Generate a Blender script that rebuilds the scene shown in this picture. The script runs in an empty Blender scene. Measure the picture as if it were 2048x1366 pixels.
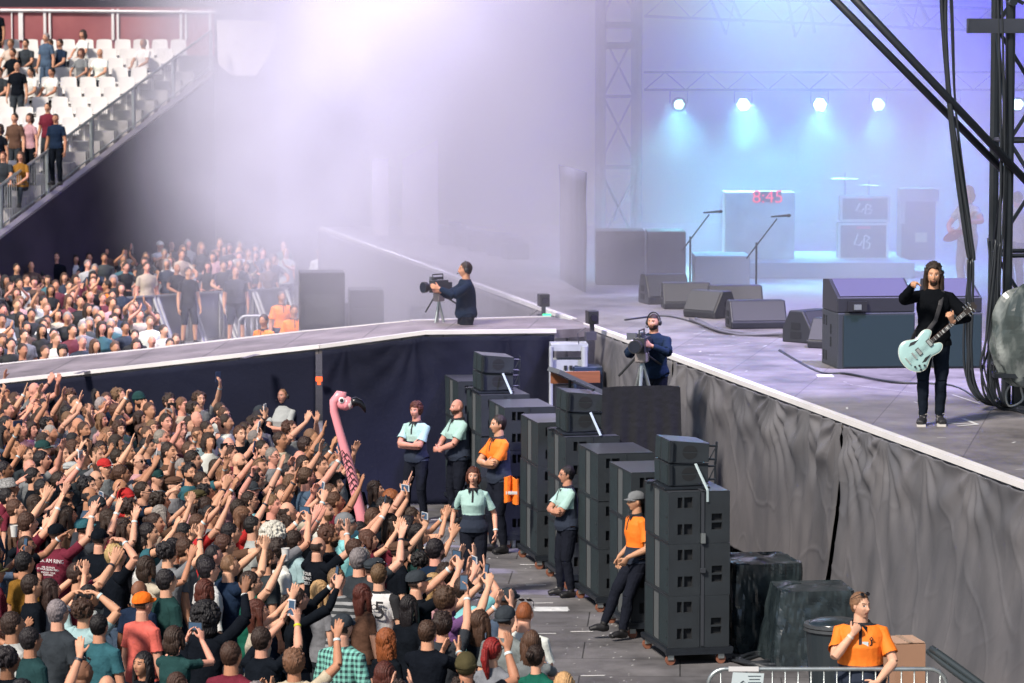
import bpy, math, random
import numpy as np
from mathutils import Vector, Matrix, noise

# ------------------------------------------------------------------ camera, world, lights
SC = bpy.context.scene
COL = SC.collection
H, F, HOR = 6.9, 6800.0, 86.0
TILT = math.atan((683 - HOR) / F)
ct, st = math.cos(TILT), math.sin(TILT)
cam = bpy.data.cameras.new("camera"); camo = bpy.data.objects.new("camera", cam); COL.objects.link(camo)
camo.location = (0, 0, H); camo.rotation_euler = (math.pi / 2 - TILT, 0, 0)
cam.sensor_width = 36; cam.lens = F / 2048 * 36; cam.clip_end = 2000; cam.clip_start = 0.5
cam.dof.use_dof = True; cam.dof.focus_distance = 37.0; cam.dof.aperture_fstop = 4.0
SC.camera = camo

w = bpy.data.worlds.new("World"); SC.world = w; w.use_nodes = True
nt = w.node_tree; bg = nt.nodes["Background"]
sky = nt.nodes.new("ShaderNodeTexSky"); sky.sky_type = 'NISHITA'; sky.sun_disc = False
sky.sun_elevation = math.radians(44); sky.sun_rotation = math.radians(218)
nt.links.new(sky.outputs[0], bg.inputs[0]); bg.inputs[1].default_value = 0.066
sd = bpy.data.lights.new("sun", 'SUN'); so = bpy.data.objects.new("sun", sd); COL.objects.link(so)
sd.energy = 3.2; sd.angle = math.radians(8); sd.color = (1, 0.90, 0.79)
so.rotation_euler = (math.radians(46), 0, math.radians(-38))
SC.view_settings.view_transform = 'Standard'; SC.view_settings.look = 'None'
SC.view_settings.exposure = 0.80; SC.view_settings.gamma = 1
SC.cycles.max_bounces = 5; SC.cycles.diffuse_bounces = 2; SC.cycles.glossy_bounces = 2
SC.cycles.transparent_max_bounces = 12; SC.cycles.transmission_bounces = 3; SC.cycles.volume_bounces = 0
SC.cycles.use_denoising = True
SC.cycles.volume_step_rate = 4.0; SC.cycles.volume_preview_step_rate = 4.0; SC.cycles.volume_max_steps = 64

def ray(px, py):
    dx = (px - 1024) / F; dy = (683 - py) / F
    return (dx, ct + dy * st, -st + dy * ct)
def P(px, py, z):
    d = ray(px, py); s = (z - H) / d[2]
    return Vector((d[0] * s, d[1] * s, z))
def PY(px, py, Y):
    d = ray(px, py); s = Y / d[1]
    return Vector((d[0] * s, Y, H + d[2] * s))

def spot(name, loc, target, energy, color, size=60, blend=0.6, radius=0.4):
    l = bpy.data.lights.new(name, 'SPOT'); o = bpy.data.objects.new(name, l); COL.objects.link(o)
    l.energy = energy; l.color = color; l.spot_size = math.radians(size); l.spot_blend = blend; l.shadow_soft_size = radius
    o.location = loc; d = Vector(target) - Vector(loc); o.rotation_euler = d.to_track_quat('-Z', 'Y').to_euler()
    return o
# stage wash hung above the frame, plus pale fill lamps added for the smoke
spot('wash_and_fill_light', (12, 62, 15), (8, 66, 2.6), 24000, (0.03, 0.12, 1.0), 110)
spot('wash_and_fill_light', (7, 43, 13.5), (4.6, 46, 2.6), 9000, (0.56, 0.50, 1.0), 56)
spot('wash_and_fill_light', (3, 58, 12), (7, 64, 2.6), 15000, (0.22, 0.72, 1.0), 60, 1.0, 1.0)
spot('wash_and_fill_light', (-2, 64, 15), (-3, 62, 0), 7000, (0.74, 0.66, 1.0), 84, 1.0)
for lx, ly, le in ((-2.6, 62, 5500), (-.5, 60, 13000), (-1.8, 70, 6500), (1.5, 67, 14000), (0, 76, 9000)):  # added pale fill for the middle smoke, no such lamps in view
    spot('wash_and_fill_light', (lx, ly, 17), (lx, ly + .5, 2), le, (0.84, 0.80, 1.0), 105, 1.0, 1.5)
spot('wash_and_fill_light', (4, 54, 14), (-5, 52, 1.6), 3000, (0.62, 0.40, 1.0), 50)
spot('wash_and_fill_light', (9, 70, 15), (9, 70, 8), 26000, (0.10, 0.05, 1.0), 130)

# ------------------------------------------------------------------ materials
MATS = {}
def nodes_of(name):
    m = bpy.data.materials.new(name); m.use_nodes = True
    n = m.node_tree; b = n.nodes["Principled BSDF"]
    return m, n, b
def mat(name, col, rough=0.7, metal=0.0, bump=0.0, bscale=40.0, var=0.0, vscale=3.0, spec=0.5, obj=False, rand=0.0, stretch=None):
    if name in MATS: return MATS[name]
    m, n, b = nodes_of(name)
    b.inputs['Roughness'].default_value = rough; b.inputs['Metallic'].default_value = metal
    b.inputs['Specular IOR Level'].default_value = spec
    src = None
    if obj:
        oi = n.nodes.new("ShaderNodeObjectInfo"); src = oi.outputs['Color']
    tc = n.nodes.new("ShaderNodeTexCoord"); vec = tc.outputs['Object']
    if stretch:
        mp = n.nodes.new("ShaderNodeMapping"); mp.inputs['Scale'].default_value = stretch
        n.links.new(vec, mp.inputs[0]); vec = mp.outputs[0]
    if var > 0:
        nz = n.nodes.new("ShaderNodeTexNoise"); nz.inputs['Scale'].default_value = vscale; nz.inputs['Detail'].default_value = 6
        n.links.new(vec, nz.inputs[0])
        mr = n.nodes.new("ShaderNodeMapRange"); mr.inputs[1].default_value = 0.25; mr.inputs[2].default_value = 0.75
        mr.inputs[3].default_value = 1 - var; mr.inputs[4].default_value = 1 + var
        n.links.new(nz.outputs[0], mr.inputs[0])
        mx = n.nodes.new("ShaderNodeVectorMath"); mx.operation = 'MULTIPLY'
        if src: n.links.new(src, mx.inputs[0])
        else: mx.inputs[0].default_value = col[:3]
        n.links.new(mr.outputs[0], mx.inputs[1]); src = mx.outputs[0]
    if src: n.links.new(src, b.inputs['Base Color'])
    else: b.inputs['Base Color'].default_value = (*col[:3], 1)
    if bump > 0:
        nb = n.nodes.new("ShaderNodeTexNoise"); nb.inputs['Scale'].default_value = bscale; nb.inputs['Detail'].default_value = 4
        n.links.new(vec, nb.inputs[0])
        bp = n.nodes.new("ShaderNodeBump"); bp.inputs['Strength'].default_value = bump; bp.inputs['Distance'].default_value = 0.02
        n.links.new(nb.outputs[0], bp.inputs['Height']); n.links.new(bp.outputs[0], b.inputs['Normal'])
    MATS[name] = m; return m
def emis(name, col, strength):
    if name in MATS: return MATS[name]
    m, n, b = nodes_of(name); b.inputs['Base Color'].default_value = (0, 0, 0, 1)
    b.inputs['Emission Color'].default_value = (*col, 1); b.inputs['Emission Strength'].default_value = strength
    MATS[name] = m; return m

def ramp_mat(name, cols, scale, rough=0.7, bump=0.2, stretch=(1, 1, 1), kind='noise', lo=0.35, hi=0.65, detail=8, spec=0.5):
    m, n, b = nodes_of(name); tc = n.nodes.new("ShaderNodeTexCoord")
    mp = n.nodes.new("ShaderNodeMapping"); mp.inputs['Scale'].default_value = stretch
    n.links.new(tc.outputs['Object'], mp.inputs[0])
    nz = n.nodes.new("ShaderNodeTexNoise"); nz.inputs['Scale'].default_value = scale; nz.inputs['Detail'].default_value = detail
    n.links.new(mp.outputs[0], nz.inputs[0])
    cr = n.nodes.new("ShaderNodeValToRGB"); cr.color_ramp.elements[0].position = lo; cr.color_ramp.elements[1].position = hi
    cr.color_ramp.elements[0].color = (*cols[0], 1); cr.color_ramp.elements[1].color = (*cols[1], 1)
    n.links.new(nz.outputs[0], cr.inputs[0]); n.links.new(cr.outputs[0], b.inputs['Base Color'])
    b.inputs['Roughness'].default_value = rough; b.inputs['Specular IOR Level'].default_value = spec
    if bump:
        bp = n.nodes.new("ShaderNodeBump"); bp.inputs['Strength'].default_value = bump; bp.inputs['Distance'].default_value = 0.01
        n.links.new(nz.outputs[0], bp.inputs['Height']); n.links.new(bp.outputs[0], b.inputs['Normal'])
    MATS[name] = m; return m

SKIN = mat('skin', None, 0.6, bump=0.08, bscale=60, var=0.10, vscale=14, spec=0.35, obj=True)
CLOTH = mat('cloth', None, 0.9, bump=0.55, bscale=20, var=0.18, vscale=9, spec=0.04, obj=True)
HAIR = mat('hair_strands', None, 0.55, bump=0.7, bscale=55, var=0.35, vscale=40, spec=0.35, obj=True, stretch=(1, 1, 0.25))
PLAIN = mat('plain_paint', None, 0.5, obj=True)
EYEDARK = mat('eye_dark', (0.025, 0.015, 0.012), 0.3)
EYEWHITE = mat('eye_white', (0.6, 0.56, 0.52), 0.3)
LIPS = mat('lips', (0.30, 0.10, 0.085), 0.45)
BLACK = mat('black_plastic', (0.018, 0.019, 0.022), 0.45)
BLACKM = mat('black_steel', (0.012, 0.016, 0.022), 0.4, 0.0, bump=0.1, bscale=30, var=0.3, vscale=6)
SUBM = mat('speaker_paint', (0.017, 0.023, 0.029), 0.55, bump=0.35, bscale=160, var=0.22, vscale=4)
GRILL = mat('speaker_grille', (0.013, 0.025, 0.030), 0.7, bump=0.4, bscale=220, var=0.15, vscale=8)
FOAM = mat('speaker_port', (0.085, 0.095, 0.10), 0.8, bump=0.3, bscale=120)
STEEL = mat('galvanised_steel', (0.42, 0.46, 0.46), 0.35, 0.8, bump=0.1, bscale=30, var=0.15, vscale=8)
WHITEM = mat('white_edge', (0.72, 0.70, 0.70), 0.5, var=0.12, vscale=1.4)
TAPE = mat('white_tape', (0.62, 0.62, 0.62), 0.7)
BLUEBLK = mat('navy_drape_cloth', (0.008, 0.010, 0.026), 0.85, bump=0.3, bscale=14, var=0.3, vscale=0.8, spec=0.2)
ORANGE = mat('orange_hi_vis', (0.85, 0.19, 0.01), 0.75, bump=0.3, bscale=24)

# ------------------------------------------------------------------ mesh helpers
class MB:
    def __init__(s): s.v = []; s.f = []; s.m = []
    def add(s, verts, faces, mi=0):
        b = len(s.v); s.v += [tuple(x) for x in verts]
        for f in faces: s.f.append(tuple(b + i for i in f)); s.m.append(mi)
    def box(s, c, d, mi=0, M=None, taper=1.0):
        x, y, z = d[0] / 2, d[1] / 2, d[2] / 2; vs = []
        for sz in (-1, 1):
            t = taper if sz > 0 else 1
            for sx, sy in ((-1, -1), (1, -1), (1, 1), (-1, 1)):
                p = Vector((sx * x * t, sy * y * t, sz * z))
                if M is not None: p = M @ p
                vs.append(p + Vector(c))
        s.add(vs, [(3, 2, 1, 0), (4, 5, 6, 7), (0, 1, 5, 4), (1, 2, 6, 5), (2, 3, 7, 6), (3, 0, 4, 7)], mi)
    def tube(s, pts, rad, n=8, mi=0, caps=True, flat=None, ref=None):
        pts = [Vector(p) for p in pts]; k = len(pts); vs = []
        if isinstance(rad, tuple) or not hasattr(rad, '__len__'): rad = [rad] * k
        prev = None
        for i, p in enumerate(pts):
            t = (pts[min(i + 1, k - 1)] - pts[max(i - 1, 0)]).normalized()
            if ref is not None:
                a = Vector(ref) - t * t.dot(Vector(ref))
            elif prev is None:
                a = Vector((1, 0, 0)) if abs(t.x) < 0.8 else Vector((0, 1, 0)); a = a - t * t.dot(a)
            else: a = prev - t * t.dot(prev)
            a.normalize(); prev = a; b = t.cross(a)
            r = rad[i]; ra, rb = (r if hasattr(r, '__len__') else (r, r if flat is None else r * flat))
            for j in range(n):
                an = 2 * math.pi * j / n
                vs.append(p + a * math.cos(an) * ra + b * math.sin(an) * rb)
        fs = []
        for i in range(k - 1):
            for j in range(n):
                j2 = (j + 1) % n; fs.append((i * n + j, i * n + j2, (i + 1) * n + j2, (i + 1) * n + j))
        if caps: fs.append(tuple(range(n - 1, -1, -1))); fs.append(tuple((k - 1) * n + j for j in range(n)))
        s.add(vs, fs, mi)
    def ell(s, c, r, n=12, m=8, mi=0, M=None):
        c = Vector(c); vs = []; fs = []
        for i in range(m + 1):
            th = math.pi * i / m
            for j in range(n):
                ph = 2 * math.pi * j / n
                p = Vector((r[0] * math.sin(th) * math.cos(ph), r[1] * math.sin(th) * math.sin(ph), r[2] * math.cos(th)))
                if M is not None: p = M @ p
                vs.append(p + c)
        for i in range(m):
            for j in range(n):
                j2 = (j + 1) % n; fs.append((i * n + j, (i + 1) * n + j, (i + 1) * n + j2, i * n + j2))
        s.add(vs, fs, mi)
    def prism(s, poly, z0, z1, mi=0, mtop=None):
        n = len(poly); vs = [(x, y, z0) for x, y in poly] + [(x, y, z1) for x, y in poly]
        s.add(vs, [tuple(range(n - 1, -1, -1))], mi); s.add(vs, [tuple(range(n, 2 * n))], mi if mtop is None else mtop)
        s.add(vs, [(i, (i + 1) % n, n + (i + 1) % n, n + i) for i in range(n)], mi)
    def grid(s, fn, nu, nv, mi=0):
        vs = [fn(i / nu, j / nv) for i in range(nu + 1) for j in range(nv + 1)]
        fs = [(i * (nv + 1) + j, (i + 1) * (nv + 1) + j, (i + 1) * (nv + 1) + j + 1, i * (nv + 1) + j + 1) for i in range(nu) for j in range(nv)]
        s.add(vs, fs, mi)
    def holed(s, o, u, v, n, W, Hh, holes, depth, mi=0, mh=1):
        """flat panel with rectangular pockets sunk by depth"""
        o, u, v, n = Vector(o), Vector(u), Vector(v), Vector(n)
        xs = sorted({0, W} | {a for h in holes for a in (h[0], h[2])}); ys = sorted({0, Hh} | {a for h in holes for a in (h[1], h[3])})
        for i in range(len(xs) - 1):
            for j in range(len(ys) - 1):
                cx, cy = (xs[i] + xs[i + 1]) / 2, (ys[j] + ys[j + 1]) / 2
                if any(h[0] < cx < h[2] and h[1] < cy < h[3] for h in holes): continue
                q = [o + u * a + v * b for a, b in ((xs[i], ys[j]), (xs[i + 1], ys[j]), (xs[i + 1], ys[j + 1]), (xs[i], ys[j + 1]))]
                s.add(q, [(0, 1, 2, 3)], mi)
        for h in holes:
            a = [o + u * x + v * y for x, y in ((h[0], h[1]), (h[2], h[1]), (h[2], h[3]), (h[0], h[3]))]
            b = [p - n * depth for p in a]
            s.add(a + b, [(4, 5, 6, 7), (0, 1, 5, 4), (1, 2, 6, 5), (2, 3, 7, 6), (3, 0, 4, 7)], mh)
    def mesh(s, name, mats):
        me = bpy.data.meshes.new(name); me.from_pydata(s.v, [], s.f)
        for m in (mats if isinstance(mats, (list, tuple)) else [mats]): me.materials.append(m)
        me.polygons.foreach_set('material_index', s.m); me.update(); return me
    def build(s, name, mats, parent=None, smooth=False, bevel=0.0, col=None):
        me = s.mesh(name, mats)
        if smooth: me.shade_smooth()
        return link(name, me, parent, bevel=bevel, col=col)
def link(name, me, parent=None, M=None, bevel=0.0, col=None):
    o = bpy.data.objects.new(name, me); COL.objects.link(o)
    if parent is not None: o.parent = parent
    if M is not None: o.matrix_local = M
    if bevel:
        b = o.modifiers.new('bevel', 'BEVEL'); b.width = bevel; b.segments = 2; b.limit_method = 'ANGLE'
    if col is not None: o.color = (*col[:3], 1)
    return o
def tag(o, label, cat, group=None):
    o['label'] = label; o['category'] = cat
    if group: o['group'] = group
    return o
def struct(o, kind='structure', label=None):
    o['kind'] = kind
    if label: o['label'] = label
    return o
def empty(name, loc, rz=0.0, label=None, cat=None, group=None):
    o = bpy.data.objects.new(name, None); COL.objects.link(o); o.location = loc; o.rotation_euler = (0, 0, rz); o.empty_display_size = 0.2
    if label: tag(o, label, cat, group)
    return o
def copy_tree(o, parent=None):
    c = o.copy(); COL.objects.link(c)
    if parent is not None: c.parent = parent
    for ch in list(o.children): copy_tree(ch, c)
    return c
def text_mesh(name, body, size, mats, extrude=0.002, align='CENTER'):
    cu = bpy.data.curves.new(name, 'FONT'); cu.body = body; cu.size = size; cu.extrude = extrude; cu.align_x = align
    t = bpy.data.objects.new(name + '_tmp', cu); COL.objects.link(t)
    bpy.context.view_layer.update()
    me = bpy.data.meshes.new_from_object(t.evaluated_get(bpy.context.evaluated_depsgraph_get()))
    bpy.data.objects.remove(t); bpy.data.curves.remove(cu)
    me.materials.clear(); me.materials.append(mats); return me
def fbm(x, y, z=0.0, o=4):
    return noise.fractal(Vector((x, y, z)), 0.8, 2.0, o)
random.seed(7)
# ------------------------------------------------------------------ ground, stage, runway
ZS = 2.6
def E(px, z=ZS, dy=0.0): return P(px, 465 + (967 - 465) / (2048 - 670) * (px - 670) + dy, ZS) + Vector((0, 0, z - ZS))
eN, eF = E(2500), E(640)
ED = (eF - eN).normalized(); EN = Vector((-ED.y, ED.x, 0))      # along the edge (away), outward normal to the pit
if EN.x > 0: EN = -EN

def board_mat(name, base, alt, w, l, rough, rot=0.0, gap=(0.03, 0.03, 0.03), spec=0.5):
    m, n, b = nodes_of(name); tc = n.nodes.new("ShaderNodeTexCoord"); mp = n.nodes.new("ShaderNodeMapping")
    mp.inputs['Rotation'].default_value = (0, 0, rot); n.links.new(tc.outputs['Object'], mp.inputs[0])
    br = n.nodes.new("ShaderNodeTexBrick"); br.inputs['Scale'].default_value = 1
    br.inputs['Brick Width'].default_value = l; br.inputs['Row Height'].default_value = w; br.inputs['Mortar Size'].default_value = 0.008
    br.inputs['Color1'].default_value = (*base, 1); br.inputs['Color2'].default_value = (*alt, 1); br.inputs['Mortar'].default_value = (*gap, 1)
    n.links.new(mp.outputs[0], br.inputs[0])
    nz = n.nodes.new("ShaderNodeTexNoise"); nz.inputs['Scale'].default_value = 1.3; nz.inputs['Detail'].default_value = 9; nz.inputs['Roughness'].default_value = 0.65
    n.links.new(mp.outputs[0], nz.inputs[0])
    mr = n.nodes.new("ShaderNodeMapRange"); mr.inputs[1].default_value = .3; mr.inputs[2].default_value = .7; mr.inputs[3].default_value = .45; mr.inputs[4].default_value = 1.4
    n.links.new(nz.outputs[0], mr.inputs[0])
    mx = n.nodes.new("ShaderNodeVectorMath"); mx.operation = 'MULTIPLY'
    n.links.new(br.outputs[0], mx.inputs[0]); n.links.new(mr.outputs[0], mx.inputs[1]); n.links.new(mx.outputs[0], b.inputs['Base Color'])
    rr = n.nodes.new("ShaderNodeMapRange"); rr.inputs[3].default_value = rough - .12; rr.inputs[4].default_value = rough + .12
    n.links.new(nz.outputs[0], rr.inputs[0]); n.links.new(rr.outputs[0], b.inputs['Roughness']); b.inputs['Specular IOR Level'].default_value = spec
    bp = n.nodes.new("ShaderNodeBump"); bp.inputs['Strength'].default_value = .25; bp.inputs['Distance'].default_value = .01
    n.links.new(nz.outputs[0], bp.inputs['Height']); n.links.new(bp.outputs[0], b.inputs['Normal'])
    return m
GROUND = board_mat('pit_floor_panels', (.165, .16, .165), (.115, .112, .118), 1.05, 2.2, .58, rot=0.05)
DECK = board_mat('stage_deck_ply', (.22, .205, .21), (.19, .175, .18), 1.22, 2.44, .48, rot=math.atan2(ED.y, ED.x), gap=(.11, .10, .11))
RUNM = board_mat('runway_ply', (.21, .185, .19), (.19, .17, .175), 2.4, 1.22, .6, rot=0.1)

g = MB(); g.add([(-400, -50, 0), (400, -50, 0), (400, 600, 0), (-400, 600, 0)], [(0, 1, 2, 3)])
struct(g.build('ground', GROUND), label='grey panel floor of the arena')

m = MB()
a, b_ = eN, eF; inn = -EN
poly = [a, b_, b_ + inn * 34, a + inn * 34]
m.prism([(p.x, p.y) for p in poly], ZS - .14, ZS)
deck = struct(m.build('stage', DECK), label='wide stage deck with pale scuffed boards')
m = MB()
for s0, s1 in ((2500, 1170), (1145, 640)):
    q0, q1 = E(s0), E(s1)
    q = [q0 + EN * .03, q1 + EN * .03, q1 - EN * .07, q0 - EN * .07]
    m.prism([(p.x, p.y) for p in q], ZS - .05, ZS + .012)
m.build('edge_strip', WHITEM, deck)
# painted arrow on deck, cable tape, gloss vinyl sheet
m = MB()
ar = P(1868, 845, ZS); tip = P(1955, 850, ZS)
def strip(mb, p, q, w_, z, mi=0):
    p, q = Vector(p), Vector(q); d = (q - p); d.z = 0; d.normalize(); s_ = Vector((-d.y, d.x, 0)) * w_ / 2
    if z is None: mb.add([p - s_, q - s_, q + s_, p + s_], [(0, 1, 2, 3)], mi); return
    mb.add([(p - s_).to_tuple()[:2] + (z,), (q - s_).to_tuple()[:2] + (z,), (q + s_).to_tuple()[:2] + (z,), (p + s_).to_tuple()[:2] + (z,)], [(0, 1, 2, 3)], mi)
strip(m, P(1886, 846, ZS), tip, .045, ZS + .005); strip(m, P(1926, 838, ZS), tip, .05, ZS + .006); strip(m, P(1915, 853, ZS), tip, .05, ZS + .007)
strip(m, P(1700, 770, ZS), P(1860, 790, ZS), .012, ZS + .005); strip(m, P(1905, 790, ZS), P(1960, 808, ZS), .02, ZS + .005)
m.build('arrow_marking', TAPE, deck)

# runway (catwalk) running out into the crowd
def RZ(px): return ZS - .8 * max(0, (850 - px)) / 850
def RP(px, py): return P(px, py, RZ(px))
near = [RP(-420, 805), RP(0, 760), RP(320, 725.5), RP(640, 690), RP(850, 662), P(1112, 659, ZS), E(1192)]
far = [RP(-420, 772), RP(0, 728), RP(310, 696), RP(620, 661), P(822, 641, ZS), P(1100, 633, ZS), E(1152)]
m = MB()
vs = [q for a, b in zip(near, far) for q in (a + Vector((0, 0, -.004)), b + Vector((0, 0, -.004)), b + Vector((0, 0, -.13)), a + Vector((0, 0, -.13)))]
fs = []
for i in range(len(near) - 1):
    k = i * 4
    for j in range(4): fs.append((k + j, k + 4 + j, k + 4 + (j + 1) % 4, k + (j + 1) % 4))
m.add(vs, fs + [(3, 2, 1, 0), tuple(4 * (len(near) - 1) + j for j in range(4))])
rw = m.build('runway', RUNM); struct(rw, label='raised runway crossing the crowd')
def edge_strips(lst, parent, w_=.085):
    mb = MB()
    for i in range(len(lst) - 1):
        p, q = Vector(lst[i]), Vector(lst[i + 1]); d = (q - p).normalized(); s_ = Vector((-d.y, d.x, 0)) * w_ / 2
        pl = [p - s_, q - s_, q + s_, p + s_]; u_ = Vector((0, 0, .010 - .003 * (i % 2))); d_ = Vector((0, 0, -.05))
        mb.add([t + d_ for t in pl] + [t + u_ for t in pl], [(3, 2, 1, 0), (4, 5, 6, 7)] + [(k, (k + 1) % 4, 4 + (k + 1) % 4, 4 + k) for k in range(4)])
    return mb.build('edge_strip', WHITEM, parent)
edge_strips(near[:-1], rw); edge_strips(far[:-1], rw)
m = MB()
for x in (165, 500):
    up_ = Vector((0, 0, .003)); strip(m, RP(x - 14, 748 - (x - 165) * .094) + up_, RP(x + 16, 740 - (x - 165) * .094) + up_, .10, None)
for x in (250, 420, 700, 960):
    strip(m, RP(x - 45, 722 - (x - 250) * .102 + 4.6) + up_, RP(x + 45, 722 - (x - 250) * .102 - 4.6) + up_, .012, None)
m.build('scuff_mark', mat('scuff', (.12, .11, .14), .7), rw)

# drapes -------------------------------------------------------------
DRAPE = ramp_mat('grey_drape_cloth', [(.095, .095, .104), (.145, .140, .148)], 1.6, rough=.5, bump=.25, stretch=(1, 1, .6), spec=.45)
GP = {3: ((.995, .07), (.93, .035), (.86, .05), (.74, .03), (.60, .045), (.45, .03), (.3, .04), (.15, .03)), 8: ((0.01, .07), (.18, .03), (.37, .065), (.55, .025), (.75, .045), (.9, .03)), 12: ((.3, .05), (.7, .04)), 25: ((.1, .03), (.4, .04), (.8, .03)), 21: ((.3, .02), (.7, .02))}
def drape(name, pts, ztop, zbot, nrm_side, matl, amp=.06, fold=9.0, nu=200, nv=60, seed=0, flare=.25, swag=.0, rightpull=0, leftpull=0, label='', side_off=0.04, wr=1.0):
    """cloth hanging from a polyline, gathers below the rail, creases and swags pressed into the geometry"""
    pts = [Vector(p) for p in pts]; L = [0]
    for i in range(len(pts) - 1): L.append(L[-1] + (pts[i + 1] - pts[i]).length)
    T = L[-1]
    def at(u):
        s_ = u * T
        for i in range(len(pts) - 1):
            if s_ <= L[i + 1] + 1e-6:
                t = (s_ - L[i]) / (L[i + 1] - L[i]); d = (pts[i + 1] - pts[i]).normalized(); n_ = Vector((-d.y, d.x, 0))
                if n_.dot(nrm_side) < 0: n_ = -n_
                return pts[i].lerp(pts[i + 1], t), n_, d
    def fn(u, v):
        p, n_, d = at(u); s_ = u * T; zt2 = ztop if ztop is not None else p.z - .075; h = v * (zt2 - zbot)
        x = s_ + .25 * math.sin(h * 1.3 + s_ * .7 + seed) * v
        cl = max(0, noise.noise(Vector((s_ * .45, seed, 3)))) * 1.6 + .12        # where gathers are strong
        gath = math.sin(x * fold * 1.6 + 2.5 * noise.noise(Vector((s_ * .8, h * .5, seed)))) * amp * cl * (math.exp(-h * 1.2) + .06)
        wx = x + .35 * noise.noise(Vector((x * .7, h * .7, seed + 2)))
        a = abs(noise.noise(Vector((wx * .75 + h * .55, h * .55 - wx * .25, seed + 5.1)))); b2 = abs(noise.noise(Vector((wx * 1.6 - h * .9, h * .9 + wx * .3, seed + 9.7))))
        rad = 0
        for gs, gA in GP.get(seed, ()):
            ds = s_ - gs * T; r_ = math.hypot(ds, h + .05)
            if r_ < 3.2: th = math.atan2(ds, h + .05); rad += gA * .55 * min(1, r_ * 2.2) * math.exp(-r_ / 1.0) * math.cos(th * (15 + 3 * math.sin(gs * 40)) + 2.2 * noise.noise(Vector((gs * 30, r_ * 1.3, seed))))
        sm = lambda q, w_: max(0, 1 - q / w_) ** 2
        cr = (sm(a, .05) * .012 + sm(b2, .05) * .008) * wr * min(1, v * 4)
        sc = abs(math.sin(s_ * math.pi / 1.2)); sw = swag * (math.exp(-((h - .35 * sc - .1) ** 2) / .03)) * sc
        big = .028 * noise.noise(Vector((x * .55, h * .4, seed + 20))) * v
        out = side_off + flare * v * v * (zbot < .3) + gath + cr + sw + big + rad
        pull = 0
        if rightpull: pull = -rightpull * max(0, u - .45) ** 1.5 * v ** 1.6 * 2
        if leftpull: pull = leftpull * max(0, .5 - u) ** 1.5 * v ** 1.6 * 2
        q = p + n_ * max(out, .012) + d * pull
        top = .015 * abs(math.sin(s_ * 6.1)) * (1 - v) ** 6
        return (q.x, q.y, zt2 - h - top)
    mb = MB(); mb.grid(fn, nu, nv); o = mb.build(name, matl, smooth=True)
    sol = o.modifiers.new('thick', 'SOLIDIFY'); sol.thickness = .004
    tag(o, label, 'curtain'); return o
zt = ZS - .055
drape('stage_drape', [E(2500), E(1694)], zt, .02, EN, DRAPE, amp=.028, fold=11, nu=420, nv=110, seed=3, flare=.30, swag=.045, rightpull=.12, wr=.85,
      label='long grey stage drape right of the dark slit, below the singer')
drape('stage_drape', [E(1690), E(1352)], zt, .42, EN, DRAPE, amp=.035, fold=8, nu=260, nv=100, seed=8, flare=.15, swag=.07, leftpull=1.0, wr=.95,
      label='grey stage drape between the covered platform and the dark slit')
drape('stage_drape', [E(1350), E(1196)], zt, .02, EN, DRAPE, amp=.05, fold=7, nu=110, nv=40, seed=12, flare=.1,
      label='short grey drape behind the camera operator with headphones')
drape('stage_drape', [E(1140), E(640)], zt, .02, EN, DRAPE, amp=.03, fold=6, nu=160, nv=30, seed=15, flare=.1,
      label='hazy far stretch of stage drape beyond the runway')
up = Vector((0, -1, 0))
drape('runway_drape', [near[0], near[1], near[2], RP(632, 691)], None, .02, up, BLUEBLK, amp=.015, fold=4, nu=150, nv=24, seed=21, flare=.12, wr=.4,
      label='dark blue drape on the runway behind the raised hands on the left')
drape('runway_drape', [RP(644, 689.5), near[4], P(1108, 659, ZS)], None, .02, up, BLUEBLK, amp=.12, fold=6.5, nu=220, nv=30, seed=25, flare=.16, wr=.5,
      label='dark blue pleated drape on the runway behind the security guards')
# scaffold, and an added near-black sheet as under-stage darkness behind the slit
m = MB()
for i in range(14):
    p = E(2400 - i * 125) - EN * .5
    m.tube([(p.x, p.y, 0), (p.x, p.y, ZS - .15)], .045, 8)
    if i < 13:
        q = E(2400 - (i + 1) * 125) - EN * .5; m.tube([(p.x, p.y, .3), (q.x, q.y, ZS - .3)], .025, 6)
tag(m.build('stage_scaffold', BLACKM), 'black steel scaffold under the stage seen through the drape slit', 'scaffold')
m = MB(); q0, q1 = E(2500) - EN * 1.6, E(640) - EN * 1.6
m.prism([((q0).x, (q0).y), ((q1).x, (q1).y), ((q1 - EN * .05).x, (q1 - EN * .05).y), ((q0 - EN * .05).x, (q0 - EN * .05).y)], .0, ZS - .145)
struct(m.build('under_stage_dark_sheet', mat('under_stage_black', (.006, .008, .012), .9)), label='added near black sheet standing for the darkness under the stage')
# orange marker on runway seam
m = MB(); p = P(638, 758, 1.9); q = PY(638, 758, RP(638, 690).y - .22)
m.box(q, (.10, .03, .07)); m.box(q + Vector((0, .015, -.06)), (.05, .01, .06))
tag(m.build('marker_light', emis('orange_glow', (1, .12, .03), 1.2), bevel=.005), 'small orange marker at the seam of the runway drape', 'marker')

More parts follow.
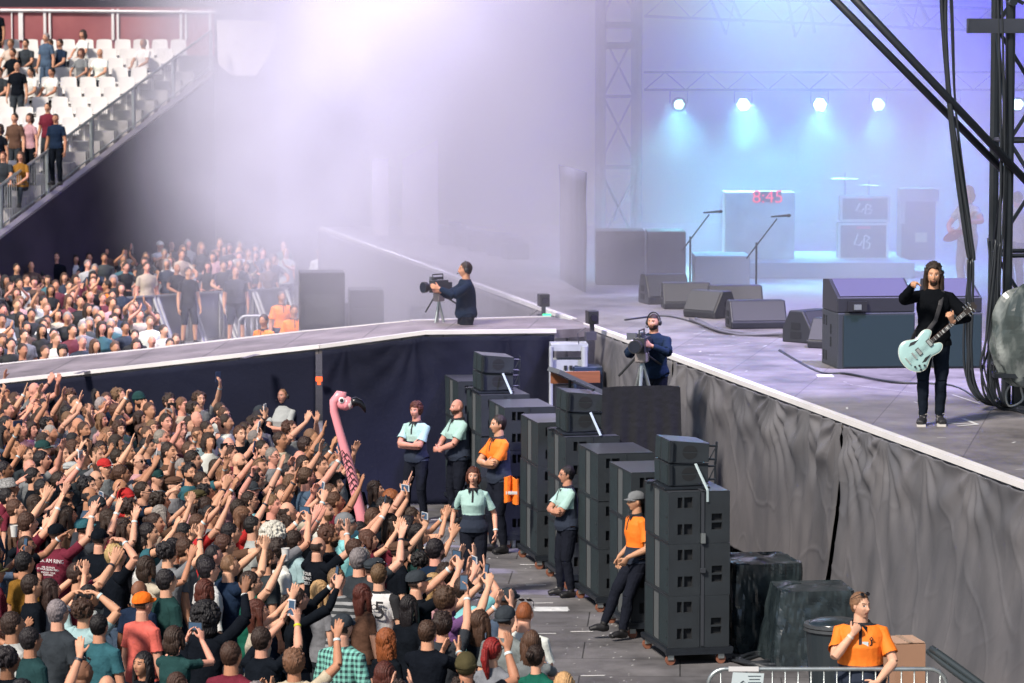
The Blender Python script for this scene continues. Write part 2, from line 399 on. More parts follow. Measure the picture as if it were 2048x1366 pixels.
# ------------------------------------------------------------------ stadium: wall, stand, seats
WALL = ramp_mat('stadium_wall_paint', [(.010, .009, .018), (.020, .016, .030)], .35, rough=.8, bump=.1)
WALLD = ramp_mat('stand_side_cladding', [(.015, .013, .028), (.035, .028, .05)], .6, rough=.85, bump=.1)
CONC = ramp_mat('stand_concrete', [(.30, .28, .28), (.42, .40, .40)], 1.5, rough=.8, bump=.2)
SEAT = mat('seat_plastic', (.66, .64, .62), .45, var=.06, vscale=2)
m = MB(); m.box((0, 97.0, 9), (120, .5, 18)); m.box((-40, 96.7, 7.0), (60, .1, .25))
struct(m.build('stadium_wall', WALL), label='dark purple grey stadium wall behind the stand')
NR = 21
rows = []
for k in range(NR):
    Y = 92 - .8 * k; zt_ = 7.0 - .245 * k; zf = zt_ - .86
    y = HOR + (H - zf) * F / Y; x = 430 - (y - 130) * 1.33
    rows.append((Y, zf, (x - 1024) * Y / F))
m = MB()
for Y, zf, X in rows:
    X2 = X - .32; m.box(((X2 - 40) / 2, Y - .05, zf / 2), (abs(-40 - X2), .8, zf))
stand = m.build('seating_stand', [CONC]); tag(stand, 'stepped concrete stand with rows of white seats at upper left', 'stand')
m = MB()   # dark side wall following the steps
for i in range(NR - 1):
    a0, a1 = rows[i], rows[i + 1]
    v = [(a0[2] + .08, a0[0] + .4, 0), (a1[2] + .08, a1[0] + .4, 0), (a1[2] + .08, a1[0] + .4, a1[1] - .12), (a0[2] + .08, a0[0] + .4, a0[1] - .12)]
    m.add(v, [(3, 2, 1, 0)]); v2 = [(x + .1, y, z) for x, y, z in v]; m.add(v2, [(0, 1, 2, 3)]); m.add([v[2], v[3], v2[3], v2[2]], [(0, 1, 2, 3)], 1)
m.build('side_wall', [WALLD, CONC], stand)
m = MB()   # pale stringer on top of the side wall
m.tube([(X + .14, Y + .4, z - .03) for Y, z, X in rows], (.075, .09), 4); m.build('stair_stringer', mat('stringer', (.36, .33, .36), .7), stand)
# railing along the stair edge
rail = empty('stand_railing', (rows[0][2], rows[0][0], rows[0][1]), 0, 'grey mesh railing sloping down beside the white seats', 'railing')
m = MB(); off = Vector(rail.location)
top = [Vector((X + .10, Y + .4, z + 1.08)) - off for Y, z, X in rows]; bot = [Vector((X + .10, Y + .4, z + .12)) - off for Y, z, X in rows]
m.tube(top, .035, 6); m.tube(bot, .02, 6); m.build('handrail', STEEL, rail)
for i in range(0, NR, 3):
    m = MB(); m.tube([bot[i] - Vector((0, 0, .3)), top[i] + Vector((0, 0, .0))], .05, 6); m.build('post', STEEL, rail)
m = MB()
for i in range(NR - 1):
    for j in range(7):
        t = j / 7; a0 = top[i].lerp(top[i + 1], t); b0 = bot[i].lerp(bot[i + 1], t); m.tube([b0, a0], .009, 4)
o = m.build('mesh_bars', mat('rail_bar', (.30, .32, .33), .5), rail)
# red hoarding with pale frame at the back of the stand
HB = empty('hoarding', (-11, 93.2, 6), 0, 'dull red hoarding in a pale frame behind the top row of seats', 'hoarding')
def rel(p, o): return Vector(p) - Vector(o.location)
yb = 93.2
m = MB(); a0 = PY(-200, 78, yb); c0 = PY(428, 26, yb); a1 = PY(-200, 18, yb)
m.box(rel(((a0.x + c0.x) / 2, yb, (a0.z + a1.z) / 2 - .2), HB), (c0.x - a0.x, .06, abs(a1.z - a0.z) + .5)); m.build('red_panel', ramp_mat('red_board', [(.22, .055, .065), (.32, .10, .105)], .8, rough=.6, bump=0), HB)
for x, w_ in ((24, 2), (42, 9), (90, 5), (100, 4), (226, 5), (236, 4), (362, 5), (372, 4), (420, 5), (-60, 6), (-150, 6)):
    m = MB(); p0 = PY(x, 80, yb - .06); p1 = PY(x, 18, yb - .06); m.box(rel((p0.x, p0.y, (p0.z + p1.z) / 2), HB), (w_ * yb / F, .06, p1.z - p0.z)); m.build('frame_post', WHITEM, HB)
m = MB(); p0 = PY(-200, 19, yb - .1); p1 = PY(432, 25, yb - .1); m.tube([rel(p0, HB), rel(p1, HB)], .045, 4); m.build('top_rail', WHITEM, HB)
# curved white parapet
m = MB(); pp = [PY(x, y, 93) for x, y in ((433, 40), (555, 41), (551, 75), (533, 118), (512, 151), (462, 151), (436, 128))]
n_ = len(pp); vs = [p.to_tuple() for p in pp] + [(p.x, p.y + .6, p.z) for p in pp]
m.add(vs, [tuple(range(n_ - 1, -1, -1)), tuple(range(n_, 2 * n_))] + [(i, (i + 1) % n_, n_ + (i + 1) % n_, n_ + i) for i in range(n_)])
tag(m.build('parapet', ramp_mat('pale_render', [(.62, .57, .54), (.72, .68, .65)], .6, rough=.8, bump=.05)), 'pale curved parapet beside the top of the stand', 'parapet')
m = MB(); cl = [PY(x, y, 96.2) for x, y in ((553, 42), (1180, 42), (1180, 470), (553, 470))]
m.add([p.to_tuple() for p in cl] + [(p.x, p.y + .3, p.z) for p in cl], [(3, 2, 1, 0), (4, 5, 6, 7), (0, 1, 5, 4), (1, 2, 6, 5), (2, 3, 7, 6), (3, 0, 4, 7)])
m.add([PY(x, y, 96).to_tuple() for x, y in ((700, 0), (710, 0), (940, 55), (925, 60))], [(0, 1, 2, 3)])
tag(m.build('tarpaulin', mat('grey_blue_sheet', (.10, .11, .17), .7, var=.2, vscale=.4)), 'large grey blue sheet hanging behind the smoke', 'tarpaulin')
# seats
def seat_mesh():
    mb = MB()
    def back(u, v):
        x = (u - .5) * .46; z = .42 + v * .44; c = 1 - (abs(u - .5) * 2) ** 4 * .12 * v
        return (x * c, .18 + .05 * v + .03 * (abs(u - .5) * 2) ** 2 * -1, z - .03 * (abs(u - .5) * 2) ** 3 * v)
    mb.grid(back, 8, 5); mb.grid(lambda u, v: (lambda p: (p[0], p[1] + .035, p[2]))(back(1 - u, v)), 8, 5)
    for k_ in range(8):
        a_, b_2 = back(k_ / 8, 1), back((k_ + 1) / 8, 1); mb.add([a_, b_2, (b_2[0], b_2[1] + .035, b_2[2]), (a_[0], a_[1] + .035, a_[2])], [(0, 1, 2, 3)])
    mb.ell((0, -.03, .43), (.225, .21, .045), 14, 6); mb.box((0, .12, .22), (.06, .06, .44))
    return mb.mesh('stadium_seat', SEAT)
SM = seat_mesh()
sc_ = 0
for k, (Y, zf, X) in enumerate(rows[:18]):
    x = X - .75 - (k % 2) * .02
    while x > -1100 * Y / F * 1.0:
        o = link('stadium_seat', SM); o.location = (x, Y - .1, zf + .002); o.rotation_euler = (0, 0, random.uniform(-.02, .02))
        tag(o, 'white moulded plastic seat in the upper left stand', 'seat', 'white seats in the stand'); sc_ += 1
        x -= .50
print('seats', sc_)

# far wing drape behind the stage and dark legs
LEG2 = mat('haze_paled_cloth', (.10, .10, .16), .85, var=.5, vscale=1.5, stretch=(3, 3, .3))  # drape cloth paled in its colour to look hazier
LEG = mat('wing_cloth', (.03, .03, .06), .85, var=.3, vscale=.5)
drape('wing_drape', [PY(1240, 100, 92), PY(2300, 100, 92)], 15, .02, Vector((0, -1, 0)), LEG, amp=.12, fold=2.2, nu=160, nv=10, seed=31, flare=.02, wr=.2, label='huge dark blue backdrop in the smoke behind the band', side_off=.15)
b0 = P(1130, 560, ZS); b1 = P(1184, 588, ZS)
drape('wing_drape', [Vector((b0.x, b0.y, 0)), Vector((b1.x, b1.y, 0))], 4.7, ZS + .02, Vector((0, -1, 0)), LEG2, amp=.16, fold=14, nu=120, nv=10, seed=35, flare=.02, wr=.2, label='dark gathered drape beside the hazy far tower', side_off=.1)
# stage roof (unseen; shades the deck, edge cut to let sun on the smoke)
m = MB(); c = E(1350); q = [E(2200) + EN * 2, E(1250) + EN * 1.5, E(1000) - EN * 2, E(640) - EN * 5, E(640) - EN * 30, E(2200) - EN * 30]
m.prism([(p.x, p.y) for p in q], 17.5, 18.2); struct(m.build('stage_roof', BLACKM), label='dark stage roof above the frame')
# ------------------------------------------------------------------ truss towers and rigging
def truss_tower(name, base, w_, d_, h, label, matl, r=.06, bay=1.5, rot=0.0, braces=True):
    t = empty(name, base, rot, label, 'truss tower')
    cs = [(-w_ / 2, -d_ / 2), (w_ / 2, -d_ / 2), (w_ / 2, d_ / 2), (-w_ / 2, d_ / 2)]
    for x, y in cs:
        m = MB(); m.tube([(x, y, 0), (x, y, h)], r, 10); m.build('upright', matl, t, smooth=False)
    m = MB(); z = .45; k = 0
    while z < h:
        for i in range(4):
            a, b = cs[i], cs[(i + 1) % 4]
            m.tube([(a[0], a[1], z), (b[0], b[1], z)], r * .5, 6)
            if z + bay < h:
                if (i + k) % 2: a, b = b, a
                m.tube([(a[0], a[1], z), (b[0], b[1], z + bay)], r * .42, 6)
        z += bay; k += 1
    m.build('bracing', matl, t); return t
tb = P(2068, 806, ZS)
tw = truss_tower('truss_tower', tb, .86, .9, 11, 'tall black truss tower at the right edge of the stage', BLACKM, r=.058, bay=1.35, rot=.05)
m = MB()
for z in (5.05, 4.5): m.box((0, -.5, z), (1.9, .12, .17))
m.build('cross_beam', mat('beam_grey', (.03, .035, .05), .5, var=.2), tw)
m = MB()
for z, x in ((4.78, -.43), (4.78, .0), (4.72, .43)):
    m.tube([(x, -.62, z), (x, -.40, z)], .05, 8); m.tube([(x - .07, -.6, z + .08), (x + .12, -.6, z - .02)], .025, 6)
m.build('clamp', BLACKM, tw)
# far left tower in the smoke
tb2 = PY(1236, 575, 67.5); tb2.z = ZS
t2 = truss_tower('truss_tower', tb2, .72, .8, 11, 'pale hazy truss tower behind the dark gathered drape', mat('haze_paled_steel', (.13, .12, .18), .5), r=.06, bay=1.4, rot=.1)  # steel lightened so that haze is put into its colour
m = MB()
for z in (4.65, 4.25): m.box((0, -.42, z - .0), (.6, .2, .14))
m.build('cross_beam', BLACKM, t2)
# diagonal stays
def stay(p0, p1, r, label, name='guy_cable'):
    m = MB(); m.tube([p0, p1], r, 8); o = m.build(name, mat('stay_black', (.012, .016, .024), .5), smooth=True); tag(o, label, 'cable'); return o
Yt = tb.y
stay(PY(1640, -30, Yt - 1.5), PY(2010, 345, Yt - .4), .045, 'lower black diagonal stay running down to the right tower')
stay(PY(1678, -35, Yt - 1.5), PY(2055, 365, Yt - .5), .048, 'upper black diagonal stay running down to the right tower')
# hanging multicore bundles
RUB = mat('cable_rubber', (.018, .022, .028), .45, var=.2)
def path(name, label, pts, n=5, spread=.03, r=.013, Y=None, col=None, seed=0, cat='cable'):
    rnd = random.Random(seed); m = MB()
    for k in range(n):
        ox, oy = rnd.uniform(-1, 1) * spread, rnd.uniform(-1, 1) * spread; ph = rnd.uniform(0, 6)
        P_ = []
        for i in range(len(pts) - 1):
            for j in range(5):
                t = j / 5; p = [Vector(pts[max(i - 1, 0)]), Vector(pts[i]), Vector(pts[i + 1]), Vector(pts[min(i + 2, len(pts) - 1)])]
                q = .5 * ((2 * p[1]) + (-p[0] + p[2]) * t + (2 * p[0] - 5 * p[1] + 4 * p[2] - p[3]) * t * t + (-p[0] + 3 * p[1] - 3 * p[2] + p[3]) * t ** 3)
                s_ = i + t; P_.append(q + Vector((ox + spread * .5 * math.sin(s_ * 1.3 + ph), oy, spread * .4 * math.cos(s_ * 1.7 + ph))))
        P_.append(Vector(pts[-1]) + Vector((ox, oy, 0)))
        m.tube(P_, r * rnd.uniform(.8, 1.25), 6)
    o = m.build(name, col or RUB, smooth=True); tag(o, label, cat); return o
Yc = Yt - .9
pw = lambda x, y, Y=None: PY(x, y, Y or Yc)
path('cable_bundle', 'thick black cable bundle hanging left of the right tower', [pw(1888, -30), pw(1890, 60), pw(1899, 200), pw(1915, 330), pw(1936, 470), pw(1944, 520)], n=7, spread=.028, r=.02, seed=1)
path('cable_bundle', 'thin pair of cables hanging beside the thick bundle', [pw(1900, -30), pw(1903, 60), pw(1908, 200), pw(1922, 330), pw(1940, 460), pw(1947, 520)], n=2, spread=.015, r=.014, seed=2)
path('cable_bundle', 'loose cables falling past the raised guitar headstock to the deck', [pw(1942, 520), pw(1938, 600), pw(1936, 700), pw(1940, 760), pw(1965, 800, Yc), P(2010, 812, ZS + .03), P(2075, 830, ZS + .03)], n=7, spread=.05, r=.013, seed=3)
path('cable_bundle', 'tangled cables running down inside the right tower', [pw(1992, 480), pw(1990, 560), pw(1984, 680), pw(1975, 740), pw(1990, 800), P(2020, 815, ZS + .03), P(2080, 822, ZS + .04)], n=8, spread=.08, r=.012, seed=4)
path('cable_bundle', 'straight cables strapped along the middle of the tower', [PY(1998, -40, Yt - .6), PY(2000, 200, Yt - .6), PY(1996, 400, Yt - .6), PY(1992, 560, Yt - .6), PY(1998, 700, Yt - .6)], n=3, spread=.05, r=.013, seed=5)
path('cable_coil', 'pale cable loop hanging below the grey cover', [PY(2030, 760, Yt - .9), PY(2012, 785, Yt - .9), PY(2018, 812, Yt - .9), PY(2045, 800, Yt - .9), PY(2042, 770, Yt - .9), PY(2060, 740, Yt - .9)], n=1, spread=0, r=.014, seed=6, col=mat('pale_cable', (.35, .36, .36), .5))
# grey rain cover over equipment beside the tower
COVER = ramp_mat('silver_tarp', [(.05, .065, .065), (.30, .33, .32)], 3.2, rough=.3, bump=.9, stretch=(1, 1, .5), lo=.42, hi=.62)
m = MB(); c = PY(2062, 672, Yt - 1.0)
def cov(u, v):
    th = u * 2 * math.pi; ph = -math.pi / 2 + v * math.pi
    r = .52 * (1 + .22 * noise.noise(Vector((math.cos(th) * 1.7, math.sin(th) * 1.7, v * 3)))) + .05 * abs(noise.noise(Vector((th * 2.1, v * 7, 2))))
    return (c.x + r * math.cos(ph) * math.cos(th) * .9, c.y + r * math.cos(ph) * math.sin(th) * .6, c.z + r * 1.05 * math.sin(ph))
m.grid(cov, 60, 36); tag(m.build('rain_cover', COVER), 'crumpled silver grey rain cover tied beside the right tower', 'cover')
m = MB(); b = P(2040, 815, ZS)
m.tube([(b.x, b.y, ZS), (b.x, b.y, c.z)], .1, 10); m.box((b.x, b.y, ZS + .03), (.5, .5, .06)); m.box((c.x, c.y, c.z - .45), (.9, .4, .05))
tag(m.build('equipment_stand', BLACKM), 'black equipment stand under the silver grey rain cover', 'stand')

# LED lamps on the upstage truss
LED = emis('led_cyan', (.45, 1.0, 1.0), 30.0)
Yl = 66.0; tz = PY(1640, 209, Yl).z
m = MB()
x0, x1 = PY(1290, 209, Yl).x, PY(2350, 209, Yl).x
for dz in (.28, .62):
    for dy in (0, .3): m.tube([(x0, Yl + .3 + dy, tz + dz), (x1, Yl + .3 + dy, tz + dz)], .025, 6)
xx = x0; k = 0
while xx < x1 - .4:
    m.tube([(xx, Yl + .3, tz + .28 + .34 * (k % 2)), (xx + .4, Yl + .3, tz + .62 - .34 * (k % 2))], .014, 5); xx += .4; k += 1
tag(m.build('lighting_truss', BLACKM), 'horizontal truss carrying the row of cyan lamps', 'truss')
for k2, (pxa, pya, pxb, pyb) in enumerate(((1290, 10, 1980, 40), (1430, -30, 1470, 60), (1590, -30, 1610, 70), (1800, -30, 1840, 50))):
    a_, b_ = PY(pxa, pya, 67), PY(pxb, pyb, 67.5); m = MB(); d_ = (b_ - a_).normalized(); s2 = Vector((-d_.z, 0, d_.x)) * .22; n2 = int((b_ - a_).length / .45)
    for sg in (-1, 1): m.tube([a_ + s2 * sg, b_ + s2 * sg], .035, 6)
    for q2 in range(n2): m.tube([a_.lerp(b_, q2 / n2) + s2 * (1 if q2 % 2 else -1), a_.lerp(b_, (q2 + 1) / n2) + s2 * (-1 if q2 % 2 else 1)], .018, 5)
    tag(m.build('roof_truss', BLACKM), ['long roof truss crossing above the cyan lamps', 'short hanging truss above the left cyan lamps', 'short hanging truss above the red clock', 'short hanging truss near the black diagonal stays'][k2], 'truss')
for i, (px, s_) in enumerate(((1358, .8), (1487, 1.05), (1640, 1.05), (1757, 1.05), (1905, .9), (2036, .9))):
    L = PY(px, 209, Yl)
    lab = ['leftmost cyan stage lamp, beside the hazy left tower', 'second cyan stage lamp, above the left microphone stand', 'cyan stage lamp above the red clock', 'cyan stage lamp above the framed amplifiers',
           'cyan stage lamp shining behind the hanging cable bundle', 'cyan stage lamp seen through the right truss tower'][i]
    t = empty('stage_lamp', L, 0, lab, 'stage lamp', 'cyan lamps on the stage truss')
    m = MB(); m.tube([(0, .02, 0), (0, .26, .0)], [.15, .10], 16); m.tube([(-.17, .1, .02), (-.17, .1, .26), (.17, .1, .26), (.17, .1, .02)], .014, 6); m.build('housing', BLACK, t)
    m = MB(); R_ = .026
    for q in range(-2, 3):
        for r_ in range(-2, 3):
            if abs(q + r_) > 2: continue
            x = (q + r_ * .5) * .050; z = r_ * .043; m.tube([(x * s_, 0, z * s_), (x * s_, .02, z * s_)], .0165 * s_, 8)
    m.build('led_cluster', LED, t)
    if i < 5: spot('stage_lamp_beam', L + Vector((0, -.06, 0)), L + Vector((.3 if i % 2 else -.2, -2.2, -4.6)), 1500, (.25, .85, 1.0), 100, 1.0, .3).parent = None

# ------------------------------------------------------------------ subwoofer line
SROT = math.atan2(.206, 1)
sub_near = [(1338, 984), (1262, 945), (1197, 907), (1133, 874), (1075, 845), (1011, 815), (962, 790), (916, 763)]
BD, BW, BH = .70, 1.10, .585
TOPM = mat('cabinet_top_sheen', (.05, .055, .065), .30, bump=.06, bscale=60, var=.2, vscale=5, spec=.9)  # reflected smoke light on the tops, put into a paler glossier colour
def sub_meshes():
    m = MB(); g = MB(); pt = MB()
    e = .02
    # shell: side facing the camera (y=0) with handle pockets, other sides plain
    holes = [(.10, .10, .155, .22), (.175, .10, .27, .22), (.10, .40, .155, .52), (.175, .40, .27, .52), (.49, .15, .61, .23), (.49, .25, .61, .33)]
    m.holed((0, 0, 0), (1, 0, 0), (0, 0, 1), (0, -1, 0), BD, BH - .006, holes, .045, 0, 1)
    m.holed((BD, BW, 0), (-1, 0, 0), (0, 0, 1), (0, 1, 0), BD, BH - .006, holes, .045, 0, 1)
    z1 = BH - .006
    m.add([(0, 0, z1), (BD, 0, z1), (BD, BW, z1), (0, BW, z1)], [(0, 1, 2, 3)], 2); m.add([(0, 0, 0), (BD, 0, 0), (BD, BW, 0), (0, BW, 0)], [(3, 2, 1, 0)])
    m.add([(BD, 0, 0), (BD, BW, 0), (BD, BW, z1), (BD, 0, z1)], [(0, 1, 2, 3)])
    # front frame
    fr = [(0, 0, e), (.335, .36), (.62, .645), (BW - e, BW)]
    m.holed((0, BW, 0), (0, -1, 0), (0, 0, 1), (-1, 0, 0), BW, z1, [(e, e, .40, z1 - e), (.42, e, .66, z1 - e), (.68, e, BW - e, z1 - e)], .03, 0, 1)
    # proud ridge near the top edges
    m.box((BD / 2, .006, z1 + .0), (BD - .02, .012, .008)); m.box((BD * .5, -.004, BH * .5), (.012, .012, BH - .03))
    g2 = MB()
    for y0, y1, gg in ((e, .40, g), (.68, BW - e, g2)):
        gg.box((.012, BW - (y0 + y1) / 2, z1 / 2), (.02, y1 - y0 - .004, z1 - 2 * e - .004))
    pt.box((.02, BW - .54, z1 / 2), (.02, .236, z1 - 2 * e - .004)); pt.add([(.008, BW - .42, .03), (.03, BW - .54, .03), (.03, BW - .54, z1 - .03), (.008, BW - .42, z1 - .03)], [(0, 1, 2, 3)])
    for zz in (.12, .30): m.tube([(-.004, .10, zz), (.01, .10, zz)], .018, 10)
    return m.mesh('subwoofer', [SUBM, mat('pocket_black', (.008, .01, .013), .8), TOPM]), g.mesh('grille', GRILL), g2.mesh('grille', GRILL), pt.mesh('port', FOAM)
SUBME = sub_meshes()
WHEELM = mat('caster_rubber', (.22, .085, .05), .6, var=.2)
def make_dolly():
    m = MB(); m.box((BD / 2, BW / 2, .165), (BD + .08, BW + .06, .045)); 
    for y in (.0, BW): m.box((BD / 2, y, .13), (BD + .06, .07, .03))
    r = link('wheeled_dolly', m.mesh('wheeled_dolly', BLACKM))
    for x, y in ((.06, .02), (BD - .06, .02), (.06, BW - .02), (BD - .06, BW - .02)):
        c_ = MB(); c_.box((x, y, .125), (.10, .09, .012)); c_.box((x - .035, y - .034, .095), (.07, .006, .07)); c_.box((x - .035, y + .034, .095), (.07, .006, .07)); cc = c_.build('caster', STEEL, r)
        w2 = MB(); w2.tube([(x - .035, y - .022, .055), (x - .035, y + .022, .055)], .055, 14); w2.build('wheel', WHEELM, cc)
    return r
ordn = ['nearest stack beside the cardboard box side', 'second stack from the camera', 'third stack from the camera', 'fourth stack from the camera', 'fifth stack from the camera', 'third stack from the runway drape', 'second stack from the runway drape', 'stack touching the runway drape']
dolly0 = None; strapm = mat('ratchet_strap', (.03, .035, .045), .7); pstrap = mat('pale_strap', (.30, .38, .40), .6)
def loc2w(base, v, rot): c_, s_ = math.cos(rot), math.sin(rot); return Vector((base.x + v[0] * c_ - v[1] * s_, base.y + v[0] * s_ + v[1] * c_, base.z + v[2]))
stk_base = []
for i, (px, py) in enumerate(sub_near):
    zb = .19; top = zb + 3 * BH; p = P(px, py, top); base = Vector((p.x, p.y, 0)); stk_base.append(base)
    d = make_dolly() if i == 0 else copy_tree(dolly0)
    if i == 0: dolly0 = d
    d.location = base; d.rotation_euler = (0, 0, SROT)
    tag(d, ['wheeled dolly under the nearest loudspeaker stack', 'wheeled dolly under the stack the capped guard leans on', 'wheeled dolly under the stack behind the guard with glasses', 'wheeled dolly under the fourth stack from the camera',
            'wheeled dolly under the fifth stack from the camera', 'wheeled dolly under the stack behind the orange shirt guard', 'wheeled dolly under the stack behind the bald guard', 'wheeled dolly under the stack nearest the runway drape'][i], 'dolly', 'dollies under the loudspeaker stacks')
    lay = ['bottom', 'middle', 'top']
    where = ['in the nearest stack, left of the orange shirted guard by the barrier', 'in the stack the capped guard leans on', 'in the stack behind the guard with glasses', 'in the fourth stack from the camera',
             'in the fifth stack from the camera', 'in the stack behind the standing orange guard', 'in the stack behind the bald guard', 'in the farthest stack by the runway drape'][i]
    for k in range(3):
        o = link('subwoofer', SUBME[0]); link('grille', SUBME[1], o); link('grille', SUBME[2], o); link('port', SUBME[3], o)
        jx = random.uniform(-.008, .008); q = loc2w(base, (jx, random.uniform(-.01, .01), zb + k * BH), SROT); o.location = q; o.rotation_euler = (0, 0, SROT + random.uniform(-.004, .004))
        tag(o, lay[k] + ' black subwoofer ' + where, 'subwoofer', 'subwoofers stacked along the pit')
    if i in (0,):
        m = MB(); m.box((BD * .55, -.012, top / 2 + .1), (.035, .006, top - .22)); m.box((BD * .55, .45, top + .006), (.035, .95, .006)); m.box((BD * .55, -.03, 1.42), (.05, .03, .11), 1); m.box((BD * .55, -.03, 1.06), (.055, .03, .05)); 
        o = m.build('ratchet_strap', [strapm, STEEL]); o.location = base; o.rotation_euler = (0, 0, SROT); tag(o, 'black ratchet strap down the side of the nearest loudspeaker stack', 'strap')
def small_cab():
    W_, D_, H_ = .62, .46, .25
    m = MB(); v = [(0, 0, 0), (D_, .0, .02), (D_, W_, .02), (0, W_, 0), (0, 0, H_), (D_, .0, H_ - .02), (D_, W_, H_ - .02), (0, W_, H_)]
    m.add(v, [(3, 2, 1, 0), (1, 2, 6, 5), (0, 1, 5, 4), (2, 3, 7, 6), (0, 4, 7, 3)]); m.add(v, [(4, 5, 6, 7)], 1)
    hs_ = []
    for sgn in (1, -1):
        h = MB(); hs_.append(h)
        pts = [(D_ * .52 + .085 * math.cos(a), -.003, .125 + sgn * (.008 + .07 * math.sin(a))) for a in [math.pi * t / 10 for t in range(11)]]
        h.add(pts, [tuple(range(11)) if sgn > 0 else tuple(range(10, -1, -1))])  # flat near-black half round, painted as the shade of a handle cutout
    fr = MB(); fr.box((.03, -.018, .125), (.03, .03, .23)); fr.box((D_ / 2, -.006, .006), (D_, .03, .010)); fr.tube([(.03, -.03, .02), (.03, -.03, .23)], .012, 6)
    for z in (.05, .2): fr.tube([(D_, .03, z), (D_ + .10, .03, z)], .013, 6)
    fr.tube([(D_ + .09, .03, .0), (D_ + .09, .03, .25)], .014, 6); fr.tube([(D_, .03, .02), (D_ + .09, .03, .2)], .008, 5)
    g = MB(); g.box((-.004, W_ * .25, .125), (.012, W_ * .44, .225)); g.box((-.004, W_ * .78, .125), (.012, W_ * .36, .225))
    return m.mesh('line_array_speaker', [SUBM, TOPM]), [h.mesh('dark_handle_patch', mat('pocket_black', (0, 0, 0))) for h in hs_], fr.mesh('rigging_frame', BLACKM), g.mesh('grille', GRILL)
SC_ = small_cab()
for i, w_ in ((0, 'on the nearest subwoofer stack'), (3, 'on the fourth subwoofer stack from the camera'), (6, 'on the stack by the bald guard')):
    base = stk_base[i]; top = .19 + 3 * BH
    m = MB(); m.box((.25, .55, .012), (.52, .80, .02)); m.box((-.02, .75, .015), (.12, .10, .03)); o = m.build('base_plate', BLACKM); o.location = loc2w(base, (0, 0, top + .002), SROT); o.rotation_euler = (0, 0, SROT); tag(o, 'flat black mounting plate ' + w_, 'mounting plate')
    for k in range(2):
        o = link('line_array_speaker', SC_[0]); [link('dark_handle_patch', q_, o) for q_ in SC_[1]]; link('rigging_frame', SC_[2], o); link('grille', SC_[3], o)
        o.location = loc2w(base, (.06, .26, top + .03 + k * .262), SROT); o.rotation_euler = (0, (-.02, .05)[k], SROT)
        tag(o, ('lower' if k == 0 else 'upper') + ' small line array speaker ' + w_, 'loudspeaker', 'small loudspeakers on the subwoofer stacks')
    m = MB(); a = loc2w(base, (.36, .22, top + .28), SROT); b = loc2w(base, (.44, -.01, top + .01), SROT); m.tube([a, b], (.015, .004), 4)
    if i == 0: m.tube([b, loc2w(base, (.44, -.015, top - .12), SROT)], (.014, .004), 4)
    tag(m.build('lashing_strap', pstrap), 'pale lashing strap over the small speakers ' + w_, 'strap')

# ------------------------------------------------------------------ stage monitors, side fills, stands
MONT = mat('monitor_grille', (.045, .047, .052), .6, bump=.3, bscale=200)
MONP = mat('monitor_paint', (.020, .022, .028), .5, bump=.2, bscale=120)
def wedge(px, py, w_, rot, label, s=1.0):
    t = link('stage_monitor', None) if False else empty('stage_monitor', P(px, py, ZS), rot, label, 'stage monitor', 'wedge monitors on the stage')
    W_, D_, H_ = w_, .52 * s, .42 * s
    prof = [(-D_ / 2, 0), (D_ / 2, 0), (D_ / 2 + .02, .10 * s), (D_ * .16, H_), (-D_ * .28, H_), (-D_ / 2, H_ * .42)]   # y,z ; front slope faces -y
    prof = [(-y, z) for y, z in prof]
    m = MB(); n_ = len(prof); vs = [(-W_ / 2, y, z) for y, z in prof] + [(W_ / 2, y, z) for y, z in prof]
    m.add(vs, [tuple(range(n_ - 1, -1, -1)), tuple(range(n_, 2 * n_))] + [(i, (i + 1) % n_, n_ + (i + 1) % n_, n_ + i) for i in range(n_)])
    m.build('cabinet', MONP, t, bevel=.02)
    a, b = Vector((0, prof[2][0], prof[2][1])), Vector((0, prof[3][0], prof[3][1])); mid = (a + b) / 2; d = (b - a).normalized(); nrm = Vector((0, d.z * -1, d.y)) if True else None
    if nrm.y > 0: nrm = -nrm
    M_ = Matrix((Vector((1, 0, 0)), d, nrm)).transposed(); g_ = MB(); g_.box(mid + nrm * .008, (W_ - .06, (b - a).length - .05, .012), 0, M_); g_.build('grille', MONT, t)
    for sx in (-1, 1):
        for z in (.10, .22): h = MB(); h.box((sx * (W_ / 2 + .001), .03, z * s), (.012, .20 * s - z * .25, .085 * s)); h.build('dark_handle_patch', mat('pocket_black', (0, 0, 0)), t)  # near-black box on the surface, recess shade put into its colour
    return t
wedge(1328, 606, .72, .25, 'leftmost stage monitor wedge, farthest up stage', 1.15)
wedge(1372, 616, .78, .05, 'monitor wedge just in front of the left microphone stand')
wedge(1420, 634, .66, -.75, 'turned monitor wedge in the middle of the row')
wedge(1470, 622, .85, .1, 'red lit monitor wedge behind the row', 1.0)
wedge(1512, 655, .86, .12, 'wide monitor wedge in front of the right microphone stand')
wedge(1622, 683, .62, .8, 'monitor wedge alone left of the big side fill', 1.1)
wedge(1668, 695, .60, -.5, 'dark monitor wedge tucked against the big side fill')
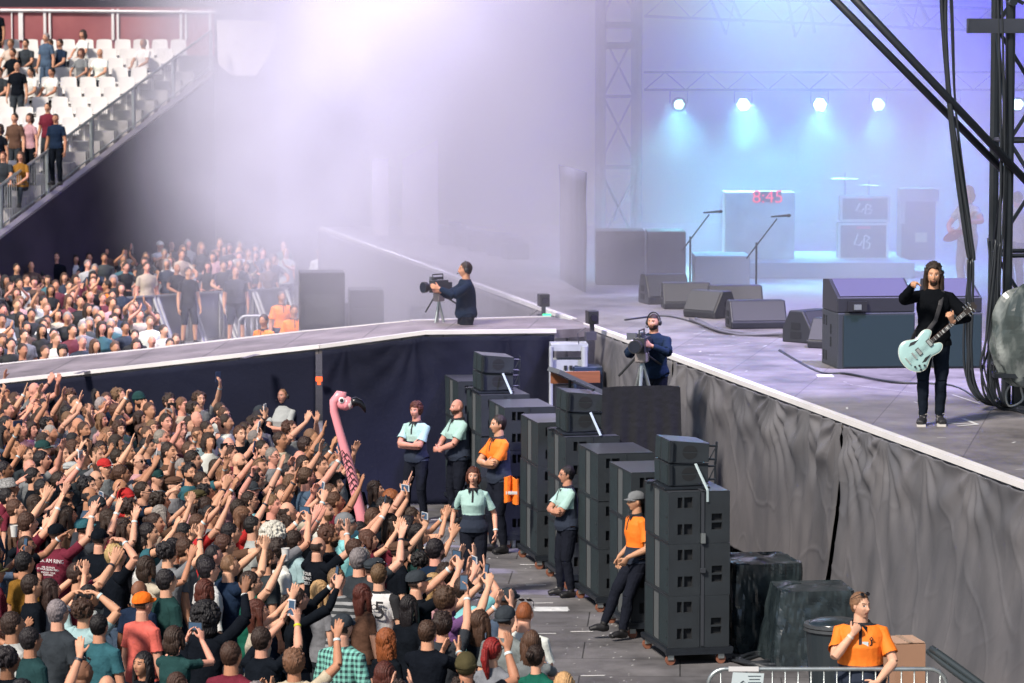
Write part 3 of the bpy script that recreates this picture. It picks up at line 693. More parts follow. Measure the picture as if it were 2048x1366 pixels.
def sidefill(px, py, W_, D_, rot, label, flip=1):
    t = empty('side_fill', P(px, py, ZS), rot, label, 'loudspeaker')
    m = MB(); hs = [(.05, .10, .10, .25), (.12, .10, .17, .25), (.05, .62, .10, .77), (.12, .62, .17, .77), (.30, .28, .38, .40), (.30, .44, .38, .56)]
    m.holed((-W_ / 2, 0, 0), (0, 0, 0.0001), (0, 0, 1), (-1, 0, 0), .001, .001, [], .01)
    h1 = .74
    m.box((0, D_ / 2, h1 / 2), (W_, D_, h1)); m.build('sub_cabinet', mat('sidefill_paint', (.030, .037, .045), .55, bump=.3, bscale=120), t, bevel=.012)
    m = MB(); m.box((.03, -.008, h1 / 2), (W_ - .10, .014, h1 - .06)); m.build('grille', mat('teal_grille', (.006, .024, .030), .7, bump=.3, bscale=200), t)
    for y, z in ((.10, .13), (.20, .13), (.10, .60), (.20, .60), (.38, .33), (.38, .50)): m = MB(); m.box((-W_ / 2 - .002, D_ - y * 1.4 + .02, z), (.008, .055, .13)); m.build('dark_handle_patch', mat('pocket_black', (0, 0, 0)), t)  # surface boxes coloured dark like shaded handle pockets
    prof = [(0, h1 + .004), (D_, h1 + .004), (D_, h1 + .26), (D_ * .70, h1 + .40), (0, h1 + .23)]
    prof = [(.02, h1 + .004), (D_, h1 + .004), (D_ * .98, h1 + .40), (D_ * .62, h1 + .42), (.02, h1 + .20)]
    m = MB(); n_ = 5; vs = [(-W_ / 2, y, z) for y, z in prof] + [(W_ / 2, y, z) for y, z in prof]
    m.add(vs, [tuple(range(n_ - 1, -1, -1)), tuple(range(n_, 2 * n_))] + [(i, (i + 1) % n_, n_ + (i + 1) % n_, n_ + i) for i in range(n_)]); m.build('top_cabinet', MONP, t, bevel=.012)
    a, b = Vector((0, prof[4][0], prof[4][1])), Vector((0, prof[3][0], prof[3][1])); d = (b - a).normalized(); nrm = Vector((1, 0, 0)).cross(d)
    M_ = Matrix((Vector((1, 0, 0)), d, nrm)).transposed(); g_ = MB(); g_.box((a + b) / 2 + nrm * .008, (W_ - .08, (b - a).length - .05, .012), 0, M_); g_.build('top_grille', mat('top_grille', (.06, .06, .10), .6, bump=.3, bscale=200), t)
    m = MB(); m.box((-W_ / 2 + .26, -.02, h1 + .09), (.26, .03, .13), 0); m.box((-W_ / 2 + .26, -.04, h1 + .08), (.10, .02, .07), 1); m.build('connector_panel', [BLACK, STEEL], t)
    return t
sidefill(1752, 737, 1.05, .9, .14, 'big side fill loudspeaker left of the singer')
sidefill(1918, 737, .62, .9, .14, 'side fill loudspeaker behind the singer and the hanging cables')
def mic_stand(pb, pt, label, clip):
    b = P(*pb, ZS); t = PY(*pt, b.y); s = empty('microphone_stand', b, 0, label, 'microphone stand', 'microphone stands on the stage')
    lx = (pt[0] - pb[0]) * b.y / F; hz = t.z - ZS; jz = hz * .66
    m = MB(); m.tube([(0, 0, .02), (0, 0, jz + .08)], .016, 8); m.build('pole', BLACKM, s)
    m = MB(); m.tube([(0, 0, 0), (0, 0, .03)], .16, 18); m.build('round_base', BLACKM, s)
    m = MB(); e_ = Vector((lx - .12, 0, hz - .05)); m.tube([Vector((0, 0, jz)) - e_.normalized() * .0 + Vector((-(lx) * .35, 0, -(hz - jz) * .35)), e_], .012, 8); m.build('boom', BLACKM, s)
    m = MB(); m.tube([(lx - .22, 0, hz - .02), (lx + .04, 0, hz)], [.012, .02], 8); m.ell((lx + .07, 0, hz), (.036, .028, .028), 10, 6); m.build('microphone', BLACK, s)
    return s
mic_stand((1380, 598), (1432, 423), 'left microphone stand with a boom, partly lost in smoke', 0)
mic_stand((1512, 618), (1568, 431), 'right microphone stand with a boom, in front of the pale smoke', 0)
# cables lying by the monitors
path('cable_bundle', 'pale snake of cable along the front of the monitor wedges', [P(1390, 640, ZS + .03), P(1440, 662, ZS + .03), P(1500, 668, ZS + .03), P(1580, 672, ZS + .03), P(1650, 690, ZS + .03)], n=4, spread=.06, r=.022, seed=9, col=mat('grey_cable', (.10, .10, .12), .5))
# drop microphone lying on the side fill
m = MB(); a = PY(1680, 578, 45.2); b = PY(1712, 577, 45.2); m.tube([a, b], .02, 8); m.ell(b, (.04, .03, .03), 8, 6); tag(m.build('microphone', BLACK, smooth=True), 'microphone resting on top of the big side fill', 'microphone')

# dark boxes and backline in the smoke
def flight(name, px0, px1, py0, py1, Y, dep, label, matl, cat='case', inset=None, extra=None):
    a = PY(px0, py1, Y); b = PY(px1, py0, Y); w_ = b.x - a.x; h = b.z - max(a.z, ZS); z0 = max(a.z, ZS)
    t = empty(name, ((a.x + b.x) / 2, Y, z0), 0, label, cat)
    m = MB(); m.box((0, dep / 2, h / 2), (w_, dep, h)); m.build('cabinet', matl, t, bevel=.015)
    if inset:
        m = MB(); m.box((0, -.006, h / 2), (w_ * .86, .012, h * .80)); m.build('front_cloth', inset, t)
    return t, w_, h
flight('speaker_box', 1192, 1290, 462, 582, 60.5, 1.0, 'dark speaker box at the left wing, beside the tower', MONP, 'loudspeaker', MONT)
flight('speaker_box', 1294, 1372, 463, 582, 60.6, 1.0, 'dark speaker box right of the one beside the tower', MONP, 'loudspeaker', MONT)
flight('riser', 1390, 1500, 512, 586, 60.3, 1.2, 'low pale topped riser between the microphone stands', mat('riser_blue', (.14, .17, .22), .6), 'riser', None)
AMPW = mat('amp_white_frame', (.62, .66, .66), .5); AMPC = mat('amp_cloth', (.03, .06, .08), .8, bump=.3, bscale=150)
for k, (y0, y1) in enumerate(((392, 443), (446, 520))):
    t, w_, h = flight('amplifier_cabinet', 1680 - k * 4, 1780 - k * 3, y0, y1, 63.4, .4, ['upper framed amplifier cabinet with a pale script emblem', 'lower framed amplifier cabinet on the riser'][k], AMPC, 'amplifier')
    m = MB()
    for x in (-1, 1): m.box((x * (w_ / 2 - .02), -.015, h / 2), (.045, .03, h))
    for z in (.02, h - .02): m.box((0, -.018, z), (w_ - .09, .03, .045))
    m.build('frame', AMPW, t)
    m = MB(); m.tube([(-.10, -.02, h * .72), (-.17, -.02, h * .42), (-.06, -.02, h * .40), (-.02, -.02, h * .52)], .016, 6); m.tube([(.02, -.02, h * .66), (0, -.02, h * .30), (.10, -.02, h * .32), (.13, -.02, h * .44), (.05, -.02, h * .50), (.12, -.02, h * .60), (.03, -.02, h * .68)], .016, 6)
    m.build('emblem', AMPW, t)
    m = MB(); m.box((0, -.02, h * .88), (.26, .012, .05)); m.build('red_badge', mat('badge_red', (.5, .05, .12), .5), t)
t, w_, h = flight('drum_riser', 1440, 1830, 525, 582, 62.2, 3.4, 'long low riser under the amplifiers', mat('riser_blue', (.1, .1, .1)), 'riser')
t, w_, h = flight('flight_case', 1450, 1590, 385, 520, 63.2, .9, 'pale equipment case carrying the red clock', mat('pale_case', (.42, .45, .46), .5, var=.3, vscale=3), 'case')
o = link('digits', text_mesh('digits', '8:45', .34, emis('clock_red', (1, .06, .10), 1.0)), t); o.location = ((1535 - 1520) * 63.2 / F, -.02, h - .19); o.rotation_euler = (math.pi / 2, 0, 0)
m = MB(); m.box((.14, -.008, h - .08), (.50, .012, .20)); m.build('clock_panel', BLACK, t)
t, w_, h = flight('keyboard_rig', 1802, 1872, 378, 520, 63.6, .8, 'pale hooded equipment rack right of the amplifiers', mat('rack_dark', (.04, .05, .07), .6), 'rack')
m = MB(); m.box((0, -.03, h - .12), (w_ + .1, .10, .22)); m.box((-w_ / 2 + .02, -.03, h * .7), (.08, .08, .5)); m.build('pale_cover', mat('pale_case', (0, 0, 0)), t)
m = MB(); m.box((.05, -.02, h * .32), (.22, .02, .18)); m.build('lit_panel', mat('panel_yellow', (.55, .55, .35), .5), t)
# cymbals above the backline
for i, (px, py, lab) in enumerate(((1690, 358, 'bright cymbal on a thin stand left of the amplifiers'), (1738, 372, 'small cymbal above the framed amplifiers'))):
    c = PY(px, py, 64.5); t = empty('cymbal_stand', (c.x, c.y, ZS + .45), 0, lab, 'cymbal stand'); hh = c.z - ZS - .45
    m = MB(); m.tube([(0, 0, 0), (0, 0, hh + .12)], .02, 6); [m.tube([(0, 0, .35), (.22 * math.cos(a), .22 * math.sin(a), 0)], .012, 5) for a in (0, 2.1, 4.2)]; m.build('stand', STEEL, t)
    m = MB(); m.tube([(0, 0, hh), (0, 0, hh + .015), (0, 0, hh + .03)], [.26 - .08 * i, .20, .05], 20); m.build('cymbal', mat('brass', (.8, .7, .4), .3, 1.0), t)

# ------------------------------------------------------------------ platforms and props by the runway corner
CLOTHB = mat('black_cover_cloth', (.008, .009, .014), .85, bump=.4, bscale=9)
YP = 43.1
pf = empty('camera_platform', (PY(1283, 772, YP).x, YP, 0), SROT, 'black cloth covered camera platform behind the subwoofer stacks', 'platform')
def cvr(u, v):
    x = (u - .5) * 1.02; z = 2.55 - v * 2.53; y = -.0 - .04 * math.sin(u * 31) * v - .12 * v * v
    return (x + (.08 * v if u > .5 else -.08 * v), y, z - .03 * (abs(u - .5) * 2) ** 6 * (1 - v))
m = MB(); m.grid(cvr, 50, 14); m.box((0, .04, 1.26), (1.0, .03, 2.54)); m.build('black_cloth', CLOTHB, pf, smooth=False); m = MB(); m.box((0, .80, .80), (1.2, 1.5, 1.6)); m.tube([(-.6, 1.5, 1.6), (-.6, 1.5, 2.5), (-.6, .1, 2.5)], .02, 6); m.build('platform_deck', BLACKM, pf)
m = MB(); m.box((-.47, 1.75, 2.50), (.66, .06, .15)); m.build('wooden_rail', mat('red_brown_timber', (.28, .10, .045), .6, var=.3, vscale=6, stretch=(.3, 4, 4)), pf)
# ramp lid left of platform
m = MB(); q = PY(1175, 760, 45.5); m.box((0, 0, 0), (.9, .5, .06)); o = m.build('case_lid', mat('lid_grey', (.10, .11, .13), .5)); o.location = PY(1166, 768, 44.5); o.rotation_euler = (0, .45, .3); tag(o, 'grey open case lid left of the covered platform', 'case')
# robotic cameras
def remote_cam(px, py, Y, label, green=False):
    p = PY(px, py, Y); z0 = ZS if py < 600 + 30 and px < 1100 else 0.0
    t = empty('remote_camera', (p.x, p.y, ZS - .02), .2, label, 'remote camera'); h = p.z - ZS + .02
    m = MB(); m.box((0, 0, h), (.16, .22, .20)); m.build('camera_body', BLACK, t, bevel=.01)
    m = MB(); m.tube([(0, -.10, h), (0, -.16, h)], .05, 12); m.build('lens', mat('lens_dark', (.01, .01, .02), .1), t)
    m = MB(); m.box((0, 0, h - .16), (.06, .06, .14)); m.box((-.02, 0, h - .28), (.16, .12, .12)); m.tube([(0, 0, 0), (0, 0, h - .3)], .03, 8); m.tube([(-.09, 0, h - .16), (-.22, 0, h - .24), (-.2, 0, h - .42)], .008, 6); m.build('pan_head', mat('cam_grey', (.05, .05, .07), .5), t)
    if green:
        m = MB(); m.box((.04, -.07, h - .24), (.13, .02, .05)); m.build('green_light', emis('green_glow', (.05, 1, .35), 1.5), t)
remote_cam(1087, 600, P(1087, 631, ZS).y, 'small remote camera with a green light at the runway joint', True)
remote_cam(1184, 634, P(1184, 665, ZS).y, 'small remote camera at the stage corner left of the headphone operator')
# equipment in the gap between runway drape and stage
gy = P(1135, 662, ZS).y - .4
t = empty('equipment_rack', (PY(1140, 700, gy).x, gy, 0), .05, 'open pale equipment rack under the runway corner', 'rack')
m = MB(); m.box((.0, .3, 2.38), (.55, .5, .1)); m.box((.0, .3, 2.05), (.5, .4, .28)); m.tube([(.22, .05, 0), (.22, .05, 2.4)], .05, 8); m.tube([(-.28, .05, 0), (-.28, .05, 2.4)], .03, 8); m.build('frame', mat('rack_pale', (.35, .38, .42), .5, var=.3), t)
m = MB(); m.box((-.05, .25, .9), (.36, .4, 1.8)); m.build('dark_panel', BLACK, t)
m = MB()
for x in (-.06, .02, .10):
    for z in (1.98, 2.08): m.box((x, .09, z), (.045, .02, .06))
m.build('socket', BLACK, t)
t = empty('speaker_cabinet', (PY(1178, 720, gy).x, gy - .1, 0), .1, 'tall dark blue cabinet in the gap beside the rack', 'cabinet'); m = MB(); m.box((0, .3, 1.05), (.42, .5, 2.1)); m.build('body', mat('deep_blue', (.015, .03, .07), .5), t, bevel=.01); m = MB(); m.box((0, .04, 1.05), (.36, .02, 1.9)); m.build('front', BLUEBLK, t)

# ------------------------------------------------------------------ stuff at lower right
PLAST = ramp_mat('black_bin_liner', [(.010, .016, .020), (.028, .040, .045)], 5, rough=.22, bump=.8, spec=.7)
def covered(name, px, py, w_, d_, h, rot, label, seed, skirt=.12):
    b = P(px, py, 0); t = empty(name, b, rot, label, 'covered equipment')
    def f(u, v):
        an = u * 2 * math.pi; cx = max(-1, min(1, 1.35 * math.cos(an))) * w_ / 2; cy = max(-1, min(1, 1.35 * math.sin(an))) * d_ / 2
        if v < .35: r = v / .35; z = h - .02 * r + .05 * noise.noise(Vector((cx * 4 * r, cy * 4 * r, seed))); k_ = r
        else: q = (v - .35) / .65; z = h * (1 - q) + .01; k_ = 1 + skirt * q + .22 * q * noise.noise(Vector((math.cos(an) * 3, math.sin(an) * 3, seed + q)))
        rr = .07 * abs(noise.noise(Vector((an * 2.5, v * 3, seed)))) + .05 * abs(noise.noise(Vector((an * 9, v * 6, seed)))) if v > .35 else 0
        return (cx * (k_ + rr), cy * (k_ + rr), z)
    m = MB(); m.grid(f, 110, 44); m.build('plastic_cover', PLAST, t); return t, h
covered('covered_box', 1516, 1290, .78, .9, 1.02, SROT, 'tall box under black plastic behind the nearest loudspeaker stack', 2, .06)
covered('covered_box', 1622, 1322, .80, .75, .86, SROT - .1, 'drooping black plastic cover left of the seated guard in orange', 5, .25)
b = P(1668, 1419, 0); t = empty('rubbish_bin', b, 0, 'round black bin behind the guard with the orange shirt', 'bin')
m = MB(); m.tube([(0, 0, 0), (0, 0, .86)], [.24, .30], 24, caps=True); m.build('tub', mat('bin_plastic', (.02, .028, .034), .4), t, smooth=False)
m = MB(); 
for z in (.84, .88): m.tube([(0, 0, z), (0, 0, z + .03)], [.325, .32], 24)
m.build('rim', mat('bin_rim', (.05, .055, .06), .3), t)
m = MB(); m.ell((0, 0, .9), (.28, .28, .07), 20, 8); m.build('liner', PLAST, t, smooth=True)
CARD = mat('cardboard', (.33, .185, .115), .8, var=.08, vscale=5)
t = empty('cardboard_box', (3.92, 33.6, 0), .18, 'brown cardboard box behind the barrier right of the guard', 'box')
m = MB(); m.box((0, 0, .475), (.31, .44, .95)); m.build('carton', CARD, t)
m = MB(); m.box((-.075, 0, .960), (.146, .43, .006)); m.box((.077, 0, .9615), (.146, .43, .006)); m.build('flap', mat('cardboard_light', (.42, .27, .19), .8), t)
m = MB(); m.box((0, .0, .967), (.05, .44, .002)); m.build('packing_tape', mat('brown_tape', (.38, .26, .18), .3), t)
# crowd barrier, bottom right
def barrier(name, p0, p1, h, label, bar=.12, group=None, matl=STEEL, r=.021, feet=True):
    p0, p1 = Vector(p0), Vector(p1); L = (p1 - p0).length; ang = math.atan2(p1.y - p0.y, p1.x - p0.x)
    t = empty(name, (p0.x, p0.y, 0), ang, label, 'barrier', group)
    m = MB(); c_ = .16; arc = [(c_ - c_ * math.cos(a), 0, h - c_ + c_ * math.sin(a)) for a in [math.pi / 2 * q / 6 for q in range(7)]]
    m.tube([(0, 0, .12)] + arc + [(L - x, 0, z) for x, _, z in reversed(arc)] + [(L, 0, .12), (0.0, 0, .12)], r, 10); m.build('frame', matl, t, smooth=True)
    m = MB(); x = bar
    while x < L - .03: m.tube([(x, 0, .12), (x, 0, h - .01)], .0075, 6); x += bar
    m.build('bars', matl, t, smooth=True)
    for fx in (.35, L - .35):
        m = MB(); m.box((fx, 0, .02), (.06, .62, .02)); m.tube([(fx, 0, .02), (fx, 0, .14)], .02, 6); m.build('foot', matl, t)
    return t
q0 = P(1416, 1338, 1.10); q1 = P(1893, 1338, 1.10)
bt = barrier('crowd_barrier', (q0.x, q0.y, 0), (q1.x, q1.y, 0), 1.10, 'steel crowd barrier with a paper notice at the bottom right')
m = MB(); m.box((.27 + .06, -.025, 1.105), (.28, .004, .045)); m.build('white_tape', TAPE, bt)
m = MB(); m.add([(.20, -.03, .86), (.50, -.03, .86), (.52, -.035, 1.065), (.23, -.03, 1.075)], [(0, 1, 2, 3)]); m.build('paper_notice', mat('paper', (.50, .58, .60), .8), bt)
m = MB()
for k in range(5): m.box((.43, -.037, 1.04 - k * .03), (.12 - .02 * (k % 2), .002, .006))
m.tube([(.30, -.037, .975), (.325, -.037, .995), (.35, -.037, .975), (.325, -.037, .955), (.30, -.037, .975)], .004, 4)
m.build('printed_lines', mat('ink', (.04, .06, .07), .8), bt)
q0 = P(1905, 1345, 1.0)
path('handrail', 'dark sloping handrail at the bottom right corner', [PY(1858, 1300, 31.2), PY(1960, 1372, 30.6), PY(2060, 1440, 30.0)], n=2, spread=.05, r=.03, seed=3, cat='handrail', col=mat('dark_rail', (.03, .04, .045), .4))
# litter and tape marks on the pit floor
m = MB(); rnd = random.Random(5)
for px, py in ((1072, 1171), (1085, 1207), (860, 1008), (880, 1040), (1164, 1264), (1242, 1267), (1185, 1352), (1090, 1268), (1480, 1302), (1165, 1150), (1060, 1130)):
    p = P(px, py, 0); strip(m, p + Vector((-.13, 0, 0)), p + Vector((.13, .02, 0)), .05, .004 + rnd.random() * .002)
o = m.build('floor_marks', TAPE); struct(o, 'stuff', 'white tape dashes on the pit floor')
def litter(px, py, s, label, name, col, cat):
    p = P(px, py, 0); mb = MB()
    mb.grid(lambda u, v: (p.x + (u - .5) * s * (1 + .3 * noise.noise(Vector((u * 5, v * 5, px)))), p.y + (v - .5) * s * .8, .006 + .05 * s * 2 * abs(noise.noise(Vector((u * 6, v * 6, py)))) * math.sin(u * math.pi) * math.sin(v * math.pi)), 14, 12)
    o = mb.build(name, col); tag(o, label, cat)
litter(1102, 1219, .42, 'crumpled white sheet on the pit floor', 'crumpled_paper', mat('paper_white', (.6, .62, .64), .7), 'paper')
litter(1500, 1285, .4, 'crumpled clear bag beside the loudspeaker dolly', 'plastic_bag', mat('bag', (.30, .34, .36), .3), 'bag')
m = MB(); p = P(1575, 1325, 0); m.box((p.x, p.y, .05), (.18, .12, .1)); tag(m.build('white_carton', mat('paper_white', (0, 0, 0)), bevel=.01), 'small white carton on the floor left of the black bin', 'carton')
path('cable_coil', 'coil of black cable on the floor right of the nearest stack', [P(1470, 1318, .03), P(1510, 1330, .03), P(1555, 1320, .03), P(1520, 1308, .03), P(1480, 1322, .03), P(1530, 1334, .03), P(1600, 1330, .03)], n=5, spread=.05, r=.02, seed=11)
m = MB(); p = P(893, 1000, 0)
m.tube([(p.x - .35, p.y, .12), (p.x + .25, p.y, .12)], .11, 14); m.tube([(p.x - .42, p.y, .12), (p.x - .35, p.y, .12)], .06, 10); m.box((p.x + .4, p.y, .14), (.12, .15, .28)); tag(m.build('gas_canister', mat('canister', (.32, .34, .34), .4, .3, var=.3), smooth=False), 'pale cylinder lying behind the security guards', 'canister')
for i, (px, py, l) in enumerate(((1021, 1085, 'clear water bottle at the foot of the fifth stack'), (1027, 1096, 'second water bottle beside the guard in orange'))):
    p = P(px, py, 0); m = MB(); m.tube([(0, 0, 0), (0, 0, .17), (0, 0, .21), (0, 0, .235)], [.035, .035, .013, .013], 12); o = m.build('water_bottle', mat('bottle_pale', (.35, .42, .42), .15), smooth=True); o.location = p; tag(o, l, 'bottle')

# cables, tape and paper on the deck
path('cable_run', 'thin black cable wandering across the deck towards the side fill', [P(1560, 700, ZS + .01), P(1640, 742, ZS + .01), P(1700, 748, ZS + .01), P(1790, 765, ZS + .01), P(1905, 770, ZS + .01), P(1960, 800, ZS + .01)], n=2, spread=.03, r=.012, seed=31)
path('cable_run', 'black cable across the hazy middle of the deck', [P(1250, 640, ZS + .01), P(1330, 632, ZS + .01), P(1400, 648, ZS + .01), P(1480, 668, ZS + .01)], n=1, spread=.0, r=.014, seed=32)
m = MB(); rnd = random.Random(12)
for k in range(26):
    px = rnd.uniform(1380, 2040); e_y = 465 + .3643 * (px - 670); py = rnd.uniform(max(640, e_y - 190), e_y - 12); p = P(px, py, ZS); a_ = rnd.uniform(0, 3.1); strip(m, p, p + Vector((math.cos(a_), math.sin(a_), 0)) * rnd.uniform(.05, .22), .025, ZS + .003 + k * .0001)
o = m.build('tape_marks', TAPE); struct(o, 'stuff', 'scraps of tape on the stage deck')
m = MB(); m.box((0, 0, .003), (.21, .30, .004)); o = m.build('set_list', mat('paper_white', (0, 0, 0))); o.location = P(1650, 752, ZS); tag(o, 'white paper sheet taped to the deck left of the side fill', 'paper')
m = MB()
for k in range(80):
    py = rnd.uniform(1010, 1366); xl = float(np.interp(py, [1000, 1100, 1200, 1366], [820, 900, 1040, 1140])); px = rnd.uniform(xl, 1300); p = P(px, py, 0); a_ = rnd.uniform(0, 3.1); s2 = rnd.uniform(.008, .028)
    m.add([(p.x, p.y, .003), (p.x + s2, p.y + s2 * .3, .006), (p.x + s2 * .6, p.y + s2, .01), (p.x - s2 * .3, p.y + s2 * .7, .004)], [(0, 1, 2, 3)])
o = m.build('litter', mat('litter_grey', (.40, .40, .40), .8, var=.6, vscale=2)); struct(o, 'stuff', 'small scraps scattered over the pit floor')
# ------------------------------------------------------------------ barricades beyond the runway
BARM = mat('barricade_metal', (.34, .34, .36), .45, .5, var=.15, vscale=5); BARP = mat('barricade_mesh', (.22, .22, .24), .6)
def barricade(x0, y0, x1, y1, label, zt_=1.15):
    a, b = P(x0, y0, zt_), P(x1, y1, zt_); L = (b - a).length; ang = math.atan2(b.y - a.y, b.x - a.x)
    t = empty('stage_barricade', (a.x, a.y, 0), ang, label, 'barricade', 'stage barricade segments')
    m = MB(); m.box((L / 2, 0, zt_ - .02), (L - .02, .10, .04)); m.build('top_rail', BARM, t); m = MB(); m.box((L / 2, .0, .03), (L - .02, .9, .03)); m.build('floor_plate', BARM, t)
    m = MB(); m.box((L / 2, .02, .58), (L - .06, .015, 1.05)); m.build('panel', BARP, t)
    for x in (.05, L - .05):
        m = MB(); m.tube([(x, -.62, .05), (x, 0, zt_ - .05)], .045, 6); m.tube([(x, 0, 0), (x, 0, zt_)], .03, 6); m.build('brace', BARM, t)
n0 = 13
for k in range(n0):
    u0, u1 = k / n0, (k + 1) / n0
    barricade(-60 + 640 * u0, 556 - 14 * u0, -60 + 640 * u1, 556 - 14 * u1, 'barricade panel before the far crowd, ' + ['at the left edge of the picture', 'below the leaning fans on the far left', 'left of the fan in a purple hat', 'under the fan in black with arms on the rail', 'under the folded arms in mid row', 'below the pale bald fan', 'under the fan in orange', 'left of the guard in black with bare arms', 'behind the black shirted guard', 'between the two black shirted guards', 'behind the stout guard in shorts', 'right of the stout guard in shorts', 'at the right end of the row'][k])
for k in range(5):
    u0, u1 = k / 5, (k + 1) / 5
    barricade(245 + 330 * u0, 594 - 20 * u0, 245 + 330 * u1, 594 - 20 * u1, 'low barricade panel in the inner lane, ' + ['beside the orange collared steward', 'left of the black shirted guard', 'between the two guards in black', 'behind the stout guard legs', 'near the kneeling orange stewards'][k])
a = P(478, 632, 1.05); b = P(548, 632, 1.05)
barrier('crowd_barrier', (a.x, a.y, 0), (b.x, b.y, 0), 1.05, 'small round cornered barrier left of the orange stewards', .13, None, BARM, .03)
# dark crates beyond the runway, by the far operator
for i, (x0, x1, y0, y1, lab) in enumerate(((600, 690, 545, 700, 'dark draped block in the haze by the pale fan'), (700, 768, 580, 665, 'hazy speaker stack left of the far camera operator'), (630, 700, 605, 700, 'low dark crate near the orange stewards'), (820, 900, 612, 650, 'flat dark case left of the far camera operator'))):
    p = PY((x0 + x1) / 2, y0, 62 + i * 1.2); w_ = (x1 - x0) * p.y / F; t = empty('equipment_crate', (p.x, p.y, 0), .1, lab, 'crate')
    m = MB(); m.box((0, .4, p.z / 2), (w_, .8, p.z)); m.build('body', MONP, t, bevel=.02); m = MB(); m.box((0, -.01, p.z * .75), (w_ * .8, .02, p.z * .2)); m.build('front_panel', MONT, t)
p = PY(945, 628, 64.0); t = empty('camera_platform', (p.x, p.y, 0), .05, 'low dark platform under the far camera operator', 'platform'); m = MB(); m.box((0, .6, p.z / 2), (1.9, 1.3, p.z)); m.build('deck_block', CLOTHB, t)
FARPLAT = p.z
# heap of gear on far left of deck
for i, (x, y, s_) in enumerate(((905, 482, .5), (938, 487, .4), (960, 495, .45), (985, 488, .35), (1010, 505, .5), (1030, 512, .4))):
    p = P(x, y + 6, ZS); m = MB(); m.box((0, 0, s_ * .4), (s_ * 1.2, s_, s_ * .8)); m.box((0.05, 0, s_ * .85), (s_ * .5, s_ * .6, s_ * .14)); o = m.build('gear_case', mat('case_mix', (.12, .12, .16), .6, var=.5, vscale=1.5), bevel=.03); o.location = p; o.rotation_euler = (0, 0, i * .7)
    tag(o, 'hazy gear case on the far left deck, ' + ['leftmost of the heap', 'second from the left, small', 'low one in the middle', 'smallest one of the heap', 'biggest one near the curtain', 'nearest the dark gathered drape'][i], 'case')
p = PY(840, 480, 76); m = MB(); m.box((p.x, 76.5, (p.z + 4.3) / 2), (.8, .5, 4.3 - p.z)); m.add([(p.x - .4, 76.25, 4.3), (p.x + .4, 76.25, 4.3), (p.x + .4, 76.25, 4.75), (p.x + .4, 76.75, 4.75), (p.x + .4, 76.75, 4.3), (p.x - .4, 76.75, 4.3)], [(0, 1, 2), (3, 4, 5), (0, 2, 3, 5), (1, 4, 3, 2)]); m.box((p.x - .9, 76.5, p.z + .9), (.35, .3, 1.8)); tag(m.build('scrim_tower', mat('pale_scrim', (.55, .50, .52), .8)), 'tall pale tower glimpsed through the smoke', 'tower')
# ------------------------------------------------------------------ people
DG = bpy.context.evaluated_depsgraph_get
def remesh(mb, voxel, smooth=2, factor=.5):
    me = mb.mesh('tmp', SKIN); o = bpy.data.objects.new('tmp', me); COL.objects.link(o)
    r = o.modifiers.new('r', 'REMESH'); r.mode = 'VOXEL'; r.voxel_size = voxel; r.use_smooth_shade = True
    if smooth: s = o.modifiers.new('s', 'SMOOTH'); s.factor = factor; s.iterations = smooth
    bpy.context.view_layer.update()
    out = bpy.data.meshes.new_from_object(o.evaluated_get(DG()))
    bpy.data.objects.remove(o); bpy.data.meshes.remove(me); return out
def np_mesh(me):
    n = len(me.vertices); v = np.empty(n * 3); me.vertices.foreach_get('co', v); nr = np.empty(n * 3); me.vertices.foreach_get('normal', nr)
    lt = np.empty(len(me.polygons), int); me.polygons.foreach_get('loop_total', lt); lv = np.empty(len(me.loops), int); me.loops.foreach_get('vertex_index', lv)
    return v.reshape(-1, 3), nr.reshape(-1, 3), lt, lv
def from_np(name, v, faces_lt, faces_lv, mats, mi=None):
    me = bpy.data.meshes.new(name); me.vertices.add(len(v)); me.vertices.foreach_set('co', np.ascontiguousarray(v).ravel())
    me.loops.add(len(faces_lv)); me.loops.foreach_set('vertex_index', faces_lv); me.polygons.add(len(faces_lt))
    me.polygons.foreach_set('loop_start', np.concatenate([[0], np.cumsum(faces_lt)[:-1]]).astype(int)); me.polygons.foreach_set('loop_total', faces_lt)
    for m in mats: me.materials.append(m)
    if mi is not None: me.polygons.foreach_set('material_index', mi)
    me.update(calc_edges=True); me.shade_smooth(); return me
def extract(name, me_np, vmask, offset, mats, mifn=None):
    v, nr, lt, lv = me_np; fid = np.repeat(np.arange(len(lt)), lt); ok = np.ones(len(lt), bool); np.logical_and.at(ok, fid, vmask[lv])
    keep = ok[fid]; l2 = lv[keep]; used, inv = np.unique(l2, return_inverse=True)
    vv = v[used] + nr[used] * offset[used][:, None]
    me = from_np(name, vv, lt[ok], inv.astype(int), mats)
    if mifn is not None:
        fc = np.add.reduceat(vv[inv], np.concatenate([[0], np.cumsum(lt[ok])[:-1]])) / lt[ok][:, None]; me.polygons.foreach_set('material_index', mifn(fc).astype(int)); me.update()
    return me
def sstep(x, a, b): t = np.clip((x - a) / (b - a), 0, 1); return t * t * (3 - 2 * t)

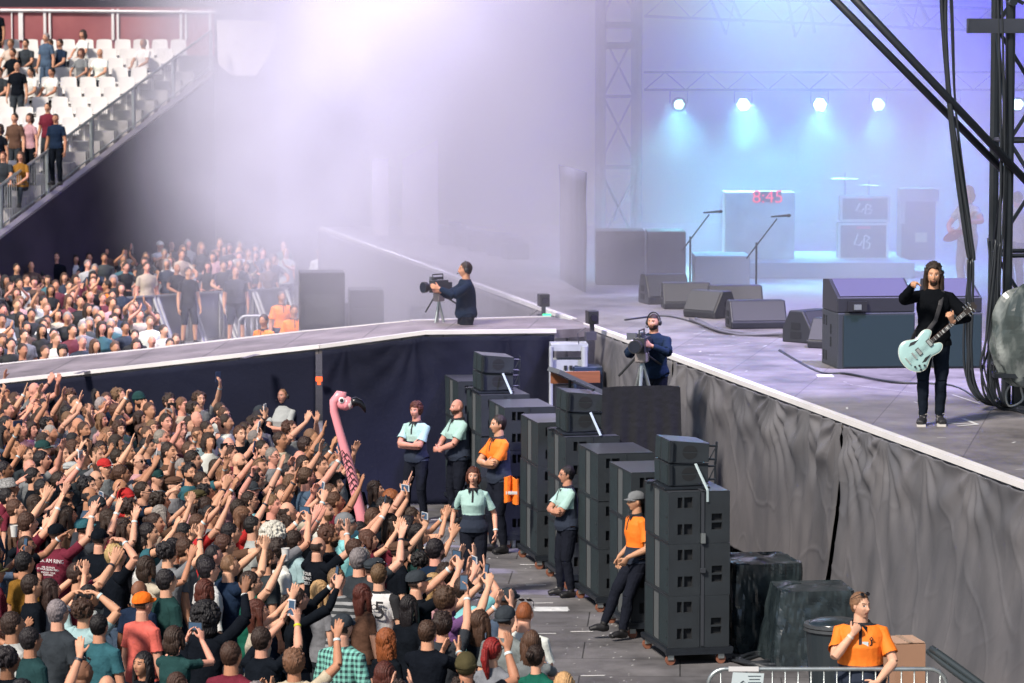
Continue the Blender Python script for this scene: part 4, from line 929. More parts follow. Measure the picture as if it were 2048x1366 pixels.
def head_geo(mb, M, fem=False, n=48, m=40):
    """sculpted head in local axes: x right, y forward, z up"""
    vs = []; fs = []
    for i in range(m + 1):
        th = math.pi * i / m
        for j in range(n):
            ph = 2 * math.pi * j / n; x, y, z = math.sin(th) * math.cos(ph), math.sin(th) * math.sin(ph), math.cos(th)
            X, Y, Z = x * .076, y * .096, z * .120
            if Z < 0:
                t = min(1, -Z / .12); X *= 1 - (.34 if not fem else .42) * t ** 1.3
                if Y < 0: Y *= 1 - .55 * t
                else: Y += .006 * t
            if Y > 0:
                g = lambda cx, cz, sx, sz: math.exp(-((abs(X) - cx) / sx) ** 2 - ((Z - cz) / sz) ** 2)
                Y += .026 * g(0, -.022, .011, .016) + .014 * g(0, .004, .008, .02)          # nose
                Y += .007 * g(.028, .036, .022, .010); Y -= .013 * g(.031, .015, .014, .012)   # brow, sockets
                Y += .006 * g(.042, -.015, .016, .016); Y += .007 * g(0, -.056, .018, .009); Y -= .004 * g(0, -.074, .02, .007); Y += .010 * g(0, -.098, .02, .014)
                Y *= 1 - .08 * max(0, Z / .12) ** 2
            vs.append(M @ Vector((X, Y, Z)))
    for i in range(m):
        for j in range(n):
            j2 = (j + 1) % n; fs.append((i * n + j, (i + 1) * n + j, (i + 1) * n + j2, i * n + j2))
    mb.add(vs, fs)
    R = M.to_3x3()
    for s in (-1, 1):
        mb.ell(M @ Vector((s * .077, -.006, .0)), (.010, .018, .030), 10, 8, M=R @ Matrix.Rotation(-.3 * s, 3, 'Z'))
def hand_geo(mb, W, d, n, side, curl, spread=1.0, thumb=.6, segs=2, point=None, rf=.0088):
    """palm, four unequal fingers and a thumb; d finger direction, n palm normal, side = thumb side sign"""
    d = d.normalized(); n = (n - d * n.dot(d)).normalized(); s = d.cross(n) * side     # s points to the thumb
    b = W + d * .088
    pts = [W - d * .01, W + d * .03, W + d * .065, W + d * .092]
    mb.tube(pts, [(.026, .019), (.034, .017), (.040, .015), (.040, .012)], 12, ref=s)
    L = [.078, .086, .080, .062]; offs = [.030, .010, -.011, -.030]
    for k in range(4):
        c = curl[k] if hasattr(curl, '__len__') else curl
        p = W + d * (.084 if k in (1, 2) else .078) + s * offs[k]; dd = (d + s * (.12, .03, -.05, -.14)[k] * spread * (1 - c * .4)).normalized(); P_ = [p - d * .02, p]; a = c * 1.45
        for q in range(segs + (1 if c > .5 else 0)):
            ax = dd.cross(n).normalized(); dd = Matrix.Rotation(-a if q == 0 else -a * .9, 3, ax) @ dd if False else (dd * math.cos(a * .6) + n * math.sin(a * .6)).normalized(); nn = None
            nn_ = (n * math.cos(a * .6) - dd * math.sin(a * .6))
            P_.append(P_[-1] + dd * L[k] / (segs + (1 if c > .5 else 0))); n2 = n - dd * n.dot(dd); n = n2.normalized() if n2.length > .2 else -d
        mb.tube(P_, [rf * 1.08] * (len(P_) - 1) + [rf * .82], 8)
        n = (s.cross(d) * side); n.normalize()
        if n.dot(d) > .99: pass
    t0 = W + d * .028 + s * .026; td = (d * .62 + s * (.75 - .4 * (1 - thumb)) + n * (.25 + .5 * (1 - thumb))).normalized()
    mb.tube([t0 - s * .012, t0 + td * .032, t0 + td * .058 + d * .008, t0 + td * .072 + d * .018], [.0125, .0115, .010, .0085], 8)
def ik(S, W, a, b, pole):
    D = W - S; L = min(D.length, (a + b) * .995); D.normalize(); x = (a * a - b * b + L * L) / (2 * L); h = math.sqrt(max(0, a * a - x * x))
    pl = pole - D * pole.dot(D); pl.normalize(); return S + D * x + pl * h, S + D * L
V = Vector
# per arm: wrist, elbow pole, finger direction, palm normal, curl
def POSE(R, L, hp=.12, hy=0.0, lean=0.0): return dict(R=R, L=L, hp=hp, hy=hy, lean=lean)
DN = ((.27, .06, .84), (.35, -1, 0), (0, .15, -1), (-1, 0, 0), .35)
def mir(a): f = lambda v: (-v[0],) + tuple(v[1:]); return (f(a[0]), f(a[1]), f(a[2]), f(a[3]), a[4])
UP_OPEN = ((.30, .26, 1.84), (1, -.3, -.6), (.1, .25, 1), (-.2, 1, -.1), .12)
POSES = {
 'down': POSE(DN, mir(DN)),
 'clap': POSE(((.10, .34, 1.76), (1, -.1, -.5), (-.15, .35, 1), (-1, -.1, 0), .10), ((-.09, .36, 1.74), (-1, -.1, -.5), (.1, .35, 1), (1, -.1, 0), .12)),
 'fist': POSE(((.26, .26, 1.88), (1, -.3, -.5), (0, .1, 1), (-.3, 1, 0), 1.0), mir(DN)),
 'point': POSE(((.24, .40, 1.68), (1, 0, -.8), (-.05, 1, .55), (-.5, -.2, -1), (.05, .9, 1, 1)), mir(DN)),
 'wave': POSE(UP_OPEN, mir(DN)),
 'bothup': POSE(UP_OPEN, mir(((.24, .32, 1.78), (1, -.1, -.3), (.15, .3, 1), (-.5, 1, 0), .2))),
 'phone': POSE(((.085, .40, 1.74), (1, -.1, -.8), (-.25, .30, 1), (-1, .3, 0), .42), ((-.085, .40, 1.74), (-1, -.1, -.8), (.25, .30, 1), (1, .3, 0), .42)),
 'phone1': POSE(((.17, .40, 1.90), (1, -.1, -.6), (-.1, .15, 1), (-.6, -.6, 0), .5), mir(DN)),
 'clapface': POSE(((.09, .38, 1.62), (1, 0, -.9), (-.15, .45, 1), (-1, -.1, 0), .12), ((-.08, .40, 1.60), (-1, 0, -.9), (.12, .4, 1), (1, -.1, 0), .15)),
 'wavelow': POSE(((.30, .34, 1.72), (1, -.3, -.9), (.1, .3, 1), (-.5, .8, 0), .3), mir(DN)),
 'phoneface': POSE(((.085, .38, 1.56), (1, 0, -.9), (-.25, .25, 1), (-1, .3, 0), .42), ((-.085, .38, 1.56), (-1, 0, -.9), (.25, .25, 1), (1, .3, 0), .42)),
 'claplow': POSE(((.10, .42, 1.40), (1, -.2, -.8), (-.15, .7, .9), (-1, 0, .1), .1), ((-.07, .42, 1.37), (-1, -.2, -.8), (.15, .7, .9), (1, 0, .1), .12)),
 'handshead': POSE(((.12, .06, 1.80), (1, .35, .15), (-1, .1, .25), (0, -.3, -1), .4), mir(((.13, .03, 1.80), (1, .35, .1), (-1, .1, .2), (0, -.3, -1), .45))),
 'rail': POSE(((.20, .42, 1.10), (1, -.3, -.3), (-1, .3, 0), (0, 0, -1), .3), mir(((.20, .42, 1.10), (1, -.3, -.3), (-1, .3, 0), (0, 0, -1), .3)), lean=.10),
 'crossed': POSE(((-.10, .24, 1.16), (1, .25, -.5), (-1, -.15, .25), (0, -1, 0), .3), ((.10, .19, 1.12), (-1, .25, -.5), (1, -.25, .2), (0, -1, 0), .3), hp=0),
}
BASE = {}
def make_body(key, pose, fem=False, voxel=.0072, sleeve=.62, longsl=False, build=1.0, legs=None, hero=None, shirtmats=None, shirtmi=None, hem=.90, loose=1.0, collar=0, segs=2, trmats=None, goatee=False):
    """one continuous body surface grown from a jointed skeleton, plus garments lifted off it"""
    mb = MB(); seg = []
    sh = .185 if not fem else .160; sh *= (.5 + .5 * build); bw = build
    T = [(.83, .10, .085), (.90, .165, .115), (.96, .172, .122), (1.06, .148, .108), (1.16, .155, .112), (1.28, .178, .120), (1.37, .182, .108), (1.43, .150, .085), (1.475, .075, .066)]
    if fem: T = [(.83, .10, .085), (.90, .170, .120), (.96, .168, .120), (1.06, .128, .098), (1.16, .135, .105), (1.27, .150, .128), (1.36, .155, .100), (1.43, .125, .078), (1.475, .062, .058)]
    ln = pose.get('lean', 0)
    def LT(p): p = V(p); z = max(0, p.z - .95); return V((p.x, p.y + z * math.sin(ln) * 1.0, p.z - z * (1 - math.cos(ln))))
    pts = [LT((0, (.012 if t[0] > 1.2 else 0), t[0])) for t in T]
    belly = .02 * max(0, build - 1) * 10
    mb.tube(pts, [(t[1] * (bw if t[0] > .85 else 1) + (.012 if build > 1.1 and t[0] < 1.2 else 0), t[2] * bw + (belly * .6 if .95 < t[0] < 1.3 else 0)) for t in T], 24, ref=(1, 0, 0))
    for i in range(len(pts) - 1): seg.append(('torso', pts[i], pts[i + 1], T[i][2] * bw * 1.25, T[i + 1][2] * bw * 1.25))
    nb = LT((0, 0, 1.45)); hc = LT((0, .018, 1.628)); nt_ = hc + V((0, -.018, -.06)); rn = .056 if not fem else .045; rn *= (.5 + .5 * build)
    mb.tube([nb, nt_], [rn * 1.15, rn], 14); seg.append(('neck', nb + V((0, 0, .05)), nt_, rn, rn))
    MH = Matrix.Translation(hc) @ Matrix.Rotation(pose.get('hy', 0), 4, 'Z') @ Matrix.Rotation(pose.get('hp', .12), 4, 'X') @ Matrix.Diagonal((.95, .95, .95, 1))
    head_geo(mb, MH, fem); seg.append(('head', hc + V((0, 0, .03)), hc + V((0, .02, -.05)), .085, .062))
    info = {'head': MH, 'wrist': {}, 'palm': {}}
    ra = 1.0 if not fem else .80
    for sd, key_ in ((1, 'R'), (-1, 'L')):
        W, pole, d, n, curl = pose[key_]; S = LT((sd * (sh - .008), 0, 1.388)); W = LT(W) if ln else V(W)
        if S.z < W.z: S = S + V((0, 0, .03 * min(1, (W.z - S.z) * 2)))
        El, Wr = ik(S, W, .30, .265, V(pole)); k = ra * (.6 + .4 * build)
        mb.tube([S + V((-sd * .085, 0, .015)), S, S.lerp(El, .35), El], [.058 * k, .056 * k, .050 * k, .041 * k], 12)
        f = El.lerp(Wr, .3); mb.tube([El, f, Wr], [.041 * k, .043 * k, .026 * (.5 + .5 * k)], 12)
        hd = V(d).normalized(); hn = V(n)
        hand_geo(mb, Wr, hd, hn, 1 if (hd.cross(hn)).dot(V((0, 0, 0))) >= 0 and True else 1, curl, segs=segs) if False else hand_geo(mb, Wr, hd, hn, sd, curl, segs=segs)
        seg += [('uarm' + key_, S, El, .055 * k, .041 * k), ('farm' + key_, El, Wr, .042 * k, .026 * k), ('hand', Wr + hd * .03, Wr + hd * .17, .03, .02)]
        z = (Wr - El).normalized(); x = z.cross(V((0, 1, 0.1))).normalized(); info['wrist'][key_] = Matrix.Translation(Wr - z * .03) @ Matrix((x, z.cross(x), z)).transposed().to_4x4(); info['palm'][key_] = (Wr + hd * .09 + hn.normalized() * .03, hd, hn.normalized())
    lg = legs or ((.10, .0, 0), (-.10, .0, 0))
    for i, (fx, fy, kb) in enumerate(lg):
        sd = 1 if i == 0 else -1; Hp = V((sd * .09, 0, .90)); An = V((fx, fy, .085 + (kb if kb > 0 else 0))); 
        Kn, An = ik(Hp, An, .415, .41, V((sd * .15, 1, 0)))
        k = build * (1 if not fem else .95)
        mb.tube([Hp + V((0, 0, .03)), Hp, Hp.lerp(Kn, .4), Kn], [.085 * k, .094 * k, .082 * k, .058], 14); mb.tube([Kn, Kn.lerp(An, .3) + V((0, -.012, 0)), An], [.057, .057, .038], 12)
        toe = V((sd * .035, .15, -.035)); mb.tube([An + V((0, -.055, -.045)), An + V((0, .0, -.035)), An + toe * .6 + V((0, 0, -.01)), An + toe + V((0, .01, -.012))], [(.034, .035), (.040, .048), (.045, .034), (.036, .022)], 12, ref=(1, 0, 0))
        seg += [('leg', Hp, Kn, .088 * k, .058), ('shin', Kn, An, .056, .038), ('foot', An + V((0, -.05, -.045)), An + toe, .04, .036)]
    me = remesh(mb, voxel, 1 if voxel > .006 else 2, .4)
    npm = np_mesh(me); v = npm[0]
    best = np.full(len(v), 9.0); part = np.zeros(len(v), int); par = np.zeros(len(v)); names = []
    for i, (nm, a, b, r0, r1) in enumerate(seg):
        a = np.array(a); b = np.array(b); ab = b - a; t = np.clip((v - a) @ ab / (ab @ ab), 0, 1); dd = np.linalg.norm(v - (a + t[:, None] * ab), axis=1) - (r0 + (r1 - r0) * t)
        u = dd < best; best[u] = dd[u]; part[u] = i; par[u] = t[u]; names.append(nm)
    nm_ = np.array(names)[part]
    # face paint in head space
    Hi = np.array(MH.inverted()); vl = v @ Hi[:3, :3].T + Hi[:3, 3]
    lt, lv = npm[2], npm[3]; st_ = np.concatenate([[0], np.cumsum(lt)[:-1]]); fc = np.add.reduceat(vl[lv], st_) / lt[:, None]; ax = np.abs(fc[:, 0]); mi = np.zeros(len(lt), int)
    fr = fc[:, 1] > .05
    mi[fr & (np.abs(ax - .030) < .013) & (np.abs(fc[:, 2] - .013) < .0062)] = 1
    mi[fr & (np.abs(ax - .031) < .020) & (np.abs(fc[:, 2] - .038) < (.0045 if voxel > .006 else .0045))] = 2
    mi[fr & (ax < .021) & (np.abs(fc[:, 2] + .056) < .0065)] = 3
    if voxel < .006: mi[fr & (np.abs(ax - .030) < .013) & (np.abs(fc[:, 2] - .014) < .0065)] = 4; mi[fr & (np.abs(ax - .031) < .006) & (np.abs(fc[:, 2] - .014) < .0065)] = 1
    body = from_np('person', v, lt, lv, [SKIN, EYEDARK, BROW, LIPS, EYEWHITE], mi)
    z = v[:, 2]; rs = np.random.RandomState(len(lt) % 97); wob = np.zeros(len(v)); wv = v + .03 * np.sin(v[:, [1, 2, 0]] * 17 + 1.3)
    for q in range(9):
        dv = rs.normal(size=3); dv[2] *= .8; dv *= rs.uniform(16, 48) / np.linalg.norm(dv); wob += (1 - 2 * np.abs(np.sin(wv @ dv * .5 + rs.uniform(0, 6)))) * .0016
    isT = nm_ == 'torso'; ua = np.char.startswith(nm_, 'uarm'); fa = np.char.startswith(nm_, 'farm')
    smask = (isT & (z > hem) & (z < 1.485)) | (ua & ((par < sleeve) | longsl)) | (fa & longsl & (par < .93)) | ((nm_ == 'neck') & (z < 1.475 + .03 * collar))
    smask |= (nm_ == 'leg') & (z > hem + .012) & (z < .96)
    off = .010 + wob + .012 * loose * sstep(z, 1.25, .95) * isT + .012 * loose * (ua * sstep(par, .25, .75)) + .006 * longsl
    off = np.where(fa, .011 + wob * .7, off); off = np.where((nm_ == 'leg'), .022 + wob, off); off = np.maximum(off, .005)
    info['shirt'] = extract('shirt', npm, smask, off, shirtmats or [CLOTH], shirtmi)
    lgm = nm_ == 'leg'; tm = ((isT & (z < hem + .05)) | lgm | ((nm_ == 'shin') & (par < .93)))
    info['trousers'] = extract('trousers', npm, tm, np.where(isT | (z > .8), .009 + wob * .3, .014 + wob), trmats or [CLOTH])
    fm = (nm_ == 'foot') | ((nm_ == 'shin') & (par > .9)); info['shoes'] = [extract('shoe', npm, fm & (v[:, 0] * s_ > 0), np.where(fm, .006, 0.), [PLAIN]) for s_ in (-1, 1)]
    # beard shell
    vy = vl; bm_ = (nm_ == 'head') & (vy[:, 2] < -.028) & (vy[:, 1] > -.005) & ~((np.abs(vy[:, 0]) < .022) & (np.abs(vy[:, 2] + .056) < .007) & (vy[:, 1] > .05)) & ~((np.abs(vy[:, 0]) < .03) & (vy[:, 2] > -.040))
    if goatee: bm_ &= (np.abs(vy[:, 0]) < .036) & (vy[:, 1] > .03)
    info['beard'] = extract('beard', npm, bm_, np.where(bm_, .008 + .003 * np.sin(v[:, 0] * 300) * np.sin(v[:, 2] * 280), 0), [HAIR])
    sc_m = (nm_ == 'head') & (((vy[:, 2] > .062) & (vy[:, 1] > 0.02)) | ((vy[:, 2] > -.005 - .5 * np.minimum(0, vy[:, 1] + .02) * -1) & (vy[:, 1] <= .02) & (vy[:, 1] > -.03) & (vy[:, 2] > .02)) | ((vy[:, 1] <= -.03) & (vy[:, 2] > -.06)))
    info['stubble'] = extract('hair', npm, sc_m, np.where(sc_m, .0035, 0), [HAIR]) 
    top = vy[:, 2] > .045
    sb = (nm_ == 'head') & (vy[:, 1] < -.0) & (vy[:, 2] < .062) & (vy[:, 2] > -.06) & (sc_m)
    info['ring'] = extract('hair', npm, sb, np.where(sb, .006, 0), [HAIR])
    bpy.data.meshes.remove(me); info['body'] = body; return info
BROW = mat('eyebrow', (.06, .035, .022), .8)

def mirror_info(inf):
    out = {}
    for k, m_ in inf.items():
        if isinstance(m_, bpy.types.Mesh):
            v, nr, lt, lv = np_mesh(m_); v = v * np.array([-1, 1, 1]); st_ = np.concatenate([[0], np.cumsum(lt)[:-1]])
            idx = np.arange(len(lv)); fid = np.repeat(np.arange(len(lt)), lt); pos = idx - st_[fid]; lv2 = lv[st_[fid] + (lt[fid] - 1 - pos)]
            mi = np.empty(len(lt), int); m_.polygons.foreach_get('material_index', mi)
            out[k] = from_np(m_.name, v, lt, lv2, list(m_.materials), mi)
    S = Matrix.Diagonal((-1, 1, 1, 1)); out['head'] = S @ inf['head'] @ S
    out['wrist'] = {('L' if k == 'R' else 'R'): S @ m_ @ S for k, m_ in inf['wrist'].items()}
    f = lambda q: V((-q[0], q[1], q[2])); out['palm'] = {('L' if k == 'R' else 'R'): tuple(f(q) for q in t) for k, t in inf['palm'].items()}
    return out

# hair styles built in head space and shared
def hair_mesh(kind):
    m = MB(); rnd = random.Random(hash(kind) % 1000 if False else len(kind) * 7 + ord(kind[0]))
    if kind in ('short', 'quiff', 'mop', 'long', 'longwavy', 'pony', 'bun', 'bob', 'singer'):
        t = {'short': .012, 'quiff': .014, 'mop': .024, 'long': .016, 'longwavy': .022, 'pony': .010, 'bun': .010, 'bob': .02, 'singer': .018}[kind]
        m.ell((0, -.022, .032), (.074 + t, .088 + t, .096 + t), 28, 20)
        if kind in ('short', 'quiff', 'mop'): m.ell((0, -.045, -.01), (.066 + t * .6, .052 + t, .072), 20, 14)
    if kind in ('quiff', 'mop', 'singer'):
        for i in range(26 if kind in ('quiff', 'short') else 44):
            a = rnd.uniform(0, 6.28); e_ = rnd.uniform(.15 if kind == 'quiff' else -.1, 1.2); r = 1.04
            p = V((math.cos(a) * math.cos(e_) * .088 * r, -.022 + math.sin(a) * math.cos(e_) * .10 * r, .035 + math.sin(e_) * .115 * r)); 
            if p.y > .05 and p.z < .075: continue
            m.ell(p, (.017, .017, .016) if kind != 'short' else (.013, .013, .012), 8, 6)
    if kind in ('long', 'longwavy', 'bob', 'singer'):
        Lh = {'long': -.34, 'longwavy': -.36, 'bob': -.14, 'singer': -.27}[kind]; z0 = .02
        zs = [z0 + (Lh - z0) * q / 6 for q in range(7)]
        m.tube([(0, -.055 - .035 * math.sin(q / 6 * 3.1), z) for q, z in enumerate(zs)], [(.088 + .012 * math.sin(q) - .045 * (q == 6), .050 - .008 * q / 2) for q in range(7)], 18, ref=(1, 0, 0))
        for s in (-1, 1):
            m.tube([(s * .078, .005, .05), (s * .088, .0, 0), (s * .090, -.002, -.06), (s * .082, .0, Lh * .55), (s * .075, .0, Lh * (.85 if kind == 'singer' else .75))], [(.020, .034), (.019, .034), (.024 if kind == 'singer' else .018, .034), (.026 if kind == 'singer' else .018, .028), (.01, .014)], 10, ref=(1, 0, 0))
        if kind in ('longwavy', 'singer'):
            for i in range(90 if kind == 'longwavy' else 40):
                a = rnd.uniform(2.9, 6.5); z = rnd.uniform(Lh, .05); m.ell((math.cos(a) * .098, -.05 + math.sin(a) * .06, z), (.018, .018, .026), 8, 6)
    if kind == 'pony': m.tube([(0, -.10, .05), (0, -.15, .04), (.005, -.17, -.04), (.01, -.155, -.16), (.005, -.14, -.24)], [.026, .034, .038, .030, .010], 12); m.ell((0, -.045, -.01), (.070, .055, .066), 18, 12)
    if kind == 'bun': m.ell((0, -.125, .06), (.042, .040, .042), 14, 10); m.ell((0, -.045, -.01), (.070, .055, .066), 18, 12)
    if kind in ('afro', 'curly'):
        R_ = .15 if kind == 'afro' else .105; m.ell((0, -.03, .04), (R_ * .86, R_ * .86, R_ * .9), 24, 18)
        for i in range(260 if kind == 'afro' else 120):
            a = rnd.uniform(0, 6.28); e_ = math.asin(rnd.uniform(-.75, 1)); p = V((math.cos(a) * math.cos(e_), math.sin(a) * math.cos(e_), math.sin(e_))) * R_ * .92 + V((0, -.035, .04))
            if p.y > .06 and p.z < .07: continue
            m.ell(p, (.020, .020, .020), 8, 6)
        if kind == 'afro': m.tube([(0, -.06, 0), (0, -.08, -.12), (0, -.07, -.2)], [(.13, .08), (.13, .08), (.06, .04)], 16, ref=(1, 0, 0))
    me = remesh(m, .0072, 2, .5); v, nr, lt, lv = np_mesh(me)
    ang = np.arctan2(v[:, 1] + .03, v[:, 0]); st = .0036 * np.sin(ang * 40 + 4 * np.sin(v[:, 2] * 34 + v[:, 0] * 20)) + .0026 * np.sin(v[:, 0] * 190 + 3 * np.sin(v[:, 1] * 50)) * np.sin(v[:, 2] * 110)
    if kind in ('long', 'bob', 'pony', 'singer'): st = .0035 * np.sin(v[:, 0] * 330 + 2 * np.sin(v[:, 2] * 25)) + .002 * np.sin(ang * 60)
    # cut the fringe so the face stays open
    v = v + nr * st[:, None]; fm = (v[:, 1] > .055) & (v[:, 2] < (.082 if kind == 'singer' else .062) + .006 * np.sin(v[:, 0] * 90)); v[:, 1] = np.where(fm, .045, v[:, 1])
    out = from_np('hair', v, lt, lv, [HAIR]); bpy.data.meshes.remove(me); return out
HM = {k: hair_mesh(k) for k in ('short', 'quiff', 'mop', 'long', 'longwavy', 'pony', 'bun', 'bob', 'afro', 'curly', 'singer')}
def cap_mesh(kind):
    m = MB()
    def dome(u, v):
        a = u * 2 * math.pi; e_ = v * math.pi / 2; sq = 1.0
        return (math.cos(a) * math.cos(e_) * .092 * sq, -.012 + math.sin(a) * math.cos(e_) * .112, .042 + math.sin(e_) ** .8 * .095)
    if kind in ('cap', 'capback'):
        m.grid(dome, 32, 10); m.ell((0, -.012, .137), (.008, .008, .006), 8, 4)
        sg = 1 if kind == 'cap' else -1
        def brim(u, v): x = (u - .5) * .15; r = math.sqrt(max(0, 1 - (x / .078) ** 2)); return (x * (1 + .05 * v), sg * (.085 * r + v * .085 * (r ** .5) + .0) - .012 * (1 if sg > 0 else 0), .046 - .012 * v - 1.8 * x * x)
        m.grid(brim, 14, 5); m.grid(lambda u, v: (lambda q: (q[0], q[1], q[2] - .006))(brim(1 - u, v)), 14, 5)
        for i in range(6):
            a = i * math.pi / 3; m.tube([dome(a / 6.283, t / 6 * .98) for t in range(7)], .0018, 4)
    elif kind == 'flat': m.ell((0, .01, .075), (.095, .128, .050), 24, 12); m.ell((0, .105, .055), (.07, .05, .012), 16, 6); m.tube([(0, -.0, .035), (0, 0, .06)], [(.090, .112), (.092, .114)], 24, ref=(1, 0, 0))
    elif kind == 'beanie': m.ell((0, -.02, .05), (.092, .112, .105), 24, 14); m.tube([(0, -.016, .025), (0, -.016, .06)], [(.095, .114), (.094, .113)], 24, ref=(1, 0, 0))
    elif kind == 'bucket': m.tube([(0, -.01, .03), (0, -.01, .05), (0, -.01, .13), (0, -.01, .135)], [(.135, .15), (.094, .114), (.078, .09), (.05, .06)], 28, ref=(1, 0, 0))
    return m.mesh('cap', [CLOTH if kind not in ('bucket',) else mat('pattern_cloth', (.2, .2, .2), .8, var=.9, vscale=60)])
CM = {k: cap_mesh(k) for k in ('cap', 'capback', 'flat', 'beanie', 'bucket')}
for m_ in CM.values(): m_.shade_smooth()
def glasses_mesh(sun=False, on_head=False):
    m = MB()
    for s in (-1, 1):
        c = V((s * .032, .098, .014)); pts = [c + V((math.cos(a) * .022, -abs(math.cos(a)) * .004, math.sin(a) * .015)) for a in [2 * math.pi * t / 12 for t in range(13)]]
        m.tube(pts, .003, 5, caps=False); m.tube([(s * .054, .095, .018), (s * .080, .06, .016), (s * .084, -.01, .012)], .003, 5)
        if sun: m.add([q + V((0, -.001, 0)) for q in pts[:-1]], [tuple(range(12))])
    m.tube([(-.010, .103, .016), (.010, .103, .016)], .003, 5); me = m.mesh('glasses', [mat('spectacle_frame', (.012, .012, .016), .25)]); 
    if on_head: me.transform(Matrix.Translation((0, -.030, .066)) @ Matrix.Rotation(.45, 4, 'X') @ Matrix.Scale(1.10, 4))
    return me
GM = {'glasses': glasses_mesh(), 'sunglasses': glasses_mesh(True), 'headshades': glasses_mesh(True, True)}
def headphone_mesh():
    m = MB(); m.tube([(math.cos(a) * .098, -.01, .02 + math.sin(a) * .125) for a in [math.pi * t / 14 for t in range(15)]], .010, 8)
    for s in (-1, 1): m.ell((s * .095, -.008, .0), (.024, .036, .042), 14, 10)
    m.tube([(.095, .01, -.02), (.09, .07, -.06), (.05, .11, -.06)], .004, 6); m.ell((.045, .112, -.058), (.012, .01, .01), 8, 6)
    return m.mesh('headphones', [BLACK])
HPM = headphone_mesh(); HPM.shade_smooth()
def band_mesh():
    m = MB(); m.tube([(0, 0, -.011), (0, 0, .011)], .0335, 16, caps=False); m.tube([(0, 0, .011), (0, 0, -.011)], .0315, 16, caps=False); return m.mesh('wristband', [PLAIN])
BAND = band_mesh()

SK = {'fair': (.60, .32, .215), 'light': (.54, .275, .17), 'tan': (.42, .20, .115), 'brown': (.20, .09, .05), 'pink': (.62, .29, .215)}
HC = {'black': (.012, .010, .012), 'dark': (.028, .016, .012), 'brown': (.065, .032, .020), 'light': (.16, .085, .045), 'ginger': (.22, .065, .02), 'blond': (.40, .26, .12), 'grey': (.22, .20, .19), 'white': (.62, .58, .53), 'red': (.20, .012, .012), 'auburn': (.08, .022, .014)}
SHC = {'black': (.006, .008, .012), 'charcoal': (.035, .042, .05), 'navy': (.012, .022, .045), 'white': (.62, .62, .60), 'grey': (.17, .18, .19), 'lightgrey': (.36, .38, .38), 'teal': (.035, .115, .14), 'darkgreen': (.018, .05, .05), 'maroon': (.13, .02, .035), 'red': (.42, .03, .03), 'coral': (.62, .13, .11), 'lightblue': (.30, .44, .46), 'cream': (.45, .38, .30), 'olive': (.07, .06, .03), 'ochre': (.20, .10, .02), 'aqua': (.20, .48, .52), 'green': (.01, .09, .06), 'purple': (.13, .06, .16), 'orange': (.80, .16, .02), 'brown': (.09, .05, .035), 'denim': (.06, .09, .14), 'pinkish': (.45, .25, .27)}
TROU = [SHC['black'], SHC['charcoal'], SHC['denim'], SHC['navy']]
NAMEC = {'fair': 'pale', 'dark': 'dark brown', 'light': 'light brown', 'lightgrey': 'light grey', 'darkgreen': 'dark green', 'lightblue': 'light blue', 'pinkish': 'pale pink', 'charcoal': 'charcoal'}
def jit(c, a=.15, rnd=random): f = 1 + rnd.uniform(-a, a); return tuple(min(.9, x * f * (1 + rnd.uniform(-a, a) * .3)) for x in c)

def add_person(inf, loc, yaw, skin, hair=None, hcol='brown', shirt='black', trousers=None, cap=None, capcol='black', glasses=None, bands='', bandcol=(.55, .66, .66), scale=1.0, beard=None, headphones=False, shoes=(.02, .02, .02), shirtcol=None, hscale=1.0, legs=True, rnd=random, feet=True):
    o = link('person', inf['body'], col=jit(SK[skin], .10, rnd)); o.location = loc; o.rotation_euler = (0, 0, yaw); o.scale = (scale,) * 3
    if shirt: link('shirt', inf['shirt'], o, col=shirtcol or jit(SHC[shirt], .12, rnd))
    if legs: link('trousers', inf['trousers'], o, col=trousers or rnd.choice(TROU))
    if feet:
        for q_ in inf['shoes']: link('shoe', q_, o, col=shoes)
    MHd = inf['head']
    if hair in HM and not cap: link('hair', HM[hair], o, MHd @ Matrix.Scale(hscale, 4), col=jit(HC[hcol], .25, rnd))
    elif hair in HM and cap and hair in ('long', 'bob', 'longwavy', 'pony', 'curly', 'mop'): link('hair', HM['long' if hair in ('long', 'longwavy') else 'bob' if hair == 'bob' else 'short'], o, MHd @ Matrix.Scale(.94, 4), col=jit(HC[hcol], .2, rnd))
    elif hair == 'ring': link('hair', inf['ring'], o, col=HC[hcol])
    elif hair == 'buzz' or (cap and hair): link('hair', inf['stubble'], o, col=HC[hcol])
    if cap: link('cap', CM[cap], o, MHd, col=SHC.get(capcol, (.1, .1, .1)))
    if glasses: link('glasses', GM[glasses], o, MHd)
    if headphones: link('headphones', HPM, o, MHd)
    if beard: link('beard', inf['beard'], o, col=HC[beard])
    for s in bands: link('wristband', BAND, o, inf['wrist'][s], col=bandcol)
    return o
